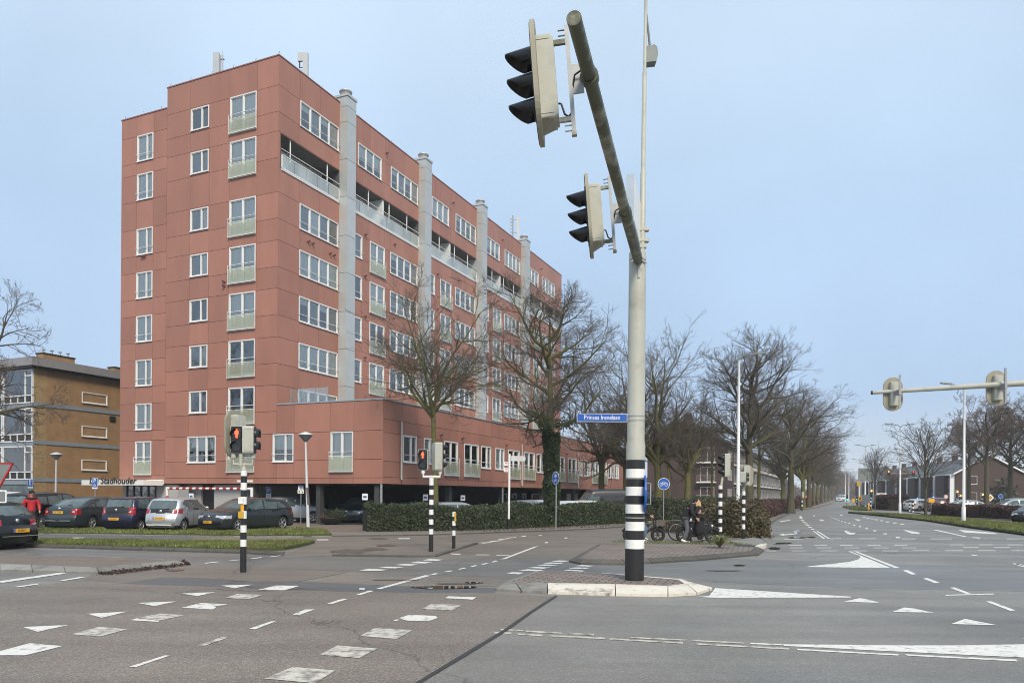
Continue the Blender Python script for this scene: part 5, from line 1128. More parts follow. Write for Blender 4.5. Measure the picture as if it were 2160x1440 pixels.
# ---------------- main mast
b0 = at(1338, 1222, .13); DM = b0.y
mast = thing('signal_mast', 'tall beige mast with black and white banded foot carrying a long overhead arm', 'traffic light', b0)
mast.rotation_euler = (0, math.radians(.18), 0)
Zm = lambda y, px=1340: at_d(px, y, DM).z-b0.z
ys = [970, 989, 1007, 1026, 1045, 1063, 1082, 1099.5, 1118, 1137, 1156]
z_ = [Zm(y) for y in ys]; bands = []
mcur = 1
for i in range(len(z_)-1): bands.append((z_[i+1], z_[i], mcur, 1)); mcur = 1-mcur
bands.append((0, z_[-1], 1, 1))
g = MB()
for z0, z1, m, k in bands: g.tube([(0, 0, z0), (0, 0, z1)], .182, 28, m)
g.tube([(0, 0, z_[0]), (0, 0, Zm(938)), (0, 0, Zm(930)), (0, 0, Zm(620)), (0, 0, Zm(534)), (0, 0, Zm(530))], [.182, .182, .166, .163, .160, .14], 28, 2)
for y, r in ((1082+9, .184), (1009, .184)): g.tube([(0, 0, Zm(y)-.008), (0, 0, Zm(y)+.008)], r, 28, 2)
for y in (878, 887.5): g.tube([(0, 0, Zm(y)-.008), (0, 0, Zm(y)+.008)], .171, 28, 3)
part('pole', g, [M['white'], M['black'], M['beige'], M['galv']], mast)
A0 = Vector((0, -.12, Zm(556))); A1 = at_d(1207, 48, 7.2)-b0; A1.z = A0.z+.16
dA = (A1-A0).normalized(); g = MB()
pt = lambda t: A0+(A1-A0)*t
g.tube([A0, pt(.03), pt(.031), pt(.34), pt(.345), pt(.36), pt(.80), pt(1.0)], [.078, .08, .092, .094, .088, .082, .077, .073], 20)
g.tube([pt(.996), pt(1.003)], .0745, 20)
part('overhead_arm', g, M['moss'], mast)
g = MB()
for t in (.005, .03):
    p = pt(t)
    for s in (-1, 1): g.tube([p+Vector((s*.08, 0, .0)), p+Vector((s*.16, .02, -.03))], .014, 6)
g.box(-.02, .02, -.18, -.14, A0.z-.32, A0.z-.05)
part('clamp', g, M['galv'], mast)
nl = Vector((-1, .248, 0)).normalized()
def mast_head(t, name):
    p = pt(t); T = Matrix.Translation(p) @ Matrix.Rotation(math.radians(5), 4, dA) 
    FM = yawm(-1, .12)
    sp_ = MB(); sp_.T = T @ FM     # local -y = away from arm to the left
    sp_.box(-.025, .025, -.235, -.19, -.58, .60); sp_.box(-.03, .03, -.24, -.185, -.62, -.58, 1)
    for z in (-.43, .43): sp_.box(-.02, .02, -.37, -.235, z-.025, z+.025, 1)
    for z in (-.5, -.56, .5, .56): sp_.tube([(0, -.31, z), (0, -.23, z)], .008, 5, 1)
    sp_.plate([(-.012, -.16), (.012, -.16), (.012, .16), (-.012, .16)], -.19, -.07)
    k = .09; sp_.T = T; 
    n_ = MB()
    br = part('signal_bracket', sp_, [M['galv'], M['moss']], mast)
    g = MB(); g.T = T @ FM
    g.tube([(0, -.20, -.12), (.05, -.16, .02), (.1, -.02, .07), (.16, .05, .02)], .011, 6); g.tube([(0, -.36, -.24), (.0, -.33, -.25), (0, -.30, -.37), (0, -.26, -.40), (0, -.22, -.36)], .012, 6)
    part('cable', g, M['black'], br)
    g = MB(); g.tube([p-dA*.05, p+dA*.05], .10, 20); part('clamp', g, M['moss'], mast)
    h = signal_head(mast, T @ FM @ Matrix.Translation((0, -.60, 0)), 3, .275, None, (.78, 1.32), vis=.30, rounded=.03)
    g = MB(); g.add([(-.15, .0, -.46), (.15, 0, -.46), (.15, .2, -.45), (-.15, .2, -.45), (0, .05, -.58)], [(0, 1, 4), (1, 2, 4), (2, 3, 4), (3, 0, 4), (0, 3, 2, 1)]); part('lower_fairing', g, M['bback'], h)
mast_head(.862, 'a'); mast_head(.335, 'b')
# lamp mast on top and its luminaire
g = MB(); zt = Zm(530)
xx = .09
g.tube([(xx, 0, zt-.1), (xx, 0, Zm(365)), (xx, 0, Zm(364)), (xx+.01, 0, Zm(152)), (xx+.01, 0, Zm(151)), (xx+.02, 0, Zm(-60)), (xx+.3, -.3, Zm(-110))], [.055, .053, .046, .042, .032, .030, .03], 12)
for y in (545, 520, 484, 507): g.box(xx-.07, xx+.12 if y < 520 else xx+.07, -.06, .06, Zm(y)-.03, Zm(y)+.03)
lm = part('lamp_mast', g, M['beige'], mast)
g = MB(); g.tube([(xx+.03, .05, Zm(20)), (xx+.09, .1, Zm(60)), (xx+.14, .15, Zm(98))], .022, 8)
g.plate([(xx+.02, Zm(130)), (xx+.24, Zm(127)), (xx+.27, Zm(112)), (xx+.25, Zm(97)), (xx+.2, Zm(92)), (xx+.02, Zm(96))], .02, .22); part('detector_box', g, M['signback'], lm)
# box sign above the arm
nb = thing('box_sign', 'pale blue grey box sign fixed on top of the mast above the overhead arm', 'sign', b0)
g = MB(); q0 = at_d(1329.5, 400, 13.0)-b0; q1 = at_d(1350, 470, 15.0)-b0; zt, z0 = at_d(1330, 367, 13.0).z-b0.z, at_d(1330, 470, 13.0).z-b0.z
d_ = Vector((q1.x-q0.x, q1.y-q0.y, 0)).normalized(); n_ = Vector((d_.y, -d_.x, 0))
g.prism([(q0.x-n_.x*.07, q0.y-n_.y*.07), (q0.x+n_.x*.07, q0.y+n_.y*.07), (q1.x+n_.x*.07, q1.y+n_.y*.07), (q1.x-n_.x*.07, q1.y-n_.y*.07)], z0, zt)
part('sign_box', g, [mat('pale_blue_sign_box', (.44, .52, .60), .35, metal=.1)], nb)
g = MB(); g.prism([(q0.x+n_.x*.071, q0.y+n_.y*.071), (q0.x+n_.x*.075, q0.y+n_.y*.075), (q1.x+n_.x*.075, q1.y+n_.y*.075), (q1.x+n_.x*.071, q1.y+n_.y*.071)], z0+.03, zt-.03); part('sign_face', g, M['signwhite'], nb)
# street name sign
sn = thing('street_name_sign', 'blue street name sign reading Prinses Irenelaan strapped to the mast', 'sign', at_d(1270, 880.5, DM-.02), math.radians(-1))
w_, h_ = 106*DM/F, 17.5*DM/F
g = MB(); g.plate(rrect(w_, h_, .012, 2), 0, .02); part('sign_plate', g, M['signwhite'], sn)
g = MB(); g.plate(rrect(w_-.018, h_-.018, .01, 2), -.003, -.0005); part('sign_face', g, M['blue'], sn)
o = link('lettering', text_mesh('Prinses Irenelaan', .118, .001), M['signwhite'], sn); o.location = (0, -.005, .002); o.scale = (.86, 1, 1)
g = MB()
for z in (-.045, .045): g.tube([(w_/2-.01, .01, z), (w_/2+.16, .01, z)], .008, 6)
part('strap', g, M['galv'], sn)
# bicycle pictogram
def bike_sym(g, c, s, y, m=0):
    x, z = c
    for k in (-1, 1): ring(g, s*.27, s*.34, y, y+.002, m, 18, c=(x+k*s*.48, z-s*.12))
    def ln(a, b, w=.06): 
        a, b = Vector((x+a[0]*s, 0, z+a[1]*s)), Vector((x+b[0]*s, 0, z+b[1]*s)); d = (b-a).normalized(); n = Vector((-d.z, 0, d.x))*w*s/2
        g.plate([(p.x, p.z) for p in (a-n, b-n, b+n, a+n)], y, y+.002, m)
    for a, b in (((-.48, -.12), (-.2, .3)), ((-.2, .3), (.28, .26)), ((.28, .26), (.48, -.12)), ((.28, .26), (-.02, -.14)), ((-.02, -.14), (-.26, .22)), ((-.48, -.12), (-.02, -.14)), ((-.3, .36), (-.14, .36)), ((.24, .38), (.40, .40)), ((.28, .26), (.30, .40))): ln(a, b)
def round_sign(label, px, D, pyb, cy_px, r, yaw, sym='bike', poletop=None, group=None, face='blue', zbase=0, cat='sign', name='bicycle_sign'):
    p = at_d(px, CY, D); base = Vector((p.x, p.y, zbase)); zc = at_d(px, cy_px, D).z-zbase
    t = thing(name, label, cat, base, yaw, group)
    g = MB(); g.tube([(0, .03, 0), (0, .03, zc+r*1.05)], .03, 10); part('post', g, M['galv'], t)
    g = MB(); g.plate([(r*math.cos(a*math.pi/16), zc+r*math.sin(a*math.pi/16)) for a in range(32)], -.012, .0); part('sign_plate', g, M['signwhite'], t)
    g = MB(); g.plate([(r*.93*math.cos(a*math.pi/16), zc+r*.93*math.sin(a*math.pi/16)) for a in range(32)], -.015, -.0125); f = part('sign_face', g, M[face], t)
    g = MB()
    if sym == 'bike': bike_sym(g, (0, zc), r*.85, -.019)
    elif sym == 'both':
        bike_sym(g, (0, zc-r*.35), r*.62, -.019); g.plate([(x*r, zc+y*r) for x, y in ((-.18, .75), (-.08, .75), (-.02, .5), (.1, .2), (0, .15), (-.12, .4), (-.2, .1), (-.3, .12), (-.2, .5))], -.019, -.017); g.plate([(x*r+.3*r, zc+y*r) for x, y in ((-.18, .65), (-.08, .65), (-.02, .5), (.1, .2), (0, .15), (-.12, .4), (-.2, .1), (-.3, .12), (-.2, .5))], -.019, -.017)
    elif sym == 'ring': ring(g, r*.72, r*.92, -.019, -.016, 1); g.plate([(-r*.4, zc-.05*r), (r*.4, zc-.05*r), (r*.4, zc+.14*r), (-r*.4, zc+.14*r)], -.019, -.016, 2); g.v = [(v[0], v[1], v[2]+(zc if i < 25*4 else 0)) for i, v in enumerate(g.v)]
    part('pictogram', g, [M['signwhite'], M['red'], M['black']], f)
    return t
round_sign('blue footpath and bicycle sign seen at an angle before the ivy tree', 1172, 36.8, 1117, 1008, .315, -math.radians(60), 'both')
round_sign('round blue bicycle sign facing the camera right of the banded mast', 1400, 50, 1095, 1020, .40, 0, 'bike')
# edge-on blue disc clamped on the mast
p = at_d(1361.5, 1041, DM)
ed = thing('keep_sign', 'blue round sign seen edge on, clamped to the right of the mast', 'sign', p, math.radians(-96))
g = MB(); g.plate([(.36*math.cos(a*math.pi/16), .36*math.sin(a*math.pi/16)) for a in range(32)], -.03, .0, 0); g.plate([(.34*math.cos(a*math.pi/16), .34*math.sin(a*math.pi/16)) for a in range(32)], -.035, -.031, 1)
part('sign_plate', g, [M['blue'], mat('sign_blue_light', (.02, .22, .6), .3)], ed)
g = MB(); g.tube([(-.02, -.03, .2), (-.02, .1, .2), (-.02, .1, -.2), (-.02, -.03, -.2)], .012, 6); part('clamp', g, M['galv'], ed)
# ---------------- left pedestrian signal pole
def sigpole(label, px, py, ys, r, first=0, zbase=.0, D=None):
    b = at(px, py, zbase) if D is None else Vector((at_d(px, CY, D).x, D, zbase)); D_ = b.y
    t = thing('traffic_light_pole', label, 'traffic light', b)
    z = [at_d(px, y, D_).z-zbase for y in ys]; bl = []; m = first
    for i in range(len(z)-1): bl.append((z[i+1], z[i], m, 1)); m = 1-m
    bl.append((-zbase*.5, z[-1], 1, 1)); bl.append((z[0], z[0]+.03, 2, 1.0))
    banded(t, r, bl); return t, D_, b
def hm(t, b, px, py, D_, fx, fy): p = at_d(px, py, D_)-b; return Matrix.Translation(p) @ yawm(fx, fy)
t, D_, b = sigpole('black and white pole with red pedestrian light and tan backed signals, left foreground', 513, 1207, [992, 1003.5, 1017.5, 1033, 1047, 1063, 1077, 1093, 1107, 1122, 1137, 1152], .066)
g = MB(); zc = lambda y: at_d(513, y, D_).z
g.tube([(0, 0, zc(992)), (0, 0, zc(984))], [.066, .03], 12)
g.tube([(0, 0, zc(990)), (0, 0, zc(976))], .03, 8); xl, xr = (-22*D_/F), (19*D_/F)
g.tube([(xl, 0, zc(958)), (xl, 0, zc(979)), (xr, 0, zc(979)), (xr, 0, zc(958))], .032, 10); g.tube([(-.06, -.03, zc(958)), (-.06, -.03, zc(982))], .035, 10)
for x in (xl, xr, -.06): g.tube([(x, 0, zc(966)), (x, 0, zc(957))], .055, 10)
part('bracket', g, M['beige'], t)
signal_head(t, hm(t, b, 500, 927, D_-.05, .04, -1), 2, .26, (0, 'redlit'), ped=True, vis=.1, rounded=.05)
signal_head(t, hm(t, b, 529, 928, D_, .97, .16) @ Matrix.Translation((0, -.08, 0)), 2, .26, None, vis=.10, rounded=.05)
signal_head(t, hm(t, b, 492, 915, D_+.15, -.93, .36), 3, .24, None, (.56, 1.06), vis=.2, rounded=.04)
g = MB(); g.T = Matrix.Identity(4); g.box(-.085, .02, -.10, -.066, zc(1062), zc(1048), 0); g.box(-.04, .03, -.072, -.0665, zc(1076), zc(1064), 1); g.plate(rrect(.11, .15, .02), -.10, -.05, 2); 
g.v = [(v[0], v[1], v[2]) for v in g.v]
for i in range(len(g.v)-0): pass
part('push_button_box', g, [M['white'], M['yellow'], M['gold']], t).location = (0, 0, 0)
for c in [c for c in t.children if c.name.startswith('push_button_box')]:
    me = c.data
    for v in me.vertices:
        if abs(v.co.z) < .12: v.co.z += zc(1085); v.co.x -= .03
# ---------------- second pole
t, D_, b = sigpole('black and white pole with red pedestrian light and beige signal before the slim tree trunk', 909, 1163, [1007.5, 1023, 1032, 1043, 1053, 1064, 1074, 1085, 1094.5, 1105.5, 1115, 1126], .068)
g = MB(); zc2 = lambda y: at_d(909, y, D_).z; xl, xr = -17.5*D_/F, 18*D_/F
g.tube([(0, 0, zc2(1012)), (0, 0, zc2(1004))], [.068, .03], 12); g.tube([(xl, 0, zc2(992)), (xl, 0, zc2(1005)), (xr, 0, zc2(1005)), (xr, 0, zc2(992))], .042, 10)
for x in (xl, xr): g.tube([(x, 0, zc2(998)), (x, 0, zc2(992))], .055, 10)
part('bracket', g, M['white'], t)
signal_head(t, hm(t, b, 892, 969, D_-.05, -.12, -.99), 2, .27, (0, 'redlit'), ped=True, vis=.1, rounded=.05)
signal_head(t, hm(t, b, 930, 963, D_+.02, .85, .40), 3, .25, None, vis=.2, rounded=.05)
# push button post
bp = at(957, 1157); t = thing('push_button_post', 'short black and white push button post by the kerb corner', 'bollard', bp); z = [at_d(957, y, bp.y).z for y in (1079, 1089, 1098, 1108, 1118, 1129)]
bl = [(z[i+1], z[i], i % 2, 1) for i in range(5)]+[(0, z[5], 1, 1)]; banded(t, .055, bl, 12)
g = MB(); g.box(.02, .075, -.07, .03, z[2]-.02, z[0]-.02); part('button_box', g, [M['gold']], t)
# ---------------- poles near the bicycles
t, D_, b = sigpole('black and white pole with side facing beige signal behind the couple with bicycles', 1519, 1137, [1024, 1031, 1040, 1049, 1057, 1067, 1075, 1084.5, 1093, 1102, 1111, 1120.5], .078, zbase=.0)
g = MB(); zq = lambda y: at_d(1519, y, D_).z; g.tube([(.03, 0, zq(1024)), (.08, 0, zq(1006))], .05, 10); part('bracket', g, M['beige'], t)
signal_head(t, hm(t, b, 1526, 981, D_, -1, -.12), 3, .27, None, vis=.22, rounded=.03)
t, D_, b = sigpole('black and white pole with tan oval backed signal seen from behind at the pavement tip', 1568, 1139, [1036, 1044, 1053, 1062, 1071, 1080, 1088, 1096, 1105, 1115], .066)
g = MB(); zq = lambda y: at_d(1568, y, D_).z; g.tube([(0, 0, zq(1036)), (.05, 0, zq(1022))], .045, 10); part('bracket', g, M['beige'], t)
signal_head(t, hm(t, b, 1575, 1003, D_, .25, .97), 3, .22, None, (.5, .88), vis=.16, rounded=.04)
signal_head(t, hm(t, b, 1574, 1006, D_-.3, .95, -.3), 2, .17, None, vis=.1, rounded=.03)
bp = at(1456, 1142); t = thing('push_button_post', 'short black and white post in front of the embracing couple', 'bollard', bp); z = [at_d(1457, y, bp.y).z for y in (1075, 1084, 1092.5, 1102, 1110, 1119.5)]
banded(t, .052, [(z[i+1], z[i], i % 2, 1) for i in range(5)]+[(0, z[5], 1, 1)], 12)
# ---------------- right overhead beam
pR = at_d(2330, 800, 28.6); base = Vector((pR.x, pR.y, 0))
t = thing('overhead_signal_beam', 'long pale beam reaching in from the right with two tan backed signals seen from behind', 'traffic light', base)
a = at_d(1838, 828, 31.5)-base; c = at_d(2160, 807.5, 29.5)-base; e_ = Vector((.1, 0, pR.z))
g = MB(); g.tube([a, a.lerp(c, .5), c, e_], [.075, .10, .125, .14], 14); g.tube([a-(c-a).normalized()*.02, a+(c-a).normalized()*.05], .082, 14, 1); part('overhead_arm', g, [M['beige'], M['black']], t)
g = MB(); g.tube([(0.1, 0, 0), (.1, 0, pR.z+.4)], [.18, .15], 16); part('pole', g, M['beige'], t)
for px, py, D_ in ((1895, 828, 30.9), (2117, 815, 29.6)):
    p = at_d(px, py, D_)-base; 
    g = MB(); g.T = Matrix.Translation(p); g.box(-.035, .035, -.14, -.09, -.65, .72); g.box(-.05, .05, -.16, .16, -.1, .12); part('signal_bracket', g, M['galv'], t)
    signal_head(t, Matrix.Translation(p+Vector((0, .15, 0))) @ yawm(.04, 1) @ Matrix.Translation((0, -.35, 0)), 3, .30, None, (.80, 1.42), vis=.3, rounded=.03)
# ================================================================ lamps
def cone_lamp(label, base, h, lean=(0, 0), sticker=False):
    t = thing('street_lamp', label, 'street lamp', base); top = Vector((lean[0], lean[1], h))
    g = MB(); g.tube([(0, 0, 0), tuple(top*.3), tuple(top)], [.085, .075, .045], 14); part('post', g, M['lamp'], t)
    g = MB(); r = .37; g.lathe([(.05, -.02), (.08, .0), (r*.55, .14), (r, .33)], 24, 1, top); g.lathe([(r, .33), (r*1.01, .36), (r*.5, .44), (.05, .49), (.001, .5)], 24, 0, top); part('lamp_shade', g, [M['lamp'], M['signback']], t)
    if sticker: g = MB(); g.tube([(0, 0, 1.15), (lean[0]*.4, 0, 2.0)], [.082, .076], 14); part('sticker_wrap', g, mat('sticker_wrap_brown', (.12, .10, .09), .8, var=.5, scale=25), t)
    return t
cone_lamp('white street lamp with cone shaped cap between the hedge and the grass verge', at(650, 1111), 4.35, (-.16, 0), True)
pp = at_d(117, CY, 50); cone_lamp('distant cone capped street lamp in front of the ochre brick wall', Vector((pp.x, pp.y, 0)), 3.85, (.04, 0))
def arm_lamp(label, px, D, h, arms, group=None, ln=1.55, yaw=0, r=.085):
    p = at_d(px, CY, D); t = thing('street_lamp', label, 'street lamp', Vector((p.x, p.y, 0)), yaw, group); hp = h-.45
    g = MB(); g.tube([(0, 0, 0), (0, 0, 1.1), (0, 0, 1.11), (0, 0, hp)], [r*1.35, r*1.3, r, r*.6], 12); part('post', g, M['lamp'], t)
    for s in arms:
        g = MB(); g.tube([(0, 0, hp-.05), (s*.06, 0, hp+.12), (s*.22, 0, hp+.26), (s*ln*.55, 0, hp+.33), (s*ln*.7, 0, hp+.35)], [.05, .045, .042, .04, .04], 8); a_ = part('arm', g, M['signback'], t)
        g = MB(); x0, x1 = s*ln*.62, s*ln*1.12; z0 = hp+.34
        g.add([(x0, -.09, z0-.02), (x1, -.12, z0+.05), (x1, .12, z0+.05), (x0, .09, z0-.02), (x0, -.07, z0+.09), (x1, -.07, z0+.13), (x1, .07, z0+.13), (x0, .07, z0+.09)], [(0, 1, 2, 3), (7, 6, 5, 4), (0, 4, 5, 1), (1, 5, 6, 2), (2, 6, 7, 3), (3, 7, 4, 0)]); part('luminaire', g, M['signback'], a_)
    return t
arm_lamp('tall white lamp post with one arm to the right at the pavement tip', 1557, 40, 9.45, (1,), ln=1.25, yaw=.0, r=.10)
for i, (px, D, lb) in enumerate(((2033, 50, 'tall double armed lamp post on the grass median, nearest at the right'), (1898.5, 78, 'double armed lamp post left of the young median tree'), (1825, 110, 'double armed lamp post in front of the grey panel sign back'), (1812.5, 152, 'double armed lamp post just behind the panel sign'), (1790.5, 204, 'thin double armed lamp post far down the road'), (1783, 235, 'farthest double armed lamp post beside the tree row'))):
    arm_lamp(lb, px, D, 9.4, (-1, 1), 'double armed lamps on the median', ln=1.45, yaw=.05, r=.10 if i < 2 else .12)
# ================================================================ signs
def rect_sign(name, label, px, D, ytop, ybot, w, builder, zbase=0, yaw=0, post=True, group=None, base_x=None, cat='sign', postr=.028):
    p = at_d(px, CY, D); t = thing(name, label, cat, Vector((p.x, p.y, zbase)), yaw, group); z1 = at_d(px, ytop, D).z-zbase; z0 = at_d(px, ybot, D).z-zbase
    if post: g = MB(); g.tube([(0, .03, 0), (0, .03, z1-.03)], postr, 8); part('post', g, M['galv'], t)
    builder(t, z0, z1, w); return t
def pl(t, name, x0, x1, z0, z1, m, y=0, parent=None, r=.02):
    g = MB(); q = [(x+(x0+x1)/2, z+(z0+z1)/2) for x, z in rrect(x1-x0, z1-z0, r, 3)]; g.plate(q, y-.012, y); return part(name, g, m, parent or t)
def txt(s, size, x, z, y, m, par, sx=1.0):
    o = link('lettering', text_mesh(s, size, .001), m, par); o.location = (x, y, z); o.scale = (sx, 1, 1); return o
def wheelchair(g, x, z, s, y):
    ring(g, s*.28, s*.38, y, y+.003, 0, 14, 100, 400, c=(x, z-s*.15)); g.plate([(x-.08*s, z+.1*s), (x+.05*s, z+.1*s), (x+.05*s, z+.45*s), (x-.08*s, z+.45*s)], y, y+.003); g.plate([(x+.0*s, z-.02*s), (x+.35*s, z-.35*s), (x+.42*s, z-.28*s), (x+.08*s, z+.1*s)], y, y+.003)
def dis(t, z0, z1, w):
    pl(t, 'sign_plate', -w/2, w/2, z0, z1, M['signwhite']); f = pl(t, 'sign_face', -w/2+.015, w/2-.015, z0+.1, z1-.015, M['blue'], -.013)
    txt('P', .36, 0, z1-.19, -.028, M['signwhite'], f, .9); g = MB(); wheelchair(g, 0, z0+.24, .18, -.03); part('wheelchair_symbol', g, M['signwhite'], f)
    txt('P', .06, 0, z0+.05, -.028, M['black'], f)
rect_sign('parking_sign', 'blue disabled parking sign directly behind the man in the red jacket', 64, 47, 1010, 1029, .32, dis)
rect_sign('parking_sign', 'blue disabled parking sign in front of the white canopy lettering', 200, 45, 1007.5, 1030.5, .32, dis)
def pmain(t, z0, z1, w):
    h = z1-z0
    pl(t, 'sign_plate', -w/2, w/2, z1-h*.72, z1, M['signwhite']); f = pl(t, 'sign_face', -w/2+.015, w/2-.015, z1-h*.46, z1-.015, M['blue'], -.013); txt('P', .34, 0, z1-h*.24, -.028, M['signwhite'], f, .95)
    for k in range(4): pl(t, 'text_line', -w*.3+.02*k, w*.3-.02*(k % 2), z1-h*(.53+.045*k), z1-h*(.515+.045*k), M['black'], -.014, f, .003)
    p2 = pl(t, 'arrow_plate', -w/2-.03, w/2+.03, z0, z0+h*.26, M['signwhite']); g = MB()
    for s in (-1, 1):
        c_ = s*.075; zz = z0+h*.13; g.plate([(c_-s*.05, zz+.06), (c_-s*.02, zz+.075), (c_+s*.03, zz+.01), (c_+s*.055, zz+.025), (c_+s*.05, zz-.05), (c_-s*.02, zz-.035), (c_+s*.005, zz-.01)], -.02, -.013)
    part('arrows', g, M['black'], p2)
rect_sign('parking_sign', 'white framed blue parking sign with arrow plate left of the cone capped lamp', 634.5, 42.5, 1012, 1040, .31, pmain, yaw=-.1)
def pblue(t, z0, z1, w):
    h = z1-z0; pl(t, 'sign_plate', -w/2, w/2, z0, z1, M['signwhite']); f = pl(t, 'sign_face', -w/2+.02, w/2-.02, z1-h*.42, z1-.02, M['blue'], -.013); txt('P', .3, 0, z1-h*.22, -.028, M['signwhite'], f, .9)
    for k in range(4): pl(t, 'text_line', -w*.3, w*.3, z1-h*(.52+.07*k), z1-h*(.5+.07*k), M['signback'], -.014, f, .003)
    pl(t, 'blue_block', -w*.3, w*.3, z0+.03, z0+h*.16, M['blue'], -.014)
rect_sign('parking_sign', 'narrow white and blue parking information panel in the parking deck opening', 566.5, 44.6, 1027, 1060, .31, pblue)
def board(m, txts=(), m2=None):
    def f(t, z0, z1, w):
        b_ = pl(t, 'sign_plate', -w/2, w/2, z0, z1, M[m])
        if m2: pl(t, 'sign_face', -w*.3, w*.3, z0+(z1-z0)*.35, z0+(z1-z0)*.65, M[m2], -.013, b_)
    return f
for px, y0, y1, lb in ((770, 1040.5, 1054, 'white notice with blue square on the corner garage column'), (897.5, 1042, 1055, 'white notice in the dark parking deck behind the second signal pole'), (976.5, 1044, 1055.5, 'small white notice hanging in the middle of the dark parking deck')):
    D_ = at_plane(px, 1045, C0+Bv*.2+Av*.3, Av).y if px > 800 else 40.2
    rect_sign('notice_board', lb, px, D_, y0, y1, .30, board('signwhite', m2='blue'), post=False)
rect_sign('notice_board', 'white notice with blue square on the black door under the block', 403.5, 43.6, 1040, 1052, .27, board('signwhite', m2='blue'), post=False)
# give way sign seen from behind + framed plate at the left edge
p = at_d(-12, CY, 18.2); t = thing('give_way_sign', 'grey back of a red edged triangular sign above a framed plate at the left edge', 'sign', Vector((p.x, p.y, 0)), 0)
zt = at_d(0, 977, 18.2).z
g = MB(); g.plate([(-.45, zt), (.45, zt), (.02, zt-.78), (-.02, zt-.78)], -.02, .0, 0); part('sign_plate', g, M['signback'], t)
g = MB(); g.plate([(-.46, zt+.01), (.46, zt+.01), (.02, zt-.8), (-.02, zt-.8)], .001, .03, 0); part('sign_rim', g, M['red'], t)
for k, (a, b_, c_, d_) in enumerate(((.44, zt-.0, .0, zt-.79), (-.44, zt, .0, zt-.79))): pass
g = MB(); g.bar((.455, -.012, zt+.004), (-.455, -.012, zt+.004), .03, .035); g.bar((.45, -.012, zt), (.01, -.012, zt-.79), .03, .035); g.bar((-.45, -.012, zt), (-.01, -.012, zt-.79), .03, .035); part('rim', g, M['red'], t)
g = MB(); g.plate(rrect(.62, .31, .03), -.02, 0); g.v = [(v[0], v[1], v[2]+at_d(0, 1046.5, 18.2).z) for v in g.v]; part('lower_plate', g, M['signwhite'], t)
g = MB(); g.plate(rrect(.56, .25, .02), -.024, -.021); g.v = [(v[0], v[1], v[2]+at_d(0, 1046.5, 18.2).z) for v in g.v]; part('plate_back', g, M['signback'], t)
g = MB(); g.tube([(-.1, .05, 0), (-.1, .05, zt)], .035, 10); part('post', g, M['galv'], t)
# finger post
p = at(1073, 1115); t = thing('finger_post', 'white direction signpost with one blank grey arm and two small red lettered plates', 'signpost', p); D_ = p.y
z = lambda y: at_d(1075, y, D_).z
g = MB(); g.tube([(0, 0, z(1094)), (.02, 0, z(957))], .055, 12, 0); g.tube([(0, 0, 0), (0, 0, z(1094))], .058, 12, 1); part('post', g, [M['signwhite'], M['black']], t)
g = MB(); g.plate([(.1, z(972)), (.78, z(972)), (.82, z(969)), (.82, z(964)), (.78, z(961)), (.1, z(961))], -.02, .02); part('direction_arm', g, mat('arm_grey', (.55, .55, .55), .5), t)
for y0, y1, xe in ((974, 982, -.29), (986.5, 995, -.29)):
    g = MB(); g.T = Matrix.Rotation(.5, 4, 'Z'); g.plate([(-.06, z(y1)), (-.06, z(y0)), (xe, z(y0)), (xe-.04, (z(y0)+z(y1))/2), (xe, z(y1))], -.02, .02); o = part('direction_arm', g, M['signwhite'], t)
    g = MB(); g.T = Matrix.Rotation(.5, 4, 'Z')
    for k in (.3, .7): zz = z(y1)+(z(y0)-z(y1))*k; g.box(-.25, -.1, -.025, -.021, zz-.012, zz+.012)
    part('lettering', g, M['red'], o)
# height barrier
pl_ = at_d(352.5, CY, 43.6); pr_ = at_d(531, CY, 40.8); t = thing('height_barrier', 'red and white striped height barrier spanning the parking entrance', 'barrier', Vector((pl_.x, pl_.y, 0)))
d_ = Vector((pr_.x-pl_.x, pr_.y-pl_.y, 0)); L_ = d_.length; zt = at_d(440, 1030, 42).z; g = MB(); N_ = 25
for k in range(N_): g.tube([d_*(k/N_)+Vector((0, 0, zt)), d_*((k+1)/N_)+Vector((0, 0, zt))], .075, 10, 1 if k % 2 else 0)
part('cross_beam', g, [M['white'], M['red']], t)
for q in (Vector((0, 0, 0)), d_):
    g = MB(); g.tube([q, q+Vector((0, 0, .8))], .08, 10, 0); g.tube([q+Vector((0, 0, .8)), q+Vector((0, 0, 1.15))], .08, 10, 0); g.tube([q+Vector((0, 0, 1.15)), q+Vector((0, 0, 1.5))], .081, 10, 1); g.tube([q+Vector((0, 0, 1.5)), q+Vector((0, 0, zt+.08))], .08, 10, 0); part('post', g, [M['white'], M['red']], t)
# charging station
p = at(618, 1101); t = thing('charging_station', 'grey electric car charging post left of the parking sign', 'charging post', p, -.1)
g = MB(); g.box(-.19, .19, -.1, .1, .1, 1.28); g.box(-.2, .2, -.11, .11, 1.28, 1.32); g.box(-.17, .17, -.08, .1, 0, .1, 1); part('cabinet', g, [M['lamp'], M['trim']], t)
g = MB(); ring(g, .10, .125, -.108, -.101, 0, 14, c=(-.02, .42)); 
for a in range(8): g.plate([(-.02+.14*math.cos(a*.785)-.008, .42+.14*math.sin(a*.785)-.008), (-.02+.19*math.cos(a*.785), .42+.19*math.sin(a*.785)), (-.02+.14*math.cos(a*.785)+.008, .42+.14*math.sin(a*.785)+.008)], -.108, -.101)
g.plate([(-.1, .12), (-.08, .12), (-.08, .26), (.05, .26), (.05, .12), (.07, .12), (.07, .28), (-.1, .28)], -.108, -.101); part('printed_symbol', g, M['signback'], t)
g = MB(); g.tube([(.2, 0, 1.2), (.29, 0, 1.15), (.29, 0, 1.0), (.21, 0, .95)], .03, 8); part('cable', g, M['trim'], t)
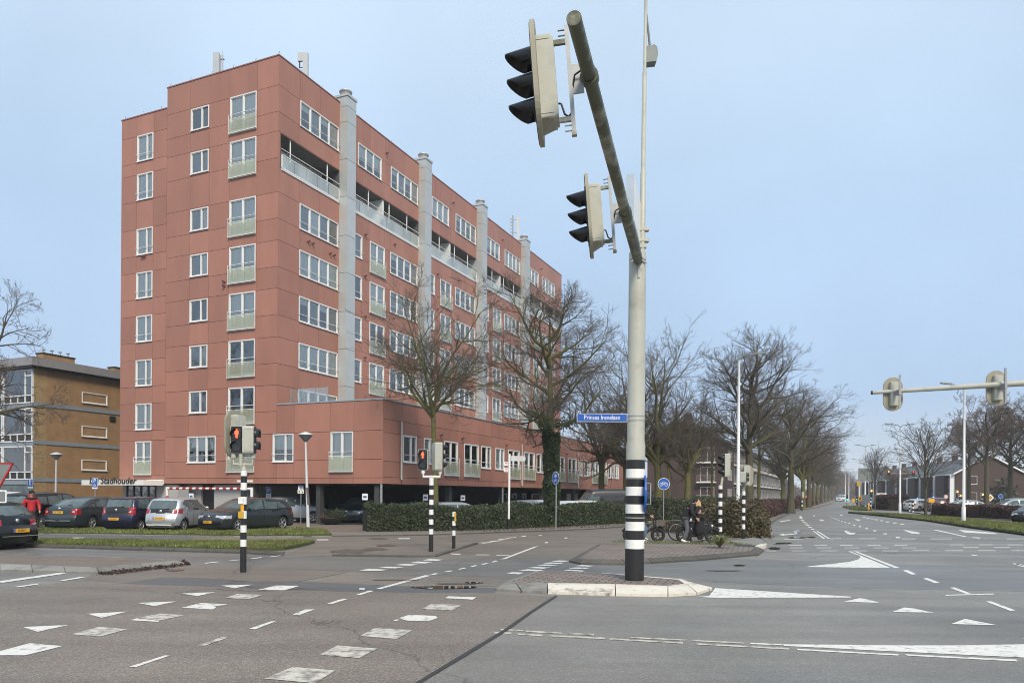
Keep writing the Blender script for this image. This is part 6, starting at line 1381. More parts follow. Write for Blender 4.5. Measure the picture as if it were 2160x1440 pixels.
# planter bowl
p = at(699, 1106); t = thing('planter_bowl', 'low dark round bowl planter with reddish and green plants at the deck entrance', 'planter', p)
g = MB(); g.lathe([(.001, 0), (.32, 0), (.5, .12), (.66, .34), (.68, .38), (.62, .36), (.001, .34)], 24, 0); part('bowl', g, M['trim'], t)
q = rng.normal(size=(2600, 3))*np.array([.22, .2, .13])+np.array([.34, 0, .55]); V, Q = leafquads(q, .035); link('green_plant', arr_mesh('green_plant', V, Q), M['hedge'], t)
q = rng.normal(size=(900, 3))*np.array([.25, .2, .09])+np.array([-.25, 0, .42]); V, Q = leafquads(q, .03, 0, .25); link('dry_plant', arr_mesh('dry_plant', V, Q), M['deadleaf'], t)
# ---------------- far junction
def far_sign(label, px, D, y0, y1, w, m, m2=None, group=None, name='road_work_sign', posts=1):
    p = at_d(px, CY, D); t = thing(name, label, 'sign', Vector((p.x, p.y, 0)), 0, group); a, b_ = at_d(px, y0, D).z, at_d(px, y1, D).z
    g = MB(); g.plate([(-w/2, b_), (w/2, b_), (w/2, a), (-w/2, a)], -.03, .03); s = part('sign_plate', g, M[m], t)
    if m2: g = MB(); g.plate([(-w*.28, b_+(a-b_)*.3), (w*.2, b_+(a-b_)*.2), (w*.3, b_+(a-b_)*.75), (-w*.1, b_+(a-b_)*.8)], -.04, -.031); part('symbol', g, M[m2], s)
    for k in range(posts): x = 0 if posts == 1 else (-w*.35 if k == 0 else w*.35); g = MB(); g.tube([(x, .08, 0), (x, .08, a)], .05, 6); part('post', g, M['galv'], t)
    return t
far_sign('large grey back of a square panel sign on posts beside the far lamp', 1825.5, 108, 987, 1014.5, 2.1, 'signback', posts=2, name='panel_sign')
far_sign('small weathered yellow sign left below the grey panel sign', 1811.5, 112, 1015.5, 1025, .65, 'gold')
far_sign('tall orange yellow detour sign left of the lit red signal', 1814, 104, 1045.5, 1056, .42, 'yellow', 'black')
far_sign('pale yellow detour sign farthest left by the median', 1800.5, 150, 1051, 1059, .6, 'gold', 'yellow')
far_sign('orange yellow detour sign with dark drawing beside the lamp post', 1909.5, 96, 1045.5, 1056.5, .68, 'yellow', 'black')
far_sign('small orange sign right of the striped warning truck', 1883, 118, 1049, 1056, .4, 'yellow', 'gold')
far_sign('low wide orange sign left of the dark red car', 1965, 78, 1051, 1059, .6, 'yellow')
far_sign('orange marker box in front of the brick gable, below the diamond sign', 2087.5, 88, 1064, 1073, .26, 'yellow')
far_sign('tiny orange sign far left among the avenue trunks', 1708, 120, 1051, 1061, .4, 'yellow')
far_sign('square blue sign above the low orange sign', 1968.5, 80, 1045, 1051, .34, 'blue', 'signwhite', name='blue_sign')
far_sign('small light blue arrow sign near the terraced houses', 1935, 110, 1048.5, 1053.5, .45, 'blue', 'signwhite', name='blue_sign')
far_sign('white framed picture board between the trunks below the gable window', 2069, 84, 1062.5, 1073, .85, 'signwhite', 'signback', name='notice_board')
round_sign('white round sign with red rim and lower plate by the terraced houses', 1995.5, 85, 1075, 1047, .25, 0, 'ring', face='signwhite', name='prohibition_sign')
round_sign('white round sign with red rim below the orange detour sign', 1909, 93, 1075, 1061, .28, 0, 'ring', face='signwhite', name='prohibition_sign')
round_sign('round blue sign in front of the dark evergreen bush', 2111, 84, 1075, 1046.5, .27, 0, 'none', face='blue', name='blue_sign')
p = at_d(2089, CY, 86); t = thing('priority_sign', 'yellow and white diamond priority sign left of the round blue sign', 'sign', Vector((p.x, p.y, 0))); zc_ = at_d(2089, 1049, 86).z
g = MB(); g.tube([(0, .05, 0), (0, .05, zc_)], .035, 8); part('post', g, M['galv'], t)
g = MB(); g.plate([(-.42, zc_), (0, zc_-.42), (.42, zc_), (0, zc_+.42)], -.02, .02); part('sign_plate', g, M['signwhite'], t)
g = MB(); g.plate([(-.26, zc_), (0, zc_-.26), (.26, zc_), (0, zc_+.26)], -.03, -.021); part('sign_face', g, M['gold'], t)
def far_signal(label, px, D, yc, lit, n=3, s=.26, striped=True, face=(0, -1), board=None, group=None, postx=0):
    p = at_d(px, CY, D); t = thing('traffic_light', label, 'traffic light', Vector((p.x, p.y, 0)), 0, group); zc_ = at_d(px, yc, D).z
    signal_head(t, Matrix.Translation((0, -.1, zc_)) @ yawm(*face), n, s, lit, board, vis=.12)
    g = MB(); h = zc_-n*s*.5; k = 0; z_ = 0.5; g.tube([(postx, 0, 0), (postx, 0, .5)], .07, 8, 1)
    while z_ < h: g.tube([(postx, 0, z_), (postx, 0, min(z_+.25, h))], .07, 8, (0 if k % 2 == 0 else 1)); z_ += .25; k += 1
    part('pole', g, [M['white'], M['black']], t); return t
far_signal('lit red signal on striped pole at the median tip beside the thin tree', 1837, 92, 1040, (0, 'orangelit'), s=.3)
far_signal('signal showing red and green lamps far left of the median', 1786.5, 150, 1049, (2, 'greenlit'), s=.36)
far_signal('small green signal between the detour signs', 1806, 160, 1050, (2, 'greenlit'))
far_signal('green signal left of the striped truck, half behind the lamp', 1828.5, 130, 1055, (2, 'greenlit'))
far_signal('green signal directly right of the striped warning truck', 1876.5, 112, 1049, (2, 'greenlit'))
far_signal('green signal right beside the second lamp post', 1902, 125, 1051, (2, 'greenlit'))
far_signal('left one of the paired lit signals right of the service road', 2018, 84, 1042, (0, 'orangelit'), s=.28)
far_signal('lower right one of the paired lit signals', 2024.5, 82, 1047.5, (0, 'orangelit'), n=2, s=.26)
far_signal('lit signal in front of the brick gable window', 2071.5, 84, 1045, (0, 'orangelit'), n=2, s=.28, board=None)
far_signal('striped pole with beige signal back among the avenue trunks', 1692, 88, 1043, None, s=.2, face=(0, 1))
far_signal('small red signal beneath the avenue trees', 1700, 125, 1051, (0, 'redlit'), s=.3)
p = at_d(1842, CY, 127); t = thing('overhead_signal_beam', 'distant thin beam with two lit red signals over the road', 'traffic light', Vector((p.x, p.y, 0)))
zb_ = at_d(1900, 998.5, 125).z; q = at_d(1940, CY, 124); g = MB(); g.tube([(0, 0, 0), (0, 0, zb_+.3)], .12, 8); part('pole', g, M['galv'], t)
g = MB(); g.tube([(0, 0, zb_), (q.x-p.x, q.y-p.y, zb_)], .09, 8); part('overhead_arm', g, mat('rusty_arm', (.3, .2, .17), .6), t)
for px in (1872.5, 1924.5): a = at_d(px, 998, 124.6); signal_head(t, Matrix.Translation((a.x-p.x, a.y-p.y-.3, zb_)), 3, .30, (0, 'redlit' if px > 1900 else 'orangelit'), (.64, 1.1), vis=.12)
# striped narrow posts
for px, D, lb in ((1926, 82, 'small black and white bollard left of the young median tree'), (1919, 90, 'black and white striped marker post beside the dark parked cars')):
    p = at_d(px, CY, D); t = thing('striped_bollard', lb, 'bollard', Vector((p.x, p.y, 0))); banded(t, .09, [(.22*k, .22*k+.22, k % 2, 1) for k in range(6)], 10)
p = at_d(1832.5, CY, 92); t = thing('marker_post', 'short orange marker post at the tip of the grass median', 'marker', Vector((p.x, p.y, 0)))
g = MB(); g.tube([(0, 0, 0), (0, 0, .95), (0, 0, 1.0)], [.1, .09, .05], 8); part('post', g, M['yellow'], t); g = MB(); g.tube([(0, 0, .7), (0, 0, .8)], .1, 8); part('reflector', g, M['signwhite'], t)
# ================================================================ vehicles
def spline(P, step):
    P = [np.array(p, float) for p in P]; Q = [2*P[0]-P[1]]+P+[2*P[-1]-P[-2]]; out = []
    for i in range(1, len(Q)-2):
        a, b, c, d = Q[i-1:i+3]; n = max(1, int(round(np.linalg.norm(c-b)/step)))
        for k in range(n): t = k/n; out.append(.5*((2*b)+(c-a)*t+(2*a-5*b+4*c-d)*t*t+(3*b-a-3*c+d)*t**3))
    out.append(P[-1]); return np.array(out)
def inp(x, z, poly):
    c = False; n = len(poly)
    for i in range(n):
        x0, y0 = poly[i]; x1, y1 = poly[(i+1) % n]
        if (y0 > z) != (y1 > z) and x < (x1-x0)*(z-y0)/(y1-y0)+x0: c = not c
    return c
def make_wheel(R_=.31, w=.2, spokes=5, dark=False):
    t = MB(); t.lathe([(R_*.66, -w/2+.01), (R_*.9, -w/2), (R_, -w/2+.03), (R_, w/2-.03), (R_*.9, w/2), (R_*.66, w/2-.01)], 28)
    r = MB(); r.lathe([(R_*.66, w/2-.012), (R_*.62, w/2-.02), (R_*.60, w/2-.06), (.001, w/2-.07)], 28, 1); r.lathe([(R_*.67, w/2-.008), (R_*.60, w/2-.006), (R_*.60, w/2-.03)], 28, 0)
    for k in range(spokes):
        a = 2*math.pi*k/spokes
        for da in ((-.13, .13) if spokes < 8 else (0,)):
            d = Vector((math.cos(a+da), math.sin(a+da), 0)); e_ = Vector((math.cos(a), math.sin(a), 0)); s = Vector((-e_.y, e_.x, 0))
            p, q = e_*R_*.1, d*R_*.63; ww = .014 if spokes > 7 else .02
            r.add([tuple(v+Vector((0, 0, z))) for v in (p-s*ww, q-s*ww, q+s*ww, p+s*ww) for z in (w/2-.05, w/2-.015)], [(1, 3, 5, 7), (0, 1, 3, 2)[::-1], (4, 5, 7, 6)[::-1], (2, 3, 5, 4)[::-1]])
    r.lathe([(R_*.16, w/2-.05), (R_*.16, w/2-.008), (.001, w/2-.004)], 12)
    return t.mesh('tyre'), r.mesh('rim')
WM = {}
def make_car(label, base, rz, sp, paint, step=.032, plate=None, group=None, name='parked_car', cat='car'):
    car = thing(name, label, cat, base, rz, group)
    L_, W_, zb_ = sp['L'], sp['W'], sp.get('zb', .2); T = spline(sp['top'], step); Ns = max(8, int(.62/step)); Nt = max(6, int(.42/step)); belt = sp['belt']; tum = sp.get('tum', .34); xw = sp['wheels']; Rw = sp.get('R', .31); Ra = Rw+.055
    zroof = T[:, 1].max()
    def hw(x, z):
        e_ = abs(x)/(L_/2); p = 1-sp.get('plan', .15)*max(0, (e_-.66)/.34)**2.4; y = W_/2*p
        bz = belt[0]+(belt[1]-belt[0])*(x+L_/2)/L_
        if z > bz: y -= (z-bz)*tum+.02*min(1, (z-bz)/.05)
        else: y -= .045*((z-.6)/.4)**2
        return max(y, .05)
    grid = []
    for i, (x, zt) in enumerate(T):
        row = []; rr = min(.09, (zt-zb_)*.5+.001); yt = hw(x, zt)
        for k in range(Ns+1):
            z = zb_+(zt-zb_)*(k/Ns); y = hw(x, z)
            if z > zt-rr: y -= (rr-math.sqrt(max(0, rr*rr-(z-(zt-rr))**2)))*.8
            if k <= Ns and xw:
                for c_ in xw:
                    dx, dz = x-c_, z-Rw; d = math.hypot(dx, dz)
                    if abs(d-Ra) < step*.55 and y > .4: x2 = c_+dx/d*Ra; z = Rw+dz/d*Ra if d > 0 else z
            row.append((x, y, z))
        ye = row[-1][1]; d0 = T[min(i+1, len(T)-1)]-T[max(i-1, 0)]; nx, nz = -d0[1], d0[0]; nl_ = math.hypot(nx, nz)+1e-9; nx, nz = nx/nl_, nz/nl_
        cr_ = .035+.09*abs(nx)
        for j in range(1, Nt+1): y = ye*(1-j/Nt); u = cr_*(1-(y/ye)**2); row.append((x+nx*u, y, zt+nz*u*.8))
        grid.append(row)
    parts = {}
    def classify(x, y, z, side):
        for nm, fn in sp['zones']:
            if fn(x, y, z, side): return nm
        if side:
            for k, poly in enumerate(sp['side_win']):
                if inp(x, z, poly): return 'side_window'
            if z > .9 and step < .055 and L_ < 5 and any(inp(x+a_, z+b_, poly) for poly in sp['side_win'] for a_, b_ in ((.028, 0), (-.028, 0), (0, .025), (0, -.03))): return 'trim'
            if z < .29: return 'sill'
        else:
            a, b_ = sp['rear_glass']
            if x < 0 and a < z < b_ and y < hw(x, z)-.13: return 'rear_window'
            a, b_ = sp['ws']
            if x > 0 and a < z < b_ and y < hw(x, z)-.10: return 'windscreen'
        return 'body'
    mats = {'body': paint, 'side_window': M['carglass'], 'rear_window': M['carglass'], 'windscreen': M['carglass'], 'sill': M['trim'], 'trim': M['trim'], 'tail_light': M['tail'], 'headlight': M['headl'], 'grille': M['trim'], 'tailgate_panel': M['black'], 'reverse_lamp': M['headl'], 'roof_panel': M['black']}
    for s in (1, -1):
        for i in range(len(grid)-1):
            a, b_ = grid[i], grid[i+1]
            for k in range(len(a)-1):
                q = (a[k], b_[k], b_[k+1], a[k+1]); x = sum(v[0] for v in q)/4; y = sum(v[1] for v in q)/4; z = sum(v[2] for v in q)/4; side = k < Ns
                if side and any((x-c_)**2+(z-Rw)**2 < (Ra-step*.15)**2 for c_ in xw): continue
                nm = classify(x, y, z, side); key = nm+('|' if s > 0 else '/') if nm in ('tail_light', 'headlight', 'side_window', 'reverse_lamp') else nm
                g_ = parts.setdefault(key, (MB(), {})); mb, ix = g_; f = []
                for v in (q if s > 0 else q[::-1]):
                    kk = (round(v[0], 4), round(v[1]*s, 4), round(v[2], 4))
                    if kk not in ix: ix[kk] = len(mb.v); mb.v.append(kk)
                    if not f or f[-1] != ix[kk]: f.append(ix[kk])
                if len(set(f)) >= 3 and len(set(f)) == len(f): mb.f.append(tuple(f)); mb.m.append(0); mb.sm.append(True)
    for key, (mb, ix) in parts.items():
        nm = key.rstrip('|/'); part(nm, mb, mats[nm], car)
    ub = MB(); ub.box(-L_/2+.12, L_/2-.12, -W_/2+.16, W_/2-.16, .16, .62)
    for c_ in xw:
        for s in (-1, 1):
            vs = []; K = 14
            for i in range(K+1): a = math.pi*i/K-.2*(1 if i == 0 else -1 if i == K else 0); vs += [(c_+Ra*math.cos(a), s*(hw(c_, Rw)-.012), Rw+Ra*math.sin(a)), (c_+Ra*math.cos(a), s*(W_/2-.3), Rw+Ra*math.sin(a))]
            ub.add(vs, [(2*i, 2*i+1, 2*i+3, 2*i+2) for i in range(K)])
    part('underbody', ub, M['trim'], car)
    key = (Rw, sp.get('spokes', 5))
    if key not in WM: WM[key] = make_wheel(Rw, .2, key[1])
    for c_ in xw:
        for s in (-1, 1):
            w = thing('wheel', '', ''); del w['label'], w['category']; w.parent = car; w.location = (c_, s*(hw(c_, Rw)-.115), Rw); w.rotation_euler = (-math.pi/2*s, random.uniform(0, 1), 0)
            link('tyre', WM[key][0], M['rubber'], w); link('rim', WM[key][1], [M['rim'], M['trim']], w)
    # mirrors, seams, handles, plates
    mx_ = sp.get('mirror', .75)
    for s in (-1, 1):
        g = MB(); bz = belt[0]+(belt[1]-belt[0])*(mx_+L_/2)/L_; g.ball((mx_, s*(hw(mx_, bz)+.12), bz+.09), (.07, .10, .065)); g.bar((mx_, s*(hw(mx_, bz)-.02), bz+.03), (mx_, s*(hw(mx_, bz)+.08), bz+.06), .05, .03); part('wing_mirror', g, paint, car)
        g = MB()
        for xs in sp.get('seams', ()):
            pts = [(xs+.05*math.sin((z-.4)*2), s*(hw(xs, z)+.001), z) for z in np.linspace(.30, belt[0]+(belt[1]-belt[0])*(xs+L_/2)/L_, 8)]; g.tube(pts, .007, 4)
        if g.v: part('door_seam', g, M['trim'], car)
        for xs in sp.get('handles', ()):
            g = MB(); z = belt[0]-.12; g.box(xs-.09, xs+.09, s*hw(xs, z)-.01, s*hw(xs, z)+.03, z-.018, z+.018); part('door_handle', g, paint, car)
    def rear_x(z): i = np.argmin(np.abs(T[:len(T)//2, 1]-z)); return T[i, 0]
    if plate:
        txt_, zc_, front, py_ = plate
        zs = T[len(T)//2:] if front else T[:len(T)//2]; xp = zs[np.argmin(np.abs(zs[:, 1]-zc_)), 0]; s = 1 if front else -1; xp += s*.135
        g = MB(); g.box(xp-.01, xp+.01, py_-.26, py_+.26, zc_-.056, zc_+.056); p_ = part('number_plate', g, M['plate'], car)
        o = link('lettering', text_mesh(txt_, .10, .001), M['black'], p_); o.matrix_local = Matrix.Translation((xp+s*.014, py_-.01, zc_)) @ Matrix.Rotation(s*math.pi/2, 4, 'Z') @ Matrix.Diagonal((.78, 1, 1, 1))
        g = MB(); g.box(xp-.012, xp+.012, py_-s*.26, py_-s*.215, zc_-.055, zc_+.055); part('plate_band', g, M['blue'], p_)
    if sp.get('badge'):
        zc_, front = sp['badge']; zs = T[len(T)//2:] if front else T[:len(T)//2]; xp = zs[np.argmin(np.abs(zs[:, 1]-zc_)), 0]; s = 1 if front else -1; xp += s*.13
        g = MB(); g.T = Matrix.Translation((xp, 0, zc_)) @ Matrix.Rotation(math.pi/2*s, 4, 'Y') ; g.lathe([(.001, .02), (.05, .016), (.062, .0), (.062, -.03)], 14); part('badge', g, M['chrome'], car)
    if sp.get('wiper'):
        zc_ = sp['wiper']; xp = T[:len(T)//2][np.argmin(np.abs(T[:len(T)//2, 1]-zc_)), 0]-.12; g = MB(); g.tube([(xp, 0, zc_-.02), (xp+.01, -.35, zc_+.05)], .012, 5); g.ball((xp, 0, zc_-.02), .03); part('rear_wiper', g, M['trim'], car)
    if sp.get('antenna') is not None: x = sp['antenna']; g = MB(); g.tube([(x, .0, zroof-.02), (x-.12, 0, zroof+.2)], .006, 4); part('antenna', g, M['trim'], car)
    for nm, (x0, x1, y, z0, z1, mk) in sp.get('extra', {}).items():
        for s in (-1, 1) if y else (1,): g = MB(); yy = y if y else 0; g.box(x0, x1, s*yy-.09 if y else -sp['W']*.34, s*yy+.09 if y else sp['W']*.34, z0, z1); part(nm.rstrip('0123456789'), g, M[mk], car)
    return car
def wheel_at(p, rz, sp, wi, side):
    "car origin such that wheel (index, side +1 left / -1 right) stands at ground point p"
    v = Matrix.Rotation(rz, 3, 'Z') @ Vector((sp['wheels'][wi], side*(sp['W']/2-.02), 0)); return Vector((p.x-v.x, p.y-v.y, p.z))
def hd(deg): return math.radians(90-deg)     # heading measured clockwise from +Y
liftback = dict(L=4.57, W=1.79, belt=(1.0, .93), wheels=(-1.3, 1.32), R=.315, spokes=5, top=[(-2.22, .24), (-2.29, .40), (-2.30, .56), (-2.24, .70), (-2.22, .88), (-2.16, 1.00), (-1.95, 1.05), (-1.35, 1.32), (-.8, 1.44), (-.1, 1.475), (.45, 1.42), (1.25, 1.03), (1.9, .90), (2.2, .76), (2.28, .55), (2.24, .24)],
    side_win=[[(-1.50, 1.06), (-1.12, 1.25), (-1.05, 1.06)], [(-1.0, 1.04), (-1.05, 1.28), (-.6, 1.375), (-.22, 1.39), (-.2, 1.02)], [(-.12, 1.02), (-.14, 1.39), (.28, 1.37), (1.0, 1.0)]], rear_glass=(1.09, 1.38), ws=(1.06, 1.39), seams=(-1.02, -.16, .95), handles=(-.75, .15), badge=(.97, False), antenna=-.9, mirror=.8, wiper=1.10,
    zones=[('reverse_lamp', lambda x, y, z, s: x < -2.1 and .80 < z < .87 and .58 < y < .72), ('tail_light', lambda x, y, z, s: x < -1.98 and .70 < z < .95 and y > .56), ('tailgate_panel', lambda x, y, z, s: False), ('headlight', lambda x, y, z, s: x > 1.85 and .62 < z < .78 and y > .45), ('grille', lambda x, y, z, s: x > 2.0 and .56 < z < .72 and y < .42 and not s)],
    extra={'bumper_strip': (-2.42, -2.36, 0, .42, .45, 'chrome')})
city = dict(L=3.54, W=1.65, belt=(.98, .92), wheels=(-1.17, 1.22), R=.285, spokes=11, tum=.26, top=[(-1.66, .24), (-1.74, .42), (-1.74, .62), (-1.68, .78), (-1.64, .99), (-1.48, 1.34), (-1.38, 1.43), (-.9, 1.48), (-.2, 1.49), (.25, 1.43), (.98, 1.01), (1.45, .88), (1.68, .72), (1.76, .5), (1.70, .24)],
    side_win=[[(-1.38, 1.05), (-1.25, 1.36), (-.55, 1.40), (-.53, .99)], [(-.45, .99), (-.47, 1.40), (.12, 1.39), (.80, 1.0)]], rear_glass=(1.06, 1.38), ws=(1.05, 1.38), seams=(-.5, .75), handles=(-.3,), badge=(.94, False), antenna=-1.1, mirror=.6, wiper=1.04,
    zones=[('reverse_lamp', lambda x, y, z, s: x < -1.5 and .84 < z < .93 and .58 < y < .64), ('tail_light', lambda x, y, z, s: x < -1.45 and .74 < z < 1.06 and y > .55 and not (s and x > -1.52)), ('tailgate_panel', lambda x, y, z, s: x < -1.5 and .73 < z < 1.07 and not s), ('headlight', lambda x, y, z, s: x > 1.3 and .62 < z < .8 and y > .45)])
bubble = dict(L=3.42, W=1.63, belt=(1.02, .90), wheels=(-1.12, 1.22), R=.29, spokes=5, tum=.30, plan=.18, top=[(-1.58, .24), (-1.70, .40), (-1.72, .56), (-1.64, .76), (-1.58, .84), (-1.50, 1.05), (-1.32, 1.34), (-1.2, 1.42), (-.7, 1.47), (-.1, 1.475), (.3, 1.42), (1.05, 1.0), (1.4, .88), (1.62, .70), (1.70, .5), (1.64, .24)],
    side_win=[[(-1.18, 1.22), (-.95, 1.36), (-.45, 1.40), (-.42, 1.02), (-.75, 1.04)], [(-.34, 1.0), (-.38, 1.40), (.15, 1.38), (.86, .98)]], rear_glass=(.98, 1.36), ws=(1.04, 1.37), seams=(-.4, .8, -.95), handles=(-.2, -.75), badge=(.90, False), mirror=.66, wiper=.97,
    zones=[('tail_light', lambda x, y, z, s: x < -1.28 and .80 < z < .985 and y > .52+.4*abs(z-.9)), ('tailgate_panel', lambda x, y, z, s: x < -1.45 and .82 < z < 1.0 and y < .52 and not s), ('headlight', lambda x, y, z, s: x > 1.2 and .62 < z < .8 and y > .45)], extra={'reflector_strip': (-1.84, -1.80, 0, .30, .34, 'white')})
hatch = dict(L=4.29, W=1.80, belt=(1.0, .92), wheels=(-1.32, 1.32), R=.32, spokes=5, top=[(-2.05, .24), (-2.13, .42), (-2.13, .65), (-2.05, .88), (-2.0, 1.0), (-1.78, 1.30), (-1.62, 1.39), (-.9, 1.46), (-.1, 1.475), (.42, 1.40), (1.22, 1.0), (1.75, .89), (2.02, .76), (2.12, .60), (2.15, .42), (2.06, .22)],
    side_win=[[(-1.5, 1.05), (-1.52, 1.14), (-1.15, 1.32), (-1.05, 1.33), (-1.08, 1.03)], [(-1.02, 1.03), (-.98, 1.34), (-.22, 1.385), (-.2, 1.0)], [(-.12, 1.0), (-.14, 1.385), (.3, 1.36), (1.0, .98)]], rear_glass=(1.04, 1.34), ws=(1.03, 1.37), seams=(-1.0, -.16, .92), handles=(-.72, .15), badge=(.68, True), mirror=.82,
    zones=[('headlight', lambda x, y, z, s: x > 1.72 and .60+.05*(y < .6) < z < .73 and y > .36), ('grille', lambda x, y, z, s: x > 1.95 and not s and ((.28 < z < .52 and y < .62 and not (.335 < z < .35)) or (.645 < z < .665 and y < .4))), ('tail_light', lambda x, y, z, s: x < -1.85 and .72 < z < .92 and y > .5)])
suv = dict(L=4.5, W=1.86, belt=(1.12, 1.04), wheels=(-1.34, 1.34), R=.36, spokes=10, tum=.25, top=[(-2.12, .3), (-2.22, .55), (-2.22, .8), (-2.15, 1.05), (-1.95, 1.45), (-1.8, 1.58), (-1.0, 1.66), (-.1, 1.67), (.45, 1.58), (1.2, 1.16), (1.85, 1.04), (2.12, .88), (2.22, .6), (2.15, .3)],
    side_win=[[(-1.75, 1.2), (-1.6, 1.46), (-1.05, 1.52), (-1.05, 1.16)], [(-.98, 1.16), (-.98, 1.53), (-.2, 1.57), (-.18, 1.12)], [(-.1, 1.12), (-.12, 1.57), (.35, 1.53), (1.0, 1.1)]], rear_glass=(1.16, 1.5), ws=(1.18, 1.54), seams=(-1.0, -.15), handles=(-.7, .2), mirror=.85,
    zones=[('tail_light', lambda x, y, z, s: x < -2.0 and .9 < z < 1.08 and y > .5), ('headlight', lambda x, y, z, s: x > 1.85 and .8 < z < .94 and y > .5), ('grille', lambda x, y, z, s: x > 2.0 and .6 < z < .9 and y < .5 and not s)])
supermini = dict(L=4.06, W=1.74, belt=(1.0, .92), wheels=(-1.28, 1.3), R=.31, spokes=6, tum=.36, top=[(-1.95, .24), (-2.05, .40), (-2.06, .56), (-1.96, .72), (-1.93, .86), (-1.85, 1.0), (-1.55, 1.32), (-1.42, 1.38), (-.8, 1.44), (-.1, 1.45), (.4, 1.38), (1.2, 1.0), (1.7, .86), (1.95, .70), (2.03, .5), (1.98, .24)],
    side_win=[[(-1.35, 1.1), (-1.0, 1.3), (-.3, 1.36), (-.28, 1.0)], [(-.2, 1.0), (-.22, 1.36), (.28, 1.33), (.98, .98)]], rear_glass=(1.02, 1.30), ws=(1.03, 1.35), seams=(-.24, .9), handles=(.1,), badge=(.86, False), mirror=.8, wiper=1.02,
    zones=[('reverse_lamp', lambda x, y, z, s: x < -1.8 and .735 < z < .775 and .60 < y < .8), ('tail_light', lambda x, y, z, s: x < -1.72 and .72 < z < .90 and y > .50), ('headlight', lambda x, y, z, s: x > 1.6 and .62 < z < .78 and y > .45)], extra={'chrome_strip': (-2.20, -2.165, 0, .395, .42, 'chrome')})
van = dict(L=5.9, W=2.0, belt=(1.35, 1.3), wheels=(-1.9, 1.9), R=.34, spokes=5, tum=.07, top=[(-2.9, .35), (-2.95, .8), (-2.95, 1.6), (-2.88, 2.3), (-2.7, 2.42), (0, 2.46), (1.6, 2.38), (1.9, 2.2), (2.45, 1.45), (2.85, 1.15), (2.95, .8), (2.9, .35)],
    side_win=[[(1.25, 1.4), (1.25, 1.98), (1.85, 1.95), (2.25, 1.4)]], rear_glass=(1.4, 1.41), ws=(1.5, 2.15), seams=(1.2, 0), mirror=2.0, zones=[('headlight', lambda x, y, z, s: x > 2.6 and .95 < z < 1.15 and y > .6)])
cp_ = lambda n, c, r=.28, m=.3: mat(n, c, r, metal=m, var=.05, coat=.35, scale=1)
PT = dict(slate=cp_('slate_car_paint', (.036, .050, .057)), navy=cp_('navy_car_paint', (.016, .017, .045)), silver=cp_('silver_car_paint', (.50, .53, .55), .32, .5), grey=cp_('dark_grey_car_paint', (.036, .043, .046)), black=cp_('black_car_paint', (.008, .008, .009), .25), white=cp_('white_car_paint', (.6, .62, .62), .3, 0), dred=cp_('dark_red_car_paint', (.17, .02, .025)), teal=cp_('dark_teal_car_paint', (.015, .045, .06)), vgrey=cp_('grey_van_paint', (.035, .038, .042), .4), lsilver=cp_('light_silver_car_paint', (.36, .40, .42), .3, .5))
rz = hd(8); make_car('slate grey liftback with big red tail lights, second from the left in the parked row', wheel_at(at(196, 1116.5), rz, liftback, 0, -1), rz, liftback, PT['slate'], plate=('KS-133-FB', .80, False, .03))
rz = hd(9); make_car('navy blue small hatchback between the slate liftback and the silver one', wheel_at(at(299, 1120), rz, city, 0, -1), rz, city, PT['navy'], plate=('HH-413-Z', .56, False, .05))
rz = hd(4); make_car('silver rounded small hatchback with black tailgate band seen from behind', wheel_at(at(390, 1120.7), rz, bubble, 0, -1), rz, bubble, PT['silver'], plate=('30-LXS-8', .60, False, .0))
a = at(504.6, 1121.5); rz = hd(207); make_car('dark grey hatchback facing the camera at the right end of the parked row', wheel_at(a, rz, hatch, 1, 1), rz, hatch, PT['grey'], plate=('ZLR-78-S', .45, True, .0))
rz = hd(14); make_car('black sports utility vehicle behind the man in the red jacket', wheel_at(at(89, 1116.5), rz, suv, 0, -1), rz, suv, PT['black'])
rz = hd(-76); p = at_d(34, CY, 22.2); f_ = Vector((math.cos(rz), math.sin(rz), 0)); make_car('black hatchback driving out of frame at the left edge', Vector((p.x, p.y, 0))+f_*2.0, rz, supermini, PT['black'], plate=('RJ-269-T', .57, False, -.02), name='driving_car')
rz = hd(20); make_car('white car parked far left behind the framed plate', Vector((*at_d(20, CY, 42).xy, 0)), rz, suv, PT['white'], step=.06)
rz = hd(200); make_car('black low car between the white car and the man in red', Vector((*at_d(52, CY, 38.5).xy, 0)), rz, hatch, PT['black'], step=.06)
rz = hd(66); make_car('silver grey car under the block behind the cone capped lamp', wheel_at(at(660, 1101), rz, liftback, 1, -1), rz, liftback, PT['lsilver'], step=.05)
rz = hd(192); make_car('dark teal car in the shade of the parking deck left of the hedge', Vector((*at_d(764, CY, 45).xy, 0)), rz, hatch, PT['teal'], step=.05)
for px, D, h_, k, sp_, sc2, lb in ((964, 40.5, 70, 'lsilver', hatch, .93, 'silver roofed car behind the hedge right of the slim tree trunk'), (1114, 44, 80, 'lsilver', liftback, 1, 'blue silver car behind the hedge between the finger post and the ivy tree'), (1140, 48, 60, 'white', hatch, 1, 'pale car half hidden behind the ivy tree trunk'), (1205, 48, 60, 'white', hatch, .97, 'white car behind the hedge right of the ivy tree'), (1236, 52, 50, 'white', liftback, .97, 'second white car in front of the grey van'), (905, 47, 40, 'black', hatch, 1, 'black car inside the dark parking deck behind the tree trunk')):
    c_ = make_car(lb, Vector((*at_d(px, CY, D).xy, 0)), hd(h_), sp_, PT[k], step=.06); c_.scale = (1, 1, sc2*.93)
make_car('large grey panel van parked beyond the hedge left of the mast', Vector((*at_d(1292, CY, 56).xy, 0)), hd(-100), van, PT['vgrey'], step=.07, name='delivery_van', cat='van').scale = (1, 1, .88)
